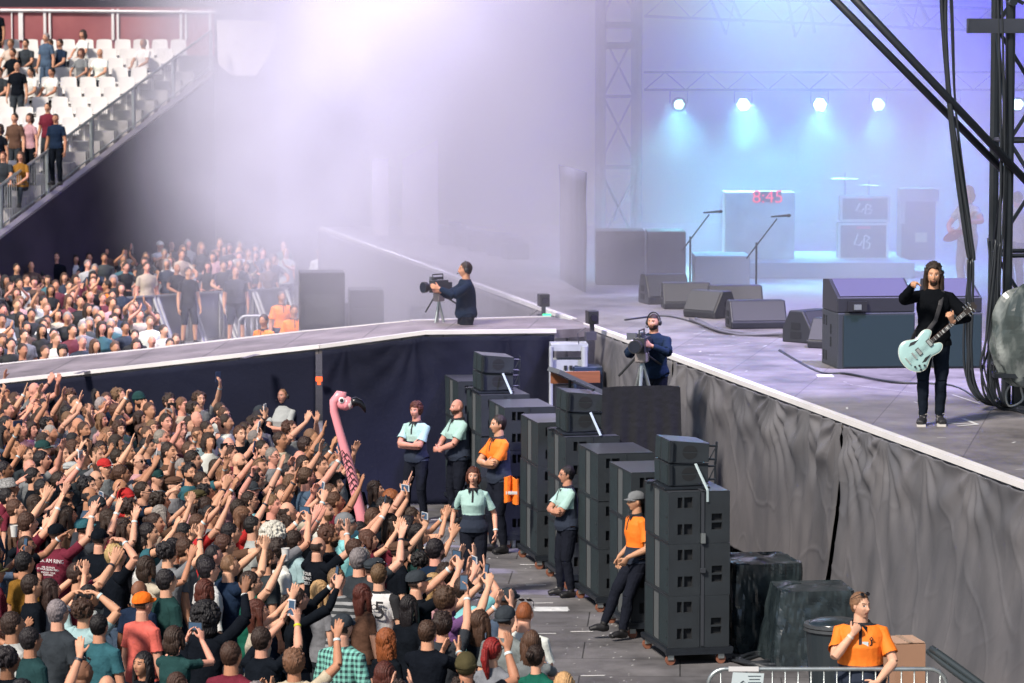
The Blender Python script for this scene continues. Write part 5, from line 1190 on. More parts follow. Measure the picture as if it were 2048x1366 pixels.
# ------------------------------------------------------------------ body library
def B(k, pose, mirror=False, **kw):
    BASE[k] = make_body(k, POSES[pose], **kw)
    if mirror: BASE[k + '-'] = mirror_info(BASE[k])
for q in ('down', 'clap', 'phone', 'bothup', 'claplow', 'handshead', 'rail', 'clapface', 'phoneface'): B('m' + q, q)
for q in ('fist', 'point', 'wave', 'phone1', 'wavelow'): B('m' + q, q, True)
for q in ('down', 'clap', 'phone', 'claplow', 'bothup', 'clapface', 'phoneface'): B('f' + q, q, fem=True, sleeve=.5)
for q in ('point', 'wavelow'): B('f' + q, q, True, fem=True, sleeve=.5)
B('mdownL', 'down', longsl=True); B('mwaveL', 'wave', True, longsl=True); B('fphoneL', 'phone', fem=True, longsl=True); B('fclapT', 'clap', fem=True, sleeve=.02)
POSECODE = {'d': 'down', 'c': 'clap', 'f': 'fist', 'p': 'point', 'w': 'wave', 'b': 'bothup', 'P': 'phone', '1': 'phone1', 'l': 'claplow', 'h': 'handshead', 'r': 'rail', 'C': 'clapface', 'W': 'wavelow', 'Q': 'phoneface'}
POSEW = {'down': 'arms down', 'clap': 'clapping overhead', 'fist': 'one fist raised', 'point': 'pointing at the stage', 'wave': 'one open hand raised', 'bothup': 'both arms raised', 'phone': 'filming with both hands', 'phone1': 'holding up a phone', 'claplow': 'clapping in front', 'handshead': 'hands on head', 'rail': 'leaning on the rail', 'clapface': 'clapping at face height', 'wavelow': 'one bent arm raised', 'phoneface': 'filming at face height'}
FOCUS = P(1870, 850, ZS)
def pmesh():
    m = MB(); m.box((0, 0, 0), (.076, .010, .150)); a = m.mesh('phone', [PLAIN]); m = MB(); m.box((0, -.006, 0), (.066, .002, .128)); b = m.mesh('screen', [emis('phone_screen', (.10, .20, .34), .35)]); return a, b
PH = pmesh()
phones_done = 0
def add_phone(person, inf, two, label, col, landscape=False):
    Rp = inf['palm']['R']; Mw = person.matrix_basis
    if two: c = (Rp[0] + inf['palm']['L'][0]) / 2 + V((0, -.01, .05))
    else:
        k_ = 'R' if inf.get('hand1', 'R') == 'R' else 'L'; q = inf['palm'][k_]; c = q[0] + V((0, 0, .05))
    o = link('phone', PH[0], col=col); link('screen', PH[1], o)
    o.matrix_basis = Mw @ Matrix.Translation(c) @ (Matrix.Rotation(math.pi / 2, 4, 'Y') if landscape else Matrix.Identity(4)) @ Matrix.Rotation(-.15, 4, 'X')
    tag(o, label, 'phone', 'phones held up by the crowd'); return o

# px,py = head centre in the photo;  hair/colour  shirt  pose  skin  options
RAW = """
67,781 bald/- grey c pink | bald fan clapping high at the top left corner of the crowd
25,812 short/brown charcoal b fair | fan with both hands raised highest at the far left
82,800 short/brown navy d pink
140,797 mop/brown black d fair
135,828 short/black charcoal w fair
74,824 short/dark maroon d light
95,852 curly/black grey d tan
12,850 short/black black d tan,beard=black
41,858 short/brown pinkish d pink
62,860 bob/dark purple d pink F
177,828 quiff/light grey d fair,glasses
203,812 short/grey navy d tan
202,842 long/light pinkish d pink F
168,862 short/brown black d tan | short brown haired fan in black staring straight ahead, mid left
278,802 short/black black d tan,cap=beanie:darkgreen,beard=dark | fan in a dark green beanie against the runway drape
232,824 short/brown brown f fair | fan punching one fist up in front of the runway drape
338,806 quiff/dark charcoal d fair
364,812 short/light cream d pink
332,846 short/dark charcoal d pink
305,858 long/light brown 1- fair F
279,838 bob/dark black p fair F
322,878 short/grey grey d pink,beard=grey
294,895 short/black navy d fair
362,862 bald/- black d pink
378,903 short/brown grey d fair
337,905 short/dark brown d light
361,934 buzz/grey grey d light,beard=grey | smiling grey haired fan with stubble, left of the bald bearded one
385,922 short/dark navy d fair,headshades
124,910 short/brown black P fair
146,898 long/brown pinkish d fair F
166,916 short/black charcoal d light
193,912 short/light grey d fair
208,936 short/brown grey d fair,cap=cap:red | fan in a bright red peaked cap among the left crowd
140,942 short/brown charcoal c fair,cap=flat:lightgrey | fan in a light grey flat cap clapping by his face
118,965 short/dark black 1 pink
128,987 short/black black d light,cap=cap:black
190,960 bald/- cream d fair,sunglasses
242,950 short/brown grey P tan
312,957 short/dark grey d fair,cap=cap:darkgreen | fan in a dark green peaked cap, facing right
345,972 short/dark grey d fair,cap=flat:brown | fan in a brown flat cap beside the dark green cap
252,1000 short/dark red d fair,cap=beanie:red | fan wearing a red head scarf
285,985 short/dark navy p fair,sunglasses
14,978 short/dark maroon d tan,cap=bucket:grey | fan in a patterned bucket hat at the left edge
85,900 short/dark black d fair,cap=cap:darkgreen
55,912 short/brown charcoal d fair
8,942 short/black black d brown
58,937 bald/- grey w- pink
215,872 long/light white d fair F
238,860 mop/brown grey d fair
235,917 short/dark brown b fair
399,800 curly/brown grey 1- fair | tall curly haired fan raising a phone above the runway edge
448,832 short/brown grey d fair,glasses | brown haired fan in glasses and grey shirt near the runway drape
490,862 short/dark charcoal 1 fair | fan holding a phone highest against the runway drape
521,830 short/dark black d light,cap=beanie:charcoal
413,860 short/dark white d light,beard=dark | dark bearded fan in a plain white shirt
480,870 short/brown black d fair
580,860 curly/brown grey c fair | curly haired fan clapping below the headset steward
560,882 short/dark cream d tan
611,893 short/dark white w tan | dark haired fan in white with one hand by the drape corner
524,900 short/dark charcoal d fair
545,914 short/grey grey d pink,glasses
476,924 bald/- black d fair,beard=brown | bald bearded fan in black in the middle of the crowd
456,892 bald/- pinkish d pink
517,934 buzz/light cream d fair,headshades
576,946 short/black grey d fair
606,930 long/dark brown d fair F
640,932 short/dark black b fair
673,942 short/grey grey d pink
668,968 mop/dark black d fair
507,966 short/black navy w fair
455,967 bald/- pinkish d pink
431,937 long/dark brown 1 fair F
403,965 short/dark brown d fair
412,1016 pony/dark black d light,beard=black | dark bearded fan with a ponytail in black
498,1003 short/dark aqua d fair,glasses
485,1036 long/light red w fair | long haired fan in a red shirt with one raised wristbanded hand
572,1025 ring/dark cream P fair | balding fan filming, left of the bald bearded grey headed one
648,1024 bald/- white d fair,beard=light | shaven headed fan in white left of the flamingo neck
549,1074 afro/white grey P fair | fan with a big mass of white hair
556,1103 mop/dark white d fair
588,1084 short/dark lightblue d fair | dark haired fan in a pale blue collared shirt
634,1095 ring/dark black c fair | balding fan in a black printed t-shirt
533,1121 short/brown charcoal d light,beard=dark
456,1133 buzz/light navy c fair | close cropped fan in navy with a white collar stripe
411,1133 short/black white d tan
460,1068 short/black brown p fair
448,1092 short/brown black d fair
362,1088 short/brown grey d light
347,1100 short/black charcoal d fair,sunglasses
660,989 short/brown grey d fair,sunglasses
669,1005 short/brown maroon w tan
783,1001 short/ginger charcoal w fair,beard=ginger | ginger bearded fan at the right tip of the crowd
780,1051 long/dark maroon l fair,beard=dark | long haired bearded fan reaching out to clap
816,1052 long/black black d brown F
795,1104 short/dark black 1- fair,cap=flat:brown,glasses
842,1124 curly/black darkgreen d light F | dark curly haired fan in green nearest the walking guard
724,1120 short/grey charcoal w fair
690,1051 short/dark aqua P fair,cap=beanie:grey
735,1082 bob/brown maroon c fair F
758,1152 short/light white d fair,headshades,jersey | fan in a white raglan jersey lettered GROHL 15
673,1161 short/light stripes d fair,striped | brown haired fan in a grey and black striped shirt
892,1152 mop/dark black c fair
745,1140 short/dark grey d fair,cap=flat:charcoal
48,1128 short/black ochre d tan | black haired fan in an ochre brown jacket
112,1070 short/brown maroon w fair,cap=cap:black,tourshirt | fan in black cap and maroon t-shirt with white lettering on the back
32,1069 long/brown black P fair F
134,1032 long/dark brown P fair F
198,1080 short/dark black w fair,cap=cap:black
166,1059 short/dark charcoal b fair,cap=cap:teal | fan in a teal cap with arms raised
230,1114 mop/blond black h fair | blond curly fan in black with hands at his head
335,1107 curly/black grey c fair
370,1100 short/brown grey d light
321,1032 long/grey brown c fair F
415,1142 short/black white d fair
62,1174 short/dark black d light
99,1182 long/dark grey c fair F
167,1224 curly/brown lightblue h light,bigarms | fan in a pale blue shirt with elbows out and hands over head
115,1227 short/grey charcoal d fair,glasses
198,1254 short/black teal d light | broad fan in a teal t-shirt seen from behind
276,1184 bald/- navy d brown | bald dark skinned fan in navy behind the orange cap
284,1210 short/brown coral d fair,cap=cap:orange | fan in an orange cap and coral t-shirt
332,1164 short/black darkgreen d fair | black haired fan in a dark green t-shirt right of the orange cap
412,1236 afro/black black w+ brown,long | fan with a large black afro in a black hooded top
410,1184 bob/auburn white d fair F
24,1252 short/dark lightgrey d tan
60,1282 short/black darkgreen d tan
14,1322 curly/black black d brown
163,1347 bald/- brown d brown,headshades | bald brown skinned fan with sunglasses on head, bottom edge
287,1330 long/black black d tan F,lookup | smiling dark haired woman looking back at the camera, bottom edge
155,1152 short/dark maroon c light
513,1224 long/auburn cream c fair F,tank | long auburn haired fan in a cream top clapping overhead
523,1282 short/dark black P fair | short haired fan in black filming with a yellow wristband
594,1200 pony/dark black P fair F,longp | dark ponytailed fan in a black hooded top filming
684,1257 short/dark plaid d fair,cap=cap:charcoal,plaid | fan in a grey cap and green checked shirt
773,1282 longwavy/ginger black d fair F | fan with long wavy ginger hair in black
855,1267 short/brown black l light | brown haired fan in a black t-shirt, bottom centre
770,1352 bob/auburn brown d fair F
818,1214 long/black black d fair F
891,1202 mop/brown purple P fair
960,1247 long/brown black c fair F
985,1302 pony/red grey d fair F,glasses | fan with a bright red ponytail, glasses and grey shirt
1010,1240 short/dark grey d fair,cap=capback:charcoal
1048,1230 buzz/ginger white d fair,headshades | ginger cropped fan in a plain white t-shirt
1062,1287 long/brown grey l fair F | long brown haired fan in grey clapping at the right edge of the crowd
1072,1316 bun/dark green d fair F | fan with dark hair in a bun and a green shirt
1128,1372 long/blond black d fair F
885,1252 mop/dark charcoal 1 fair
725,1192 long/auburn brown d fair F
832,1167 short/dark black P fair,cap=cap:charcoal
868,1170 long/blond pinkish P fair F
640,1185 long/blond grey d fair F
718,1122 short/grey charcoal d fair
926,1180 short/dark aqua c fair
500,1168 short/dark green w fair,beer | fan in green raising a plastic cup of beer
30,1020 short/brown charcoal c fair
70,1010 long/dark black c fair F
395,1050 short/brown red b fair
"""
random.seed(21); rnd = random.Random(4)
ents = []
for ln in RAW.strip().splitlines():
    ln, _, lab = ln.partition('|'); t = ln.strip().split(' '); px, py = map(float, t[0].split(',')); hair, hc = t[1].split('/'); sh = t[2]; po = t[3]
    rest = ' '.join(t[4:]).replace(' ', ',').split(','); d = dict(px=px, py=py, hair=hair, hcol=hc, shirt=sh, pose=po, skin=rest[0], label=lab.strip(), fem='F' in rest, named=1)
    for r in rest[1:]:
        if '=' in r: k, v_ = r.split('='); d[k] = v_
        elif r != 'F': d[r] = True
    ents.append(d)
def inside(px, py):
    if py > 1400: return False
    xr = np.interp(py, [800, 850, 900, 960, 1000, 1040, 1110, 1160, 1220, 1300, 1400], [560, 610, 640, 720, 790, 830, 880, 940, 1050, 1105, 1150]); yt = np.interp(px, [-60, 300, 600, 1200], [772, 796, 850, 1500 if px > 900 else 900])
    return px < xr and (py > yt or px > 640)
def hpos(px, py, sc=1.0): return P(px, py, 1.628 * sc)
pts = [(hpos(e['px'], e['py']).x, hpos(e['px'], e['py']).y) for e in ents]
tries = 0
while tries < 26000:
    tries += 1; py = rnd.uniform(776, 1395); px = rnd.uniform(-40, 1150)
    if not inside(px, py): continue
    q = hpos(px, py); dmin = .37 if py < 1080 else .37 + (min(py, 1250) - 1080) / 170 * .14
    if 520 < px < 612 and 790 < py < 880: continue
    if any(e['py'] + 4 < py < e['py'] + 105 and abs(px - e['px']) < 50 for e in ents if e.get('label') and e['py'] > 1050): continue
    if any((q.x - a) ** 2 + ((q.y - b) * .62) ** 2 < dmin ** 2 for a, b in pts): continue
    pts.append((q.x, q.y)); fem = rnd.random() < .33
    e = dict(px=px, py=py, hair=rnd.choice(['long', 'long', 'bob', 'pony', 'bun', 'curly'] if fem else ['short'] * 5 + ['mop', 'quiff', 'bald', 'buzz', 'ring', 'curly']), hcol=rnd.choice(['black', 'black', 'black', 'dark', 'dark', 'dark', 'brown', 'brown', 'light', 'grey']),
             shirt=rnd.choice(['black'] * 4 + ['charcoal', 'navy', 'grey', 'white', 'maroon', 'teal', 'lightgrey', 'brown', 'darkgreen', 'cream', 'pinkish', 'denim', 'lightblue']),
             pose=(rnd.choices('dcfpwbP1lCWQ', [46, 6, 3, 4, 4, 3, 3, 4, 2, 11, 9, 7]) if py < 1140 else rnd.choices('dcpwPlCWQ', [60, 5, 3, 4, 4, 4, 6, 5, 6]))[0] + rnd.choice(['', '-']), skin=rnd.choice(['fair', 'light', 'light', 'pink', 'tan', 'tan']), fem=fem, label='')
    if not fem and rnd.random() < .16: e['cap'] = rnd.choice(['cap', 'cap', 'flat', 'beanie']) + ':' + rnd.choice(['black', 'charcoal', 'navy', 'olive'])
    elif rnd.random() < .12: e[rnd.choice(['glasses', 'sunglasses', 'headshades'])] = True
    if not fem and rnd.random() < .2: e['beard'] = rnd.choice(['dark', 'brown', 'light'])
    ents.append(e)
print('near crowd', len(ents)); NAMED = [e for e in ents if e.get('named')]; FILL = sorted([e for e in ents if not e.get('named')], key=lambda e: -e['py']); NT = 244 - len(NAMED)
ents = NAMED + FILL[:NT]; NEARSTUFF = FILL[NT:]; print(len(NAMED), NT, len(NEARSTUFF))

LM = [(208, 936, 'the red peaked cap'), (140, 942, 'the light grey flat cap'), (413, 860, 'the bearded fan in white'), (476, 924, 'the bald bearded fan'), (567, 792, 'the headset steward'), (700, 960, 'the flamingo neck'), (549, 1074, 'the big white hair'), (648, 1024, 'the shaven head in white'), (783, 1001, 'the ginger beard'),
      (112, 1070, 'the maroon tour shirt'), (284, 1210, 'the orange cap'), (412, 1236, 'the black afro'), (513, 1224, 'the long auburn hair'), (673, 1161, 'the striped shirt'), (758, 1152, 'the raglan jersey'), (684, 1257, 'the green checked shirt'), (773, 1282, 'the wavy ginger hair'), (985, 1302, 'the red ponytail'), (1048, 1230, 'the plain white t-shirt'),
      (48, 1128, 'the ochre jacket'), (232, 824, 'the raised fist'), (252, 1000, 'the red head scarf'), (485, 1036, 'the red shirt'), (588, 1084, 'the pale blue collar'), (842, 1124, 'the dark curls in green'), (198, 1254, 'the teal t-shirt'), (312, 957, 'the dark green cap'), (14, 978, 'the bucket hat'), (500, 1168, 'the beer cup')]
used = set(e['label'] for e in ents if e['label'])
def relword(dx, dy):
    if abs(dx) > abs(dy): return 'right of' if dx > 0 else 'left of'
    return 'in front of' if dy > 0 else 'behind'
def auto_label(e, pose):
    for pw in (POSEW[pose], {'clapping overhead': 'clapping', 'holding up a phone': 'phone up', 'filming with both hands': 'filming', 'pointing at the stage': 'pointing', 'one open hand raised': 'hand raised', 'one bent arm raised': 'arm bent', 'filming at face height': 'filming low', 'clapping at face height': 'clapping', 'one fist raised': 'fist raised', 'both arms raised': 'arms raised'}.get(POSEW[pose], POSEW[pose])):
        s_ = _auto(e, pw)
        if len(s_.split()) <= 15: break
        if len(s_.replace('just ', '').split()) <= 15 and s_.replace('just ', '') not in used: s_ = s_.replace('just ', ''); break
        used.discard(s_)
    for cutw in ('just ', ' haired', ' brown'):
        if len(s_.split()) > 15: s_ = s_.replace(cutw, '', 1)
    used.add(s_); return s_
def _auto(e, pw):
    hc = NAMEC.get(e['hcol'], e['hcol']); hair = e['hair']
    hd = {'bald': 'bald', 'ring': 'balding', 'buzz': 'cropped', 'long': 'long haired', 'longwavy': 'wavy haired', 'pony': 'ponytailed', 'bun': 'fan with a bun', 'curly': 'curly haired', 'afro': 'afro haired', 'mop': 'tousled', 'quiff': 'quiffed', 'bob': 'bobbed', 'short': 'haired'}[hair]
    if e.get('cap'): k, c = e['cap'].split(':'); hd = NAMEC.get(c, c) + ' ' + {'cap': 'capped', 'capback': 'capped', 'flat': 'flat capped', 'beanie': 'beanied', 'bucket': 'hatted'}[k]
    elif hair == 'bun': hd = hc + ' bunned'
    elif hair not in ('bald',): hd = hc + ' ' + hd
    ex = ' bearded' if e.get('beard') else ''
    base = hd + ex + ' fan in ' + NAMEC.get(e['shirt'], e['shirt']) + ', ' + pw
    l = sorted(LM, key=lambda a: (a[0] - e['px']) ** 2 + (a[1] - e['py']) ** 2)
    for a in l[:4]:
        if (a[0] - e['px']) ** 2 + (a[1] - e['py']) ** 2 < 16: continue
        for lead in ('just ', '') if a is l[0] or a is l[1] else ('',):
            s_ = base + ', ' + (lead if (a[0] - e['px']) ** 2 + (a[1] - e['py']) ** 2 < 60 ** 2 else '') + relword(e['px'] - a[0], e['py'] - a[1]) + ' ' + a[2]
            if s_ not in used: used.add(s_); return s_
    for q in (', taller than its neighbours', ', half hidden', ', a step apart'):
        if base + q not in used: used.add(base + q); return base + q
    return base
# special garments ----------------------------------------------------
def pattern_mat(name, kind, c1, c2):
    m, n, b = nodes_of(name); tc = n.nodes.new("ShaderNodeTexCoord"); b.inputs['Roughness'].default_value = .9
    if kind == 'stripe':
        w_ = n.nodes.new("ShaderNodeTexWave"); w_.bands_direction = 'Z'; w_.inputs['Scale'].default_value = 5.2; n.links.new(tc.outputs['Object'], w_.inputs[0]); f = w_.outputs['Fac']
        cr = n.nodes.new("ShaderNodeValToRGB"); cr.color_ramp.interpolation = 'CONSTANT'; cr.color_ramp.elements[0].color = (*c1, 1); cr.color_ramp.elements[1].color = (*c2, 1); cr.color_ramp.elements[1].position = .55; n.links.new(f, cr.inputs[0]); n.links.new(cr.outputs[0], b.inputs[0])
    else:
        fs = []
        for d in ('X', 'Z'):
            w_ = n.nodes.new("ShaderNodeTexWave"); w_.bands_direction = d; w_.inputs['Scale'].default_value = 6.5 if d == 'Z' else 7.5; n.links.new(tc.outputs['Object'], w_.inputs[0])
            g_ = n.nodes.new("ShaderNodeMath"); g_.operation = 'GREATER_THAN'; g_.inputs[1].default_value = .5; n.links.new(w_.outputs['Fac'], g_.inputs[0]); fs.append(g_.outputs[0])
        ad = n.nodes.new("ShaderNodeMath"); ad.operation = 'ADD'; n.links.new(fs[0], ad.inputs[0]); n.links.new(fs[1], ad.inputs[1])
        dv = n.nodes.new("ShaderNodeMath"); dv.operation = 'MULTIPLY'; dv.inputs[1].default_value = .5; n.links.new(ad.outputs[0], dv.inputs[0])
        cr = n.nodes.new("ShaderNodeValToRGB"); cr.color_ramp.elements[0].color = (*c1, 1); cr.color_ramp.elements[1].color = (*c2, 1); n.links.new(dv.outputs[0], cr.inputs[0]); n.links.new(cr.outputs[0], b.inputs[0])
    MATS[name] = m; return m
def back_text(o, lines, col, y=-.150, z0=1.36, xs=1.0):
    for i, (t, s_) in enumerate(lines):
        me = text_mesh('back_lettering', t, s_, col, .001); ob = link('back_lettering', me, o)
        ob.location = (0, y, z0); z0 -= s_ * 1.02; ob.rotation_euler = (math.pi / 2, 0, 0)
    return
INK_W = mat('print_white', (.7, .7, .7), .8); INK_B = mat('print_black', (.015, .015, .02), .8)
JERS = [mat('jersey_white', (.62, .62, .62), .9, bump=.3, bscale=22), mat('jersey_black', (.012, .013, .016), .9)]
for e in ents:
    po = e['pose']; side = '-' if po.endswith('-') else ''; pose = POSECODE[po[0]]; pre = 'f' if e['fem'] else 'm'; key = pre + pose + side
    if e.get('tank'): key = 'fclapT'
    if e.get('long'): key = 'mwaveL'
    if e.get('longp'): key = 'fphoneL'
    if key not in BASE: key = pre + pose
    if key not in BASE: key = 'm' + pose + side
    if key not in BASE: key = 'm' + pose
    inf = dict(BASE[key]); inf['hand1'] = 'L' if side and key.endswith('-') else 'R'
    sc = (rnd.uniform(.90, .98) if e['fem'] else rnd.uniform(.97, 1.05)); p = hpos(e['px'], e['py'], sc); 
    yaw = math.atan2(FOCUS.y - p.y, FOCUS.x - p.x) - math.pi / 2 + (rnd.uniform(-.35, .35) if pose in ('down',) else rnd.uniform(-.55, .65))
    if e.get('lookup'): yaw = math.pi - .6
    if e.get('bigarms') or e.get('tourshirt') or e.get('jersey') or e.get('plaid') or e.get('striped'): yaw = -.55 if not e.get('jersey') else -.35
    if e['px'] in (198, 855): yaw = -.45
    bands = ''
    if pose in ('clap', 'bothup', 'phone', 'claplow', 'handshead', 'clapface', 'phoneface') and rnd.random() < .75: bands = 'R' if rnd.random() < .5 else 'L'
    if pose in ('fist', 'point', 'wave', 'phone1', 'wavelow'): bands = inf['hand1'] if rnd.random() < .8 else ''
    sd = None; shirtmesh = None
    if e.get('striped') or e.get('plaid') or e.get('jersey'):
        inf = make_body('x', POSES[pose], shirtmats=[pattern_mat('striped_knit', 'stripe', (.03, .035, .04), (.26, .27, .28))] if e.get('striped') else [pattern_mat('plaid_cloth', 'plaid', (.20, .52, .44), (.015, .04, .045))] if e.get('plaid') else JERS,
                        sleeve=.62 if not e.get('plaid') else .9, shirtmi=(lambda fc: ((np.abs(fc[:, 0]) > .135 + .25 * np.maximum(0, 1.40 - fc[:, 2])) & (fc[:, 2] > 1.08)) | (fc[:, 2] > 1.455)) if e.get('jersey') else None); inf['hand1'] = 'R'
    shirt = e['shirt'] if e['shirt'] in SHC else 'grey'
    o = add_person(inf, (p.x, p.y, 0), yaw, e['skin'], hair=e['hair'], hcol=e['hcol'] if e['hcol'] != '-' else 'dark', shirt=shirt, cap=e['cap'].split(':')[0] if e.get('cap') else None, capcol=(e['cap'].split(':')[1] if e.get('cap') else 'black'),
                   glasses='glasses' if e.get('glasses') else 'sunglasses' if e.get('sunglasses') else 'headshades' if e.get('headshades') else None, bands=bands, scale=sc, beard=e.get('beard'), hscale=rnd.uniform(.97, 1.04), bandcol=rnd.choice([(.55, .66, .66), (.62, .66, .66), (.5, .6, .62), (.02, .02, .03)]) if e['px'] != 523 else (.55, .55, .02), rnd=rnd, feet=False)
    e['pose_name'] = pose; lab = e['label'] or auto_label(e, pose); tag(o, lab, 'person', 'concert crowd in the pit')
    if e.get('tourshirt'): back_text(o, [('ROCK AM RING', .062), ('1988  PROPHETS', .026), ('FT WURZBURG MAIN', .032), ('RINGFEST  TOUR', .026), ('GERMANY', .03)], INK_W, -.142, 1.34)
    if e.get('jersey'): back_text(o, [('GROHL', .085), ('15', .26)], INK_B, -.148, 1.30)
    if e['px'] == 634: back_text(o, [('TOUR', .05), ('SONIC', .05), ('2017', .05)], INK_W, -.146, 1.34)
    if pose in ('phone', 'phone1', 'phoneface'):
        pc = rnd.choice([(.02, .02, .03), (.03, .05, .12), (.6, .6, .62), (.02, .02, .02)]); who = lab.split(',')[0]
        if who.startswith('fan'): who = 'the ' + who
        pl = ('white' if pc[0] > .5 else 'dark') + ' phone held by ' + ' '.join(((lab if lab.startswith('fan') else lab.replace(POSEW[pose], '').replace(', ,', ',')) ).split()[:12])
        add_phone(o, inf, pose != 'phone1', pl, pc, rnd.random() < .5)
    if e.get('beer'):
        q = o.matrix_basis @ (inf['palm'][inf['hand1']][0] + V((0, .0, .03))); m = MB(); m.tube([(0, 0, -.06), (0, 0, .06)], [.030, .042], 16, caps=False); m.tube([(0, 0, .058), (0, 0, .064)], .044, 16, caps=False)
        c = m.build('plastic_cup', mat('cup_plastic', (.6, .6, .58), .2), smooth=True); c.location = q; m = MB(); m.tube([(0, 0, -.058), (0, 0, .0)], [.028, .035], 16); m.build('beer', mat('beer_amber', (.6, .28, .03), .1), c); tag(c, 'clear plastic cup of beer raised above the crowd', 'cup')
c = P(25, 1085, 1.75); m = MB(); m.tube([(0, 0, -.06), (0, 0, .06)], [.030, .042], 16, caps=False); o = m.build('plastic_cup', mat('cup_plastic', (0, 0, 0)), smooth=True); o.location = P(28, 1062, 1.80); tag(o, 'empty clear plastic cup lifted at the left edge of the crowd', 'cup')

# inflatable flamingo -------------------------------------------------
PINK = mat('flamingo_vinyl', (.84, .31, .36), .25, var=.05, vscale=3); 
fy = hpos(706, 1000).y
fl = empty('inflatable_flamingo', (PY(712, 1040, fy).x, fy, 0), 0, 'pink inflatable flamingo head and neck rising from the crowd', 'inflatable'); FO = V(fl.location)
def fp(x, y): return PY(x, y, fy) - FO
m = MB(); nk = [(735, 1105), (722, 1030), (706, 960), (690, 900), (677, 855), (668, 822), (668, 803), (678, 792), (692, 793)]
s_ = fy / F
m.tube([fp(x, y) for x, y in nk], [.072, .066, .060, .054, .048, .048, .054, .068, .052], 18); m.ell(fp(690, 806), (.100, .078, .085), 20, 14); m.tube([fp(690, 806), fp(706, 808)], [.085, .05], 14)
m.build('neck_and_head', PINK, fl, smooth=True)
m = MB(); m.tube([fp(702, 806), fp(712, 803), fp(721, 806), fp(727, 814), fp(731, 825)], [.058, .052, .042, .030, .008], 14); m.build('beak', mat('beak_black', (.01, .01, .014), .25), fl, smooth=True)
m = MB(); m.tube([fp(697, 807), fp(704, 806)], [.072, .056], 14); m.build('face_patch', mat('beak_white', (.75, .62, .62), .3), fl, smooth=True)
m = MB(); c = fp(684, 799) + V((0, -.080, 0)); m.ell(c, (.036, .012, .036), 14, 8); m.build('eye_white', mat('eye_white_vinyl', (.8, .8, .8), .3), fl); m = MB(); m.ell(c + V((0, -.010, 0)), (.022, .008, .022), 12, 8); m.build('pupil', BLACK, fl)
m = MB()
for i in range(13):
    t = i / 12; x, y = 688 + 22 * t + (4 if i % 2 else -3), 903 + 75 * t; a = fp(x - 6, y + 3) + V((0, -.058, 0)); b = fp(x, y - 4) + V((0, -.068, 0)); c = fp(x + 5, y + 4) + V((0, -.061, 0)); m.tube([a, b, c], .007, 5)
m.build('feather_print', BLACK, fl); m = MB(); m.tube([fp(735, 1105) + V((0, 0, 0)), V((.1, 0, .9))], [.085, .2], 16); m.ell((.15, 0, .95), (.42, .3, .22), 20, 12); m.build('body_ring', PINK, fl, smooth=True)
# ------------------------------------------------------------------ far crowd beyond the runway
fents = []
rnd = random.Random(9)
def fin(px, py):
    if 470 <= py <= 538: return px < np.interp(py, [470, 490, 515, 538], [330, 500, 560, 530])
    if 548 < py < 712: return px < np.interp(py, [548, 600, 640, 680, 712], [235, 250, 320, 365, 200]) and py < 716 - px * .075
    return False
tries = 0; fpts = []
for px, py, o_ in ((180, 478, dict(hair='bald', hcol='dark', shirt='maroon')), (112, 515, dict(hair='short', hcol='dark', shirt='black')), (233, 498, dict(hair='mop', hcol='light', shirt='orange')), (250, 505, dict(hair='long', hcol='dark', shirt='cream')), (343, 492, dict(hair='bald', hcol='dark', shirt='black')), (297, 488, dict(hair='short', hcol='light', shirt='white')),
                   (320, 492, dict(hair='short', hcol='blond', shirt='white', cap='cap:white')), (137, 487, dict(hair='short', hcol='dark', shirt='grey', cap='beanie:teal')), (25, 478, dict(hair='short', hcol='dark', shirt='purple', cap='flat:purple')), (440, 490, dict(hair='bald', hcol='dark', shirt='charcoal')), (478, 505, dict(hair='short', hcol='blond', shirt='white')), (497, 508, dict(hair='long', hcol='light', shirt='white')), (567, 492, dict(hair='bald', hcol='dark', shirt='green')), (640, 506, dict(hair='short', hcol='blond', shirt='white')),
                   (112, 680, dict(hair='short', hcol='light', shirt='white', cap='cap:black')), (270, 672, dict(hair='short', hcol='dark', shirt='black', cap='cap:black')), (300, 645, dict(hair='short', hcol='light', shirt='white', sunglasses=True)), (327, 662, dict(hair='short', hcol='dark', shirt='white')), (195, 640, dict(hair='short', hcol='dark', shirt='navy')), (165, 655, dict(hair='buzz', hcol='grey', shirt='grey')), (228, 640, dict(hair='quiff', hcol='dark', shirt='lightgrey')), (138, 573, dict(hair='short', hcol='dark', shirt='white', cap='cap:cream')), (340, 690, dict(hair='short', hcol='dark', shirt='white')), (352, 680, dict(hair='short', hcol='brown', shirt='black')), (22, 690, dict(hair='short', hcol='black', shirt='black')), (125, 705, dict(hair='mop', hcol='black', shirt='navy')), (90, 705, dict(hair='short', hcol='brown', shirt='purple')), (48, 672, dict(hair='short', hcol='dark', shirt='grey', cap='cap:charcoal'))):
    q = hpos(px, py); fents.append(dict(px=px, py=py, skin='fair', **o_)); fpts.append((q.x, q.y))
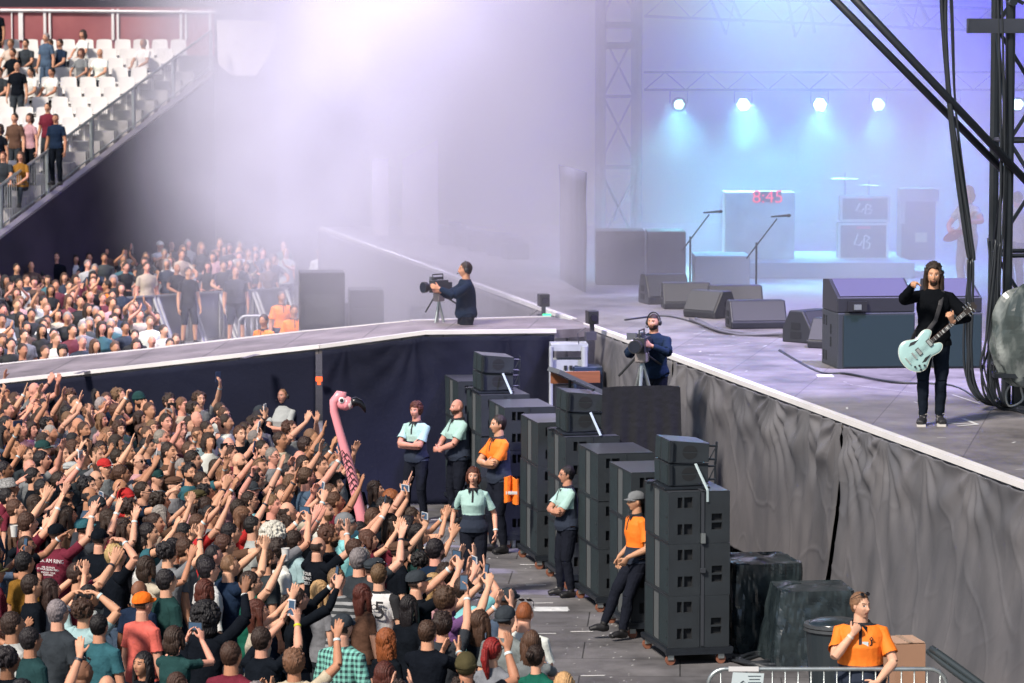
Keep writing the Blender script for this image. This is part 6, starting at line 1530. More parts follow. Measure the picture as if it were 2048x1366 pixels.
while len(fents) < 190 and tries < 60000:
    tries += 1; px = rnd.uniform(-60, 560); py = rnd.uniform(470, 715)
    if not fin(px, py): continue
    q = hpos(px, py)
    if any((q.x - a) ** 2 + ((q.y - b) * .42) ** 2 < .33 ** 2 for a, b in fpts): continue
    fpts.append((q.x, q.y)); fem = rnd.random() < .3
    e = dict(px=px, py=py, skin=rnd.choice(['light', 'light', 'pink', 'tan']), fem=fem, hair=rnd.choice(['long', 'bob', 'pony'] if fem else ['short'] * 4 + ['mop', 'bald', 'buzz', 'curly']), hcol=rnd.choice(['black', 'black', 'dark', 'dark', 'brown', 'brown', 'light', 'grey']), shirt=rnd.choice(['black'] * 6 + ['charcoal', 'charcoal', 'navy', 'navy', 'grey', 'white', 'maroon', 'teal', 'lightgrey', 'brown', 'cream', 'pinkish']))
    if not fem and rnd.random() < .15: e['cap'] = rnd.choice(['cap', 'flat']) + ':' + rnd.choice(['black', 'charcoal', 'white', 'navy'])
    fents.append(e)
print('far crowd', len(fents)); NAMED_FAR = 14
def lowres(pose, fem, vx=.020):
    inf = make_body('lo', POSES[pose], fem=fem, voxel=vx); d = []
    for k in ('body', 'shirt'): v, nr, lt, lv = np_mesh(inf[k]); d.append((v, lt, lv))
    inf_ = inf; d.append(inf['head']); return d
def cut(v, lt, lv, z0):
    ok = np.ones(len(lt), bool); np.logical_and.at(ok, np.repeat(np.arange(len(lt)), lt), (v[:, 2] > z0)[lv]); kp = np.repeat(ok, lt); u, inv = np.unique(lv[kp], return_inverse=True); return v[u], lt[ok], inv
HML = {k: (lambda t: (t[0], t[2], t[3]))(np_mesh(HM[k])) for k in ('short', 'mop', 'quiff', 'long', 'bob', 'curly')}
LOW = {(q, f): (lambda d: [cut(*d[0], .8), cut(*d[1], .8), d[2]])(lowres(q, f, .016)) for q in ('down', 'clap', 'rail', 'wave') for f in (False, True)}
acc = [[], [], [], []]; nv = 0
FLM = [(180, 478, 'the tall bald head'), (112, 515, 'the fan in black on the rail'), (233, 498, 'the orange shirt'), (343, 492, 'the pale bald fan'), (440, 490, 'the far bald head'), (25, 478, 'the purple hat'), (137, 487, 'the teal hat'), (215, 575, 'the orange collared steward'), (138, 573, 'the cream cap'), (112, 680, 'the fan shading his eyes'), (270, 672, 'the black cap by the runway'), (300, 645, 'the sunglasses in white'), (22, 690, 'the black hair at the left'), (195, 640, 'the navy jacket'), (165, 655, 'the grey head')]
LM = FLM
NAM = {(180, 478): 'tall bald fan standing out above the far crowd', (112, 515): 'fan in black with arms folded on the far barricade', (233, 498): 'light haired fan in an orange shirt at the far barricade', (112, 680): 'fan in a black cap near the runway in the far crowd', (270, 672): 'fan in a black cap and black shirt by the runway edge', (300, 645): 'fan in sunglasses and white shirt beyond the runway', (25, 478): 'fan in a purple flat hat in the top left of the far crowd', (137, 487): 'fan in a teal knitted hat in the far crowd', (138, 573): 'fan in a cream cap inside the far pit', (320, 492): 'blond fan in a white cap behind the far barricade', (567, 492): 'hazy fan in green at the right end of the far barricade', (640, 506): 'hazy blond fan in white behind the dark draped block'}
for e in fents:
    e.setdefault('fem', False); back = e['py'] < 545; r_ = rnd.random()
    if back: pose = 'rail' if (e['py'] > 505 and r_ < .5) else 'down' if r_ < .75 else 'clap' if r_ < .85 else 'claplow'
    else: pose = 'down' if r_ < .8 else rnd.choice(['clap', 'phone', 'wave'])
    if fents.index(e) >= NAMED_FAR:
        pose = pose if pose in ('down', 'clap', 'rail', 'wave') else 'down'; sc = rnd.uniform(.95, 1.05); p = hpos(e['px'], e['py'], sc); yaw = math.atan2(FOCUS.y - p.y, FOCUS.x - p.x) - math.pi / 2 + rnd.uniform(-.35, .35)
        R_ = np.array(Matrix.Rotation(yaw, 3, 'Z')) * sc; cols = [jit(SK[e['skin']], .12, rnd), jit(SHC[e['shirt']], .15, rnd), jit(HC[e['hcol']], .2, rnd) if e['hair'] != 'bald' else None]
        L3 = LOW[(pose, e['fem'])]; M_ = np.array(L3[2]); hv = HML[e['hair'] if e['hair'] in HML else ('long' if e['fem'] else 'short')]; L3 = [L3[0], L3[1], (hv[0] @ M_[:3, :3].T + M_[:3, 3], hv[1], hv[2])]
        for (v, lt, lv), c_ in zip(L3, cols):
            if c_ is None: continue
            acc[0].append(v @ R_.T + np.array([p.x, p.y, 0])); acc[1].append(lt); acc[2].append(lv + nv); acc[3].append(np.tile(np.array([*c_, 1.0]), (len(v), 1))); nv += len(v)
        continue
    pre = 'f' if e['fem'] else 'm'; key = pre + pose
    if key not in BASE: key = 'm' + pose
    inf = BASE[key]; sc = rnd.uniform(.96, 1.05); p = hpos(e['px'], e['py'], sc); yaw = math.atan2(FOCUS.y - p.y, FOCUS.x - p.x) - math.pi / 2 + rnd.uniform(-.3, .3)
    e['hcol'] = e['hcol']; o = add_person(inf, (p.x, p.y, 0), yaw, e['skin'], hair=e['hair'], hcol=e['hcol'], shirt=e['shirt'], cap=e['cap'].split(':')[0] if e.get('cap') else None, capcol=(e['cap'].split(':')[1] if e.get('cap') else 'black'), glasses='sunglasses' if e.get('sunglasses') else None, scale=sc, legs=back, rnd=rnd, feet=False)
    lab = NAM.get((e['px'], e['py'])) or auto_label(e, pose); tag(o, lab.replace(' fan in', ' far fan in', 1) if lab not in NAM.values() else lab, 'person', 'far crowd beyond the runway')

m_, n, b = nodes_of('crowd_colours'); at_ = n.nodes.new('ShaderNodeAttribute'); at_.attribute_name = 'Col'; n.links.new(at_.outputs['Color'], b.inputs[0]); b.inputs['Roughness'].default_value = .75
me = from_np('crowd', np.concatenate(acc[0]), np.concatenate(acc[1]), np.concatenate(acc[2]).astype(int), [m_]); ca = me.color_attributes.new('Col', 'FLOAT_COLOR', 'POINT'); ca.data.foreach_set('color', np.concatenate(acc[3]).ravel())
o = link('crowd', me); struct(o, 'stuff', 'dense mass of the far crowd beyond the runway'); print('crowd verts', len(me.vertices))
# the back of the near crowd, too many to count, in the same way
MID = {}
for q in ('down', 'clap', 'wave', 'point', 'phoneface', 'clapface', 'fist'):
    for f in (False, True): 
        if f and q in ('wave', 'point', 'fist'): continue
        d_ = lowres(q, f, .0115); MID[(q, f)] = ([cut(*d_[0], .95), cut(*d_[1], .95)], d_[2])
acc = [[], [], [], []]; nv = 0
for e in NEARSTUFF:
    pose = POSECODE[e['pose'][0]]; pose = {'bothup': 'clap', 'phone': 'phoneface', 'phone1': 'wave', 'claplow': 'clapface', 'wavelow': 'wave'}.get(pose, pose); f = e['fem'] and pose not in ('wave', 'point', 'fist'); ls, Mh = MID[(pose, f)]
    sc = rnd.uniform(.95, 1.05); p = hpos(e['px'], e['py'], sc); yaw = math.atan2(FOCUS.y - p.y, FOCUS.x - p.x) - math.pi / 2 + rnd.uniform(-.5, .5); R_ = np.array(Matrix.Rotation(yaw, 3, 'Z')) * sc; M_ = np.array(Mh); hk = e['hair'] if e['hair'] in HML else ('long' if e['fem'] else 'short')
    items = [(ls[0], jit(SK[e['skin']], .12, rnd)), (ls[1], jit(SHC[e['shirt']], .15, rnd))]
    if e['hair'] != 'bald': hv = HML[hk]; items.append(((hv[0] @ M_[:3, :3].T + M_[:3, 3], hv[1], hv[2]), jit(HC[e['hcol']], .2, rnd)))
    for (v, lt, lv), c_ in items: acc[0].append(v @ R_.T + np.array([p.x, p.y, 0])); acc[1].append(lt); acc[2].append(lv + nv); acc[3].append(np.tile(np.array([*c_, 1.0]), (len(v), 1))); nv += len(v)
me = from_np('crowd', np.concatenate(acc[0]), np.concatenate(acc[1]), np.concatenate(acc[2]).astype(int), [m_]); ca = me.color_attributes.new('Col', 'FLOAT_COLOR', 'POINT'); ca.data.foreach_set('color', np.concatenate(acc[3]).ravel())
o = link('crowd', me); struct(o, 'stuff', 'packed back rows of the near crowd against the runway'); print('near stuff verts', len(me.vertices))
# seated and standing people in the stand
SIT = dict(R=((.12, .36, 1.02), (1, -.3, -.5), (-.2, 1, -.1), (0, 0, -1), .3), L=((-.12, .36, 1.02), (-1, -.3, -.5), (.2, 1, -.1), (0, 0, -1), .3), hp=.0, hy=0, lean=0)
def seated(fem=False):
    inf = make_body('sit', SIT, fem=fem, voxel=.009, legs=((.12, .42, .42), (-.12, .42, .42))); return inf
BASE['sit'] = seated(); BASE['sitf'] = seated(True)
def rowfor(py, hh):   # the stand row whose head height lands on this pixel row
    best = min(rows, key=lambda r: abs(HOR + (H - (r[1] + hh)) * F / r[0] - py)); return best
STP = [(26, 92, 'short', 'light', 'cream', 's'), (56, 92, 'short', 'dark', 'charcoal', 's'), (100, 72, 'short', 'grey', 'denim', 't'), (104, 92, 'short', 'dark', 'grey', 's'), (124, 95, 'short', 'dark', 'navy', 's'), (170, 77, 'bob', 'dark', 'white', 's'), (290, 82, 'short', 'light', 'white', 's'), (166, 113, 'bob', 'auburn', 'grey', 's'), (204, 114, 'bald', 'dark', 'white', 's'), (30, 112, 'short', 'dark', 'black', 's'),
       (42, 130, 'bald', 'dark', 'black', 't'), (65, 148, 'short', 'black', 'white', 's'), (107, 150, 'short', 'black', 'white', 's'), (3, 150, 'short', 'dark', 'charcoal', 's'), (102, 222, 'short', 'dark', 'maroon', 't'), (118, 228, 'buzz', 'dark', 'navy', 't'), (36, 243, 'short', 'dark', 'brown', 't'), (66, 240, 'bob', 'dark', 'pinkish', 't'), (6, 268, 'bob', 'dark', 'black', 't'), (8, 308, 'short', 'auburn', 'charcoal', 's'), (43, 320, 'long', 'brown', 'ochre', 's'), (2, 30, 'short', 'dark', 'black', 't')]
for i, (px, py, hr, hc, sh, md) in enumerate(STP):
    hh = 1.6 if md == 't' else 1.24; Y, zf, X = rowfor(py, hh); x = (px - 1024) * Y / F
    fem = hr in ('bob', 'long'); inf = BASE[('fdown' if fem else 'mdown') if md == 't' else ('sitf' if fem else 'sit')]
    o = add_person(inf, (x, Y - (.05 if md == 's' else .38), zf + (0 if md == 't' else -.40 + .0)), math.pi - .35 + rnd.uniform(-.3, .2), 'light' if i % 3 else 'tan', hair=hr, hcol=hc, shirt=sh, rnd=rnd)
    d = {'cream': 'cream', 'denim': 'faded blue', 'charcoal': 'charcoal', 'navy': 'navy', 'ochre': 'ochre brown', 'pinkish': 'pale pink'}.get(sh, sh)
    tag(o, {0: 'cream shirted spectator seated leftmost in the upper rows', 1: 'charcoal shirted spectator seated beside the cream one', 2: 'grey haired spectator standing at the hoarding in faded blue', 3: 'spectator in a grey shirt seated below the standing one', 4: 'broad navy shirted spectator seated mid row', 5: 'dark haired spectator in white alone in the top row', 6: 'spectator in white seated rightmost in the top row', 7: 'auburn haired spectator in grey seated beside the bald one', 8: 'bald spectator in white near the middle of the stand', 9: 'spectator in black seated left of the standing bald one', 10: 'bald spectator in black standing with arms down', 11: 'black haired spectator in white beside the standing bald one', 12: 'black haired spectator in white with empty seats either side', 13: 'charcoal clad spectator cut by the left picture edge, upper rows', 14: 'spectator in maroon standing by the stair railing', 15: 'spectator in navy standing behind the maroon shirt', 16: 'spectator in brown standing left of the pink top', 17: 'dark haired spectator in a pale pink top standing', 18: 'dark haired spectator in black standing at the left edge', 19: 'auburn haired spectator in charcoal seated low at the left edge', 20: 'long haired spectator in ochre seated by the railing foot', 21: 'dark figure standing by the hoarding at the left edge'}[i], 'person', 'spectators in the stand')

# ------------------------------------------------------------------ security and crew
MINT = mat('mint_polo', (.35, .54, .50), .9, bump=.35, bscale=20); NAVY = mat('navy_polo', (.012, .020, .040), .9, bump=.3, bscale=20); DARKC = mat('collar_black', (.008, .009, .014), .8)
HV = .0056
def face_yaw(dx, dy): return math.atan2(dy, dx) - math.pi / 2
def crew(px, py, label, pose, fd, top, skin='light', hair='short', hcol='dark', fem=False, build=1.0, zbase=0.0, sc=1.0, legs=None, cap=None, capcol='black', glasses=None, beard=None, group=None, headphones=False, bands='', split=1.20, longsl=False, hy=0.0, hp=0.0, trousers=(.012, .014, .022), plackets=True, hem=.90, voxel=HV, shoes=(.012, .012, .014), trlen=None, bandcol=(.6, .7, .7)):
    p_ = dict(pose); p_['hy'] = hy; p_['hp'] = hp
    if isinstance(top, str): mats, mi = [mat('cloth_' + top, SHC[top], .9, bump=.4, bscale=20, spec=.05)], None
    else: mats = [top, NAVY, DARKC]; mi = lambda fc: np.where(fc[:, 2] < split, 1, np.where((fc[:, 2] > 1.462) | ((np.abs(fc[:, 0]) < .016) & (fc[:, 1] > .05) & (fc[:, 2] > 1.30)), 2, np.where((fc[:, 1] < -.02) & (fc[:, 2] > 1.2) & (np.abs(fc[:, 0]) < .30) , 1, 0)))
    inf = make_body('c', p_, fem=fem, voxel=voxel, build=build, legs=legs, shirtmats=mats, shirtmi=mi, longsl=longsl, hem=hem, loose=1.6, collar=1 if not isinstance(top, str) else 0, segs=3 if voxel < .006 else 2, sleeve=.72)
    q = P(px, py, zbase + 1.628 * sc); o = add_person(inf, (q.x, q.y, zbase), face_yaw(*fd), skin, hair=hair, hcol=hcol, shirt='black', shirtcol=(.5, .5, .5), trousers=trousers, cap=cap, capcol=capcol, glasses=glasses, bands=bands, scale=sc, beard=beard, headphones=headphones, shoes=shoes, bandcol=bandcol)
    if not isinstance(top, str):
        m = MB(); m.tube([(0, .004, 1.462), (0, .010, 1.495)], [(.086 * build, .082 * build), (.068 * build, .066 * build)], 20, caps=False); c = m.build('collar', DARKC, o, smooth=True); c.modifiers.new('s', 'SOLIDIFY').thickness = .004
        for s in (-1, 1): m = MB(); m.add([(s * .005, .085 * build, 1.47), (s * .07, .06, 1.485), (s * .055, .12 * build, 1.415)], [(0, 1, 2), (2, 1, 0)]); m.build('collar_point', DARKC, o)
    tag(o, label, 'person', group); return o, inf
CR = POSES['crossed']; g_ = 'security guards in the pit'
STND = ((.13, .02, 0), (-.13, .0, 0))
crew(833, 822, 'guard in mint and navy polo with folded arms, leftmost by the runway drape', CR, (-.55, -.8), MINT, 'pink', 'mop', 'auburn', group=g_, hy=.1, legs=((.16, .05, 0), (-.12, -.02, 0)), sc=1.0)
CL = POSE(((.03, .30, 1.06), (1, -.2, -.4), (-1, .3, 0), (0, -1, 0), .6), ((-.02, .33, 1.05), (-1, -.2, -.4), (1, .2, .0), (0, -1, 0), .7), hp=0)
o, _ = crew(917, 815, 'bald bearded guard in mint and navy polo with clasped hands', CL, (-.9, -.42), MINT, 'pink', 'bald', 'dark', build=1.16, beard='brown', group=g_, legs=STND, sc=1.03)
crew(998, 850, 'guard in orange and navy polo standing with folded arms', CR, (-.88, -.45), ORANGE, 'light', 'short', 'dark', build=1.05, group=g_, legs=STND, sc=1.07)
WK = POSE(((.30, .0, .90), (.35, -1, 0), (0, .1, -1), (-1, 0, 0), .4), ((-.30, .08, .90), (-.35, -1, 0), (0, .15, -1), (1, 0, 0), .4), hp=0)
crew(947, 953, 'woman guard in a mint polo walking towards the camera', WK, (-.08, -1), MINT, 'fair', 'bob', 'auburn', fem=True, build=1.07, group=g_, legs=((.05, .10, 0), (-.07, -.12, .05)), sc=.94, bands='L', split=1.13)
crew(1135, 950, 'guard with glasses in mint polo standing against the speaker stacks', CR, (-.93, -.3), MINT, 'light', 'short', 'black', build=1.10, glasses='glasses', group=g_, legs=((.10, .06, 0), (-.10, -.02, 0)), sc=.94, bands='L')
crew(1274, 1003, 'guard in grey cap and orange polo leaning between speaker stacks', DN and POSE(((.24, .12, .95), (.3, -1, 0), (0, .15, -1), (-1, 0, 0), .4), ((-.18, .20, 1.0), (-.4, -1, 0), (.4, .5, -1), (1, 0, 0), .4), hp=.0), (-.85, -.35), ORANGE, 'light', 'short', 'dark', cap='cap', capcol='grey', group=g_, legs=((.12, .42, 0), (-.06, .22, 0)), sc=.985, split=1.10)
CH = POSE(((.07, .20, 1.40), (.7, .2, -1), (-.5, .1, .8), (0, -1, .2), .95), ((-.16, .28, .98), (-1, -.1, -.4), (.8, .3, -.5), (.2, -1, 0), .5), hp=-.02)
o, inf = crew(1722, 1212, 'heavy set guard in orange polo with a hand at his chin, behind the barrier', CH, (-.12, -1), ORANGE, 'fair', 'short', 'light', build=1.22, glasses='headshades', group=g_, hy=.75, sc=1.02, bands='R', split=1.10, bandcol=(.6, .5, .42))
m = MB(); m.box((-.045, .175, 1.29), (.055, .006, .075)); m.build('lanyard_badge', mat('badge_white', (.5, .6, .62), .5), o); m = MB(); m.tube([(-.10, .168, 1.335), (-.115, .172, 1.355), (-.10, .172, 1.37), (-.085, .172, 1.355), (-.10, .168, 1.335), (-.10, .172, 1.30), (-.085, .17, 1.29)], .006, 5); m.build('chest_emblem', DARKC, o)
crew(567, 792, 'steward in a white shirt and headset above the crowd by the runway drape', CR, (-.5, -.85), 'lightgrey', 'pink', 'bun', 'light', fem=True, build=1.15, headphones=True, group=None, sc=1.0)
# orange jacket hung on the stack behind the guard
q = P(1023, 985, 1.05); m = MB(); m.grid(lambda u, v: (q.x + (u - .5) * .16, q.y + .25 - .05 * math.sin(u * 9), 1.22 - v * .34 + .02 * math.sin(u * 5)), 12, 12); m.box((q.x, q.y + .19, 1.02), (.15, .01, .04), 1)
o = m.build('hi_vis_jacket', [ORANGE, mat('reflective', (.6, .6, .58), .3)]); o.modifiers.new('s', 'SOLIDIFY').thickness = .02; tag(o, 'orange hi-vis jacket hung behind the standing orange guard', 'jacket')
# far guards and stewards
BL = 'navy'
for px, py, lab, b_ in ((375, 545, 'bare armed guard in black shirt and shorts beyond the runway, left one', 1.0), (470, 545, 'stout guard in black shirt and shorts standing with hands behind', 1.25)):
    sc = 1.02; yT = P(px, 690, 0).y; zh = 1.628 * sc; q = V((((px - 1024) / F) * yT, yT, 0))
    inf = make_body('f', POSES['down'], voxel=.008, build=b_, shirtmats=[mat('cloth_black', SHC['black'], .9)], legs=((.15, 0, 0), (-.15, .03, 0)))
    # shorts: trousers cut at the knee
    tme = inf['trousers']; v_, n_2, lt_, lv_ = np_mesh(tme); inf['trousers'] = extract('shorts', (v_, n_2, lt_, lv_), v_[:, 2] > .46, np.zeros(len(v_)), [CLOTH])
    o = add_person(inf, q, math.pi + (.5 if px < 400 else .2), 'light', hair='bald' if px > 400 else 'short', hcol='dark', shirt='black', trousers=(.03, .035, .045), scale=sc); tag(o, lab, 'person', 'guards beyond the runway')
for px, py, lab, fd in ((563, 594, 'orange shirted steward beyond the runway, tallest of three', (.4, -.9)), (588, 622, 'orange shirted steward beyond the runway, rightmost of three', (.2, -1)), (528, 642, 'orange shirted steward half hidden by the runway edge', (-.5, -.9)), (215, 572, 'steward with an orange collar among the far fans', (-.9, -.3))):
    crew(px, py, lab, POSES['down'], fd, ORANGE, 'tan', 'short', 'dark', group='stewards beyond the runway', voxel=.008, sc=1.0, split=1.0)
crew(572, 506, 'hazy steward in a yellow tabard at the end of the far barricade', POSES['claplow'], (-.2, -1), 'lightgrey', 'fair', 'bald', 'light', voxel=.008, sc=1.05)

# camera operators ----------------------------------------------------
def broadcast_camera(name, c, yaw, zfoot, label):
    t = empty(name, (c.x, c.y, zfoot), yaw, label, 'camera'); h = c.z - zfoot
    m = MB(); m.box((0, 0, h), (.15, .40, .19)); m.box((0, -.05, h + .13), (.06, .26, .04)); m.tube([(0, .12, h + .10), (0, .12, h + .19), (0, -.18, h + .19), (0, -.18, h + .10)], .012, 6); m.box((.0, .26, h - .02), (.13, .12, .15)); m.build('camera_body', mat('camera_grey', (.03, .033, .04), .4), t, bevel=.012)
    m = MB(); m.tube([(0, -.18, h), (0, -.36, h), (0, -.37, h), (0, -.46, h)], [.055, .06, .085, .088], 18); m.build('lens', BLACK, t, smooth=False); m = MB(); m.tube([(0, -.462, h), (0, -.464, h)], .075, 18); m.build('front_glass', mat('glass_front', (.01, .015, .03), .05), t)
    m = MB(); m.box((-.13, -.02, h + .10), (.13, .07, .09)); m.tube([(-.05, -.02, h + .1), (-.13, -.02, h + .1)], .015, 6); m.build('viewfinder', mat('vf_grey', (.10, .11, .14), .4), t)
    m = MB(); m.box((0, .0, h - .17), (.16, .18, .14)); m.build('fluid_head', mat('head_pale', (.28, .25, .25), .4, .3), t, bevel=.02)
    m = MB(); m.tube([(.06, .1, h - .16), (.22, .42, h - .34)], .014, 6); m.tube([(-.06, -.05, h - .16), (-.30, -.05, h - .42)], .016, 6); m.build('pan_bar', BLACK, t)
    for a in (0.5, 2.6, 4.7): m = MB(); m.tube([(0, 0, h - .24), (.34 * math.cos(a), .34 * math.sin(a), 0)], [.026, .018], 8); m.tube([(0, 0, h - .24), (.2 * math.cos(a + .12), .2 * math.sin(a + .12), (h - .24) * .45)], .012, 6); m.build('tripod_leg', STEEL, t)
    return t
OP = POSE(((.10, .40, 1.30), (1, -.3, -.8), (-.3, 1, .2), (-1, 0, .3), .5), ((-.14, .44, 1.36), (-1, -.2, -.8), (.2, .9, .3), (1, 0, 0), .5), hp=-.15)
crew(1308, 645, 'camera operator in dark blue with headphones on the covered platform', OP, (-.42, -.9), 'navy', 'light', 'buzz', 'dark', headphones=True, beard='dark', longsl=True, zbase=1.635, sc=.99, build=1.06, group='camera operators')
cq = P(1308, 645, 3.25); broadcast_camera('broadcast_camera', V((cq.x - .17, cq.y - .38, 3.0)), -.25, 1.635, 'broadcast camera on a tripod in front of the headphone operator')
crew(932, 540, 'hazy camera operator seen in profile beyond the runway', OP, (-.95, -.2), 'navy', 'light', 'short', 'dark', headphones=True, longsl=True, zbase=FARPLAT, sc=1.0, build=1.1, group='camera operators', voxel=.008)
cq = P(932, 540, FARPLAT + 1.6); bcf = broadcast_camera('broadcast_camera', V((cq.x - .42, cq.y - .05, FARPLAT + 1.38)), -.7, FARPLAT, 'broadcast camera lost in haze beyond the runway'); bcf.scale = (.8, .8, .98)

# ------------------------------------------------------------------ the singer with his guitar
SG = POSE(((.215, .42, 1.58), (1, -.1, -1.0), (.02, 1, .10), (0, -.2, -1), (.05, .85, .95, 1)), ((-.20, .26, 1.15), (-1, -.1, -.7), (.25, .5, .8), (.55, -.6, .2), .75), hp=.02)
FEET = P(1864, 849, ZS); syaw = face_yaw(-.10, -1)
inf = make_body('singer', SG, voxel=.0050, longsl=True, hem=.86, loose=1.3, shirtmats=[mat('singer_knit', (.005, .006, .008), .9, bump=.5, bscale=18, spec=.04)], legs=((.10, .05, 0), (-.08, .0, 0)), segs=3, build=.98, goatee=True)
sg = add_person(inf, FEET, syaw, 'light', hair='singer', hscale=1.09, hcol='dark', shirt='black', shirtcol=(.01, .01, .01), trousers=(.010, .014, .022), beard='dark', scale=1.035, shoes=(.02, .02, .024)); tag(sg, 'long haired singer in black pointing out, pale green guitar slung low', 'person')
m = MB()
for fx, fy_ in ((.10, .05), (-.08, 0)): m.box((fx + (.02 if fx > 0 else -.02), fy_ + .06, .010), (.095, .27, .022))
m.build('shoe_sole', mat('sole_white', (.55, .53, .5), .6), sg)
m = MB()
for fx, fy_ in ((.10, .05), (-.08, 0)):
    for k in range(4): m.tube([(fx - .02, fy_ + .03 + k * .025, .105 - k * .014), (fx + .03, fy_ + .04 + k * .025, .105 - k * .014)], .004, 5)
    m.tube([(fx, fy_ + .02, .11), (fx - .05, fy_ + .06, .13), (fx - .07, fy_ + .05, .10)], .004, 5)
m.build('shoelace', mat('lace', (.35, .33, .33), .7), sg)
G = bpy.data.objects.new('electric_guitar', None); COL.objects.link(G)
half = [(0, 0), (.006, .06), (.03, .12), (.075, .172), (.13, .198), (.185, .192), (.235, .160), (.27, .138), (.305, .132), (.345, .142), (.39, .152), (.43, .148), (.463, .128), (.480, .100), (.474, .076), (.448, .058), (.418, .044), (.400, .028)]
outl = half + [(x, -y) for x, y in reversed(half)]
def smooth_poly(p, it=2):
    for _ in range(it):
        q = []
        for i in range(len(p)): a, b = p[i], p[(i + 1) % len(p)]; q += [(.75 * a[0] + .25 * b[0], .75 * a[1] + .25 * b[1]), (.25 * a[0] + .75 * b[0], .25 * a[1] + .75 * b[1])]
        p = q
    return p
outl = smooth_poly(outl[1:], 2); n_ = len(outl); cx = .24
def ring(k, z): return [(cx + (x - cx) * k, y * k, z) for x, y in outl]
m = MB(); rings = [ring(.975, -.022), ring(1, -.016), ring(1, .016), ring(.975, .023), ring(.80, .030), ring(.5, .033)]
vs = sum(rings, []); fs = [tuple(range(n_ - 1, -1, -1))] + [tuple(range(5 * n_, 6 * n_))]
for r in range(5): fs += [(r * n_ + i, r * n_ + (i + 1) % n_, (r + 1) * n_ + (i + 1) % n_, (r + 1) * n_ + i) for i in range(n_)]
m.add(vs, fs)
def gm(mb, name, mt, smooth=False, bevel=0): o = mb.build(name, mt, G, smooth=smooth, bevel=bevel); return o
gm(m, 'body', mat('pelham_green', (.36, .56, .55), .25, .1, spec=.6), True)
m = MB(); m.tube([ring(.988, .021)[i] for i in range(n_)] + [ring(.988, .021)[0]], .0035, 5, caps=False); gm(m, 'binding', mat('binding_cream', (.6, .6, .52), .4))
m = MB()
for s in (-1, 1): m.add([(.17, s * .115, .0335), (.215, s * .135, .031), (.31, s * .105, .031), (.235, s * .095, .0345)], [(0, 1, 2, 3), (3, 2, 1, 0)])
gm(m, 'sound_hole', BLACK)
m = MB(); m.box((.225, 0, .038), (.045, .088, .014)); m.box((.375, 0, .038), (.045, .088, .014)); gm(m, 'pickup_ring', BLACK); m = MB(); m.box((.225, 0, .044), (.034, .072, .012)); m.box((.375, 0, .044), (.034, .072, .012)); gm(m, 'pickup_cover', mat('nickel', (.6, .58, .55), .2, .9))
m = MB(); m.box((.155, 0, .042), (.018, .086, .016)); m.box((.065, 0, .040), (.014, .090, .020)); gm(m, 'bridge', mat('nickel', (0, 0, 0)))
m = MB()
for x, y in ((.13, -.12), (.085, -.10), (.175, -.155), (.115, -.165)): m.tube([(x, y, .028), (x, y, .048)], [.013, .011], 12)
gm(m, 'knob', BLACK)
m = MB(); m.box((.63, 0, .022), (.50, .048, .024)); gm(m, 'neck', mat('neck_wood', (.10, .045, .025), .4)); m = MB(); m.box((.63, 0, .036), (.498, .046, .005)); gm(m, 'fretboard', mat('rosewood', (.02, .012, .010), .5))
m = MB()
for k in range(18): x = .405 + .475 * (1 - 2 ** (-(17 - k) / 9.0)) / (1 - 2 ** (-17 / 9.0)); m.box((x, 0, .040), (.003, .045, .003))
for x in (.50, .57, .63, .70, .76, .83): m.box((x, 0, .0395), (.014, .032, .002))
gm(m, 'inlay', mat('pearl', (.6, .62, .6), .3))
m = MB(); m.prism([(.878, -.022), (.90, -.036), (1.02, -.044), (1.045, -.02), (1.03, 0), (1.045, .02), (1.02, .044), (.90, .036), (.878, .022)], .012, .028); gm(m, 'headstock', mat('headstock_dark', (.03, .022, .018), .3))
m = MB()
for x in (.915, .950, .985, ):
    for s in (-1, 1): m.tube([(x, s * .030, .03), (x, s * .030, .040)], .006, 8); m.tube([(x, s * .042, .020), (x, s * .070, .020)], .008, 8)
gm(m, 'tuning_peg', mat('nickel', (0, 0, 0))); m = MB(); m.tube([(.965, -.02, .030), (.965, .018, .030)], .006, 5); gm(m, 'headstock_inlay', mat('pearl', (0, 0, 0)))
m = MB()
for k in range(6): y = (k - 2.5) * .0078; m.tube([(.07, y * 1.2, .052), (.155, y * 1.15, .052), (.88, y * .75, .043)], .0008, 4)
gm(m, 'string', mat('nickel', (0, 0, 0)))
W = FEET.y - .30
bc = PY(1837, 704, W); hd = PY(1951, 608, W + .05); xd = (hd - bc).normalized(); zd = V((-.12, -1, -.02)); zd = (zd - xd * zd.dot(xd)).normalized(); yd = zd.cross(xd)
Mg = Matrix((xd, yd, zd)).transposed().to_4x4(); L_ = (hd - bc).length; s_ = L_ / .82
Mg = Matrix.Translation(bc) @ Mg @ Matrix.Scale(s_, 4) @ Matrix.Translation((-.22, 0, -.02)); G.matrix_basis = Mg; tag(G, 'pale green semi-hollow electric guitar slung in front of the singer', 'guitar')
# strap
Ms = sg.matrix_basis; a = Mg @ V((.40, .10, -.02)); b = Mg @ V((.0, 0, 0)); m = MB()
pp = [a, Ms @ V((-.02, .16, 1.15)), Ms @ V((-.07, .155, 1.32)), Ms @ V((-.10, .06, 1.47)), Ms @ V((-.06, -.10, 1.42)), Ms @ V((.10, -.16, 1.15)), Ms @ V((.20, -.05, .98)), b]
m.tube(pp, (.024, .004), 6); gs = m.build('guitar_strap', mat('strap_black', (.012, .012, .016), .6)); gs.parent = G; gs.matrix_parent_inverse = Mg.inverted()
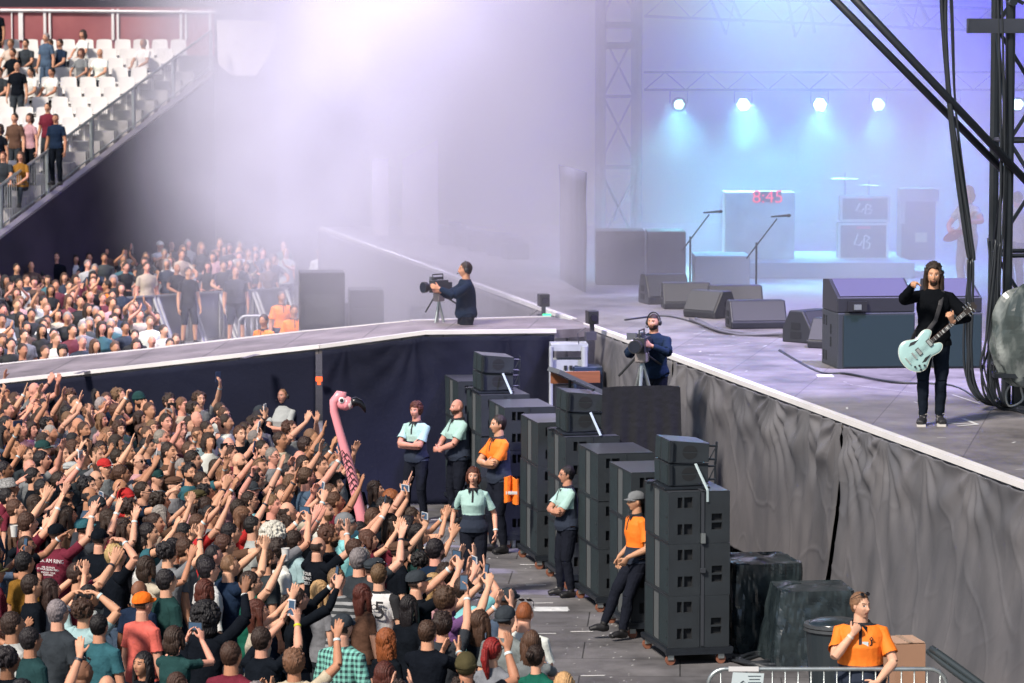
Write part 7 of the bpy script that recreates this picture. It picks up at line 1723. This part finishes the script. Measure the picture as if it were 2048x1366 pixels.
# band members in the blue haze at the right
GT = POSE(((.10, .30, 1.05), (1, -.2, -.4), (-.8, .3, 0), (0, -1, 0), .5), ((-.40, .36, 1.22), (-1, -.2, -.7), (0, .3, 1), (.5, -.5, 0), .7), hp=.0)
p0 = P(1934, 596, ZS); inf = make_body('g', GT, voxel=.008, shirtmats=[mat('print_shirt', (.42, .46, .44), .85, var=.5, vscale=14)])
o = add_person(inf, p0, face_yaw(-.8, -.6), 'pink', hair='bob', hcol='blond', shirt='white', trousers=(.30, .34, .42), scale=1.08); tag(o, 'guitarist in a pale printed shirt and light jeans behind the tower', 'person', 'band members in the haze')
m = MB(); c = o.matrix_basis @ V((.08, .24, .98)); h = o.matrix_basis @ V((-.55, .42, 1.36)); xd = (h - c).normalized(); m.ell((0, 0, 0), (.22, .16, .03), 18, 8); m.ell((.10, .04, 0), (.14, .15, .028), 14, 8); rg = m.build('electric_guitar', mat('red_lacquer', (.45, .03, .05), .25)); m = MB(); m.box((.45, 0, .01), (.6, .05, .03)); m.box((.80, 0, .0), (.16, .08, .02)); m.build('neck', mat('neck_pale', (.5, .35, .22), .4), rg)
rg.matrix_basis = Matrix.Translation(c) @ xd.to_track_quat('X', 'Z').to_matrix().to_4x4(); tag(rg, 'red electric guitar held by the guitarist in the haze', 'guitar')
p0 = P(2032, 592, ZS); o = add_person(BASE['mclaplow'], p0, .6, 'pink', hair='short', hcol='light', shirt='white', trousers=SHC['denim'], scale=1.02); tag(o, 'crew member in white seen through the right truss tower', 'person', 'band members in the haze')

# ------------------------------------------------------------------ stage smoke (real scattering volume)
def smoke(name, lo, hi, dens, col, nscale, lo_n, hi_n, ramp, label, aniso=.0, kind='stuff'):
    m = MB(); m.box(((lo[0] + hi[0]) / 2, (lo[1] + hi[1]) / 2, (lo[2] + hi[2]) / 2), (hi[0] - lo[0], hi[1] - lo[1], hi[2] - lo[2]))
    mt = bpy.data.materials.new(name); mt.use_nodes = True; n = mt.node_tree; n.nodes.clear(); out = n.nodes.new('ShaderNodeOutputMaterial'); pv = n.nodes.new('ShaderNodeVolumePrincipled')
    pv.inputs['Color'].default_value = (*col, 1); pv.inputs['Anisotropy'].default_value = aniso; n.links.new(pv.outputs[0], out.inputs['Volume'])
    tc = n.nodes.new('ShaderNodeTexCoord'); nz = n.nodes.new('ShaderNodeTexNoise'); nz.inputs['Scale'].default_value = nscale; nz.inputs['Detail'].default_value = 3; nz.inputs['Distortion'].default_value = .4
    n.links.new(tc.outputs['Object'], nz.inputs[0]); mr = n.nodes.new('ShaderNodeMapRange'); mr.inputs[1].default_value = lo_n; mr.inputs[2].default_value = hi_n; mr.inputs[3].default_value = 0; mr.inputs[4].default_value = dens; mr.clamp = True
    n.links.new(nz.outputs[0], mr.inputs[0]); cur = mr.outputs[0]; sx = n.nodes.new('ShaderNodeSeparateXYZ'); n.links.new(tc.outputs['Object'], sx.inputs[0])
    for ax, a, b in ramp:
        r = n.nodes.new('ShaderNodeMapRange'); r.interpolation_type = 'SMOOTHSTEP'; r.inputs[1].default_value = a; r.inputs[2].default_value = b; r.inputs[3].default_value = 0; r.inputs[4].default_value = 1
        if isinstance(ax, tuple):
            dt = n.nodes.new('ShaderNodeVectorMath'); dt.operation = 'DOT_PRODUCT'; dt.inputs[1].default_value = ax; n.links.new(tc.outputs['Object'], dt.inputs[0]); n.links.new(dt.outputs['Value'], r.inputs[0])
        else: n.links.new(sx.outputs[ax], r.inputs[0])
        mu = n.nodes.new('ShaderNodeMath'); mu.operation = 'MULTIPLY'; n.links.new(cur, mu.inputs[0]); n.links.new(r.outputs[0], mu.inputs[1]); cur = mu.outputs[0]
    n.links.new(cur, pv.inputs['Density'])
    o = m.build(name, mt); struct(o, kind, label); return o
smoke('stage_smoke', (-12, 46, .3), (26, 91, 15), .50, (.92, .90, 1.0), .20, .40, .62, [(1, 49, 60), ((1, .085, .10), -2.1, 6.6), (2, -1.2, 6.0)], 'drifting stage smoke tinted lilac and lit lilac and blue')  # some of the lilac light is put into the smoke's own colour
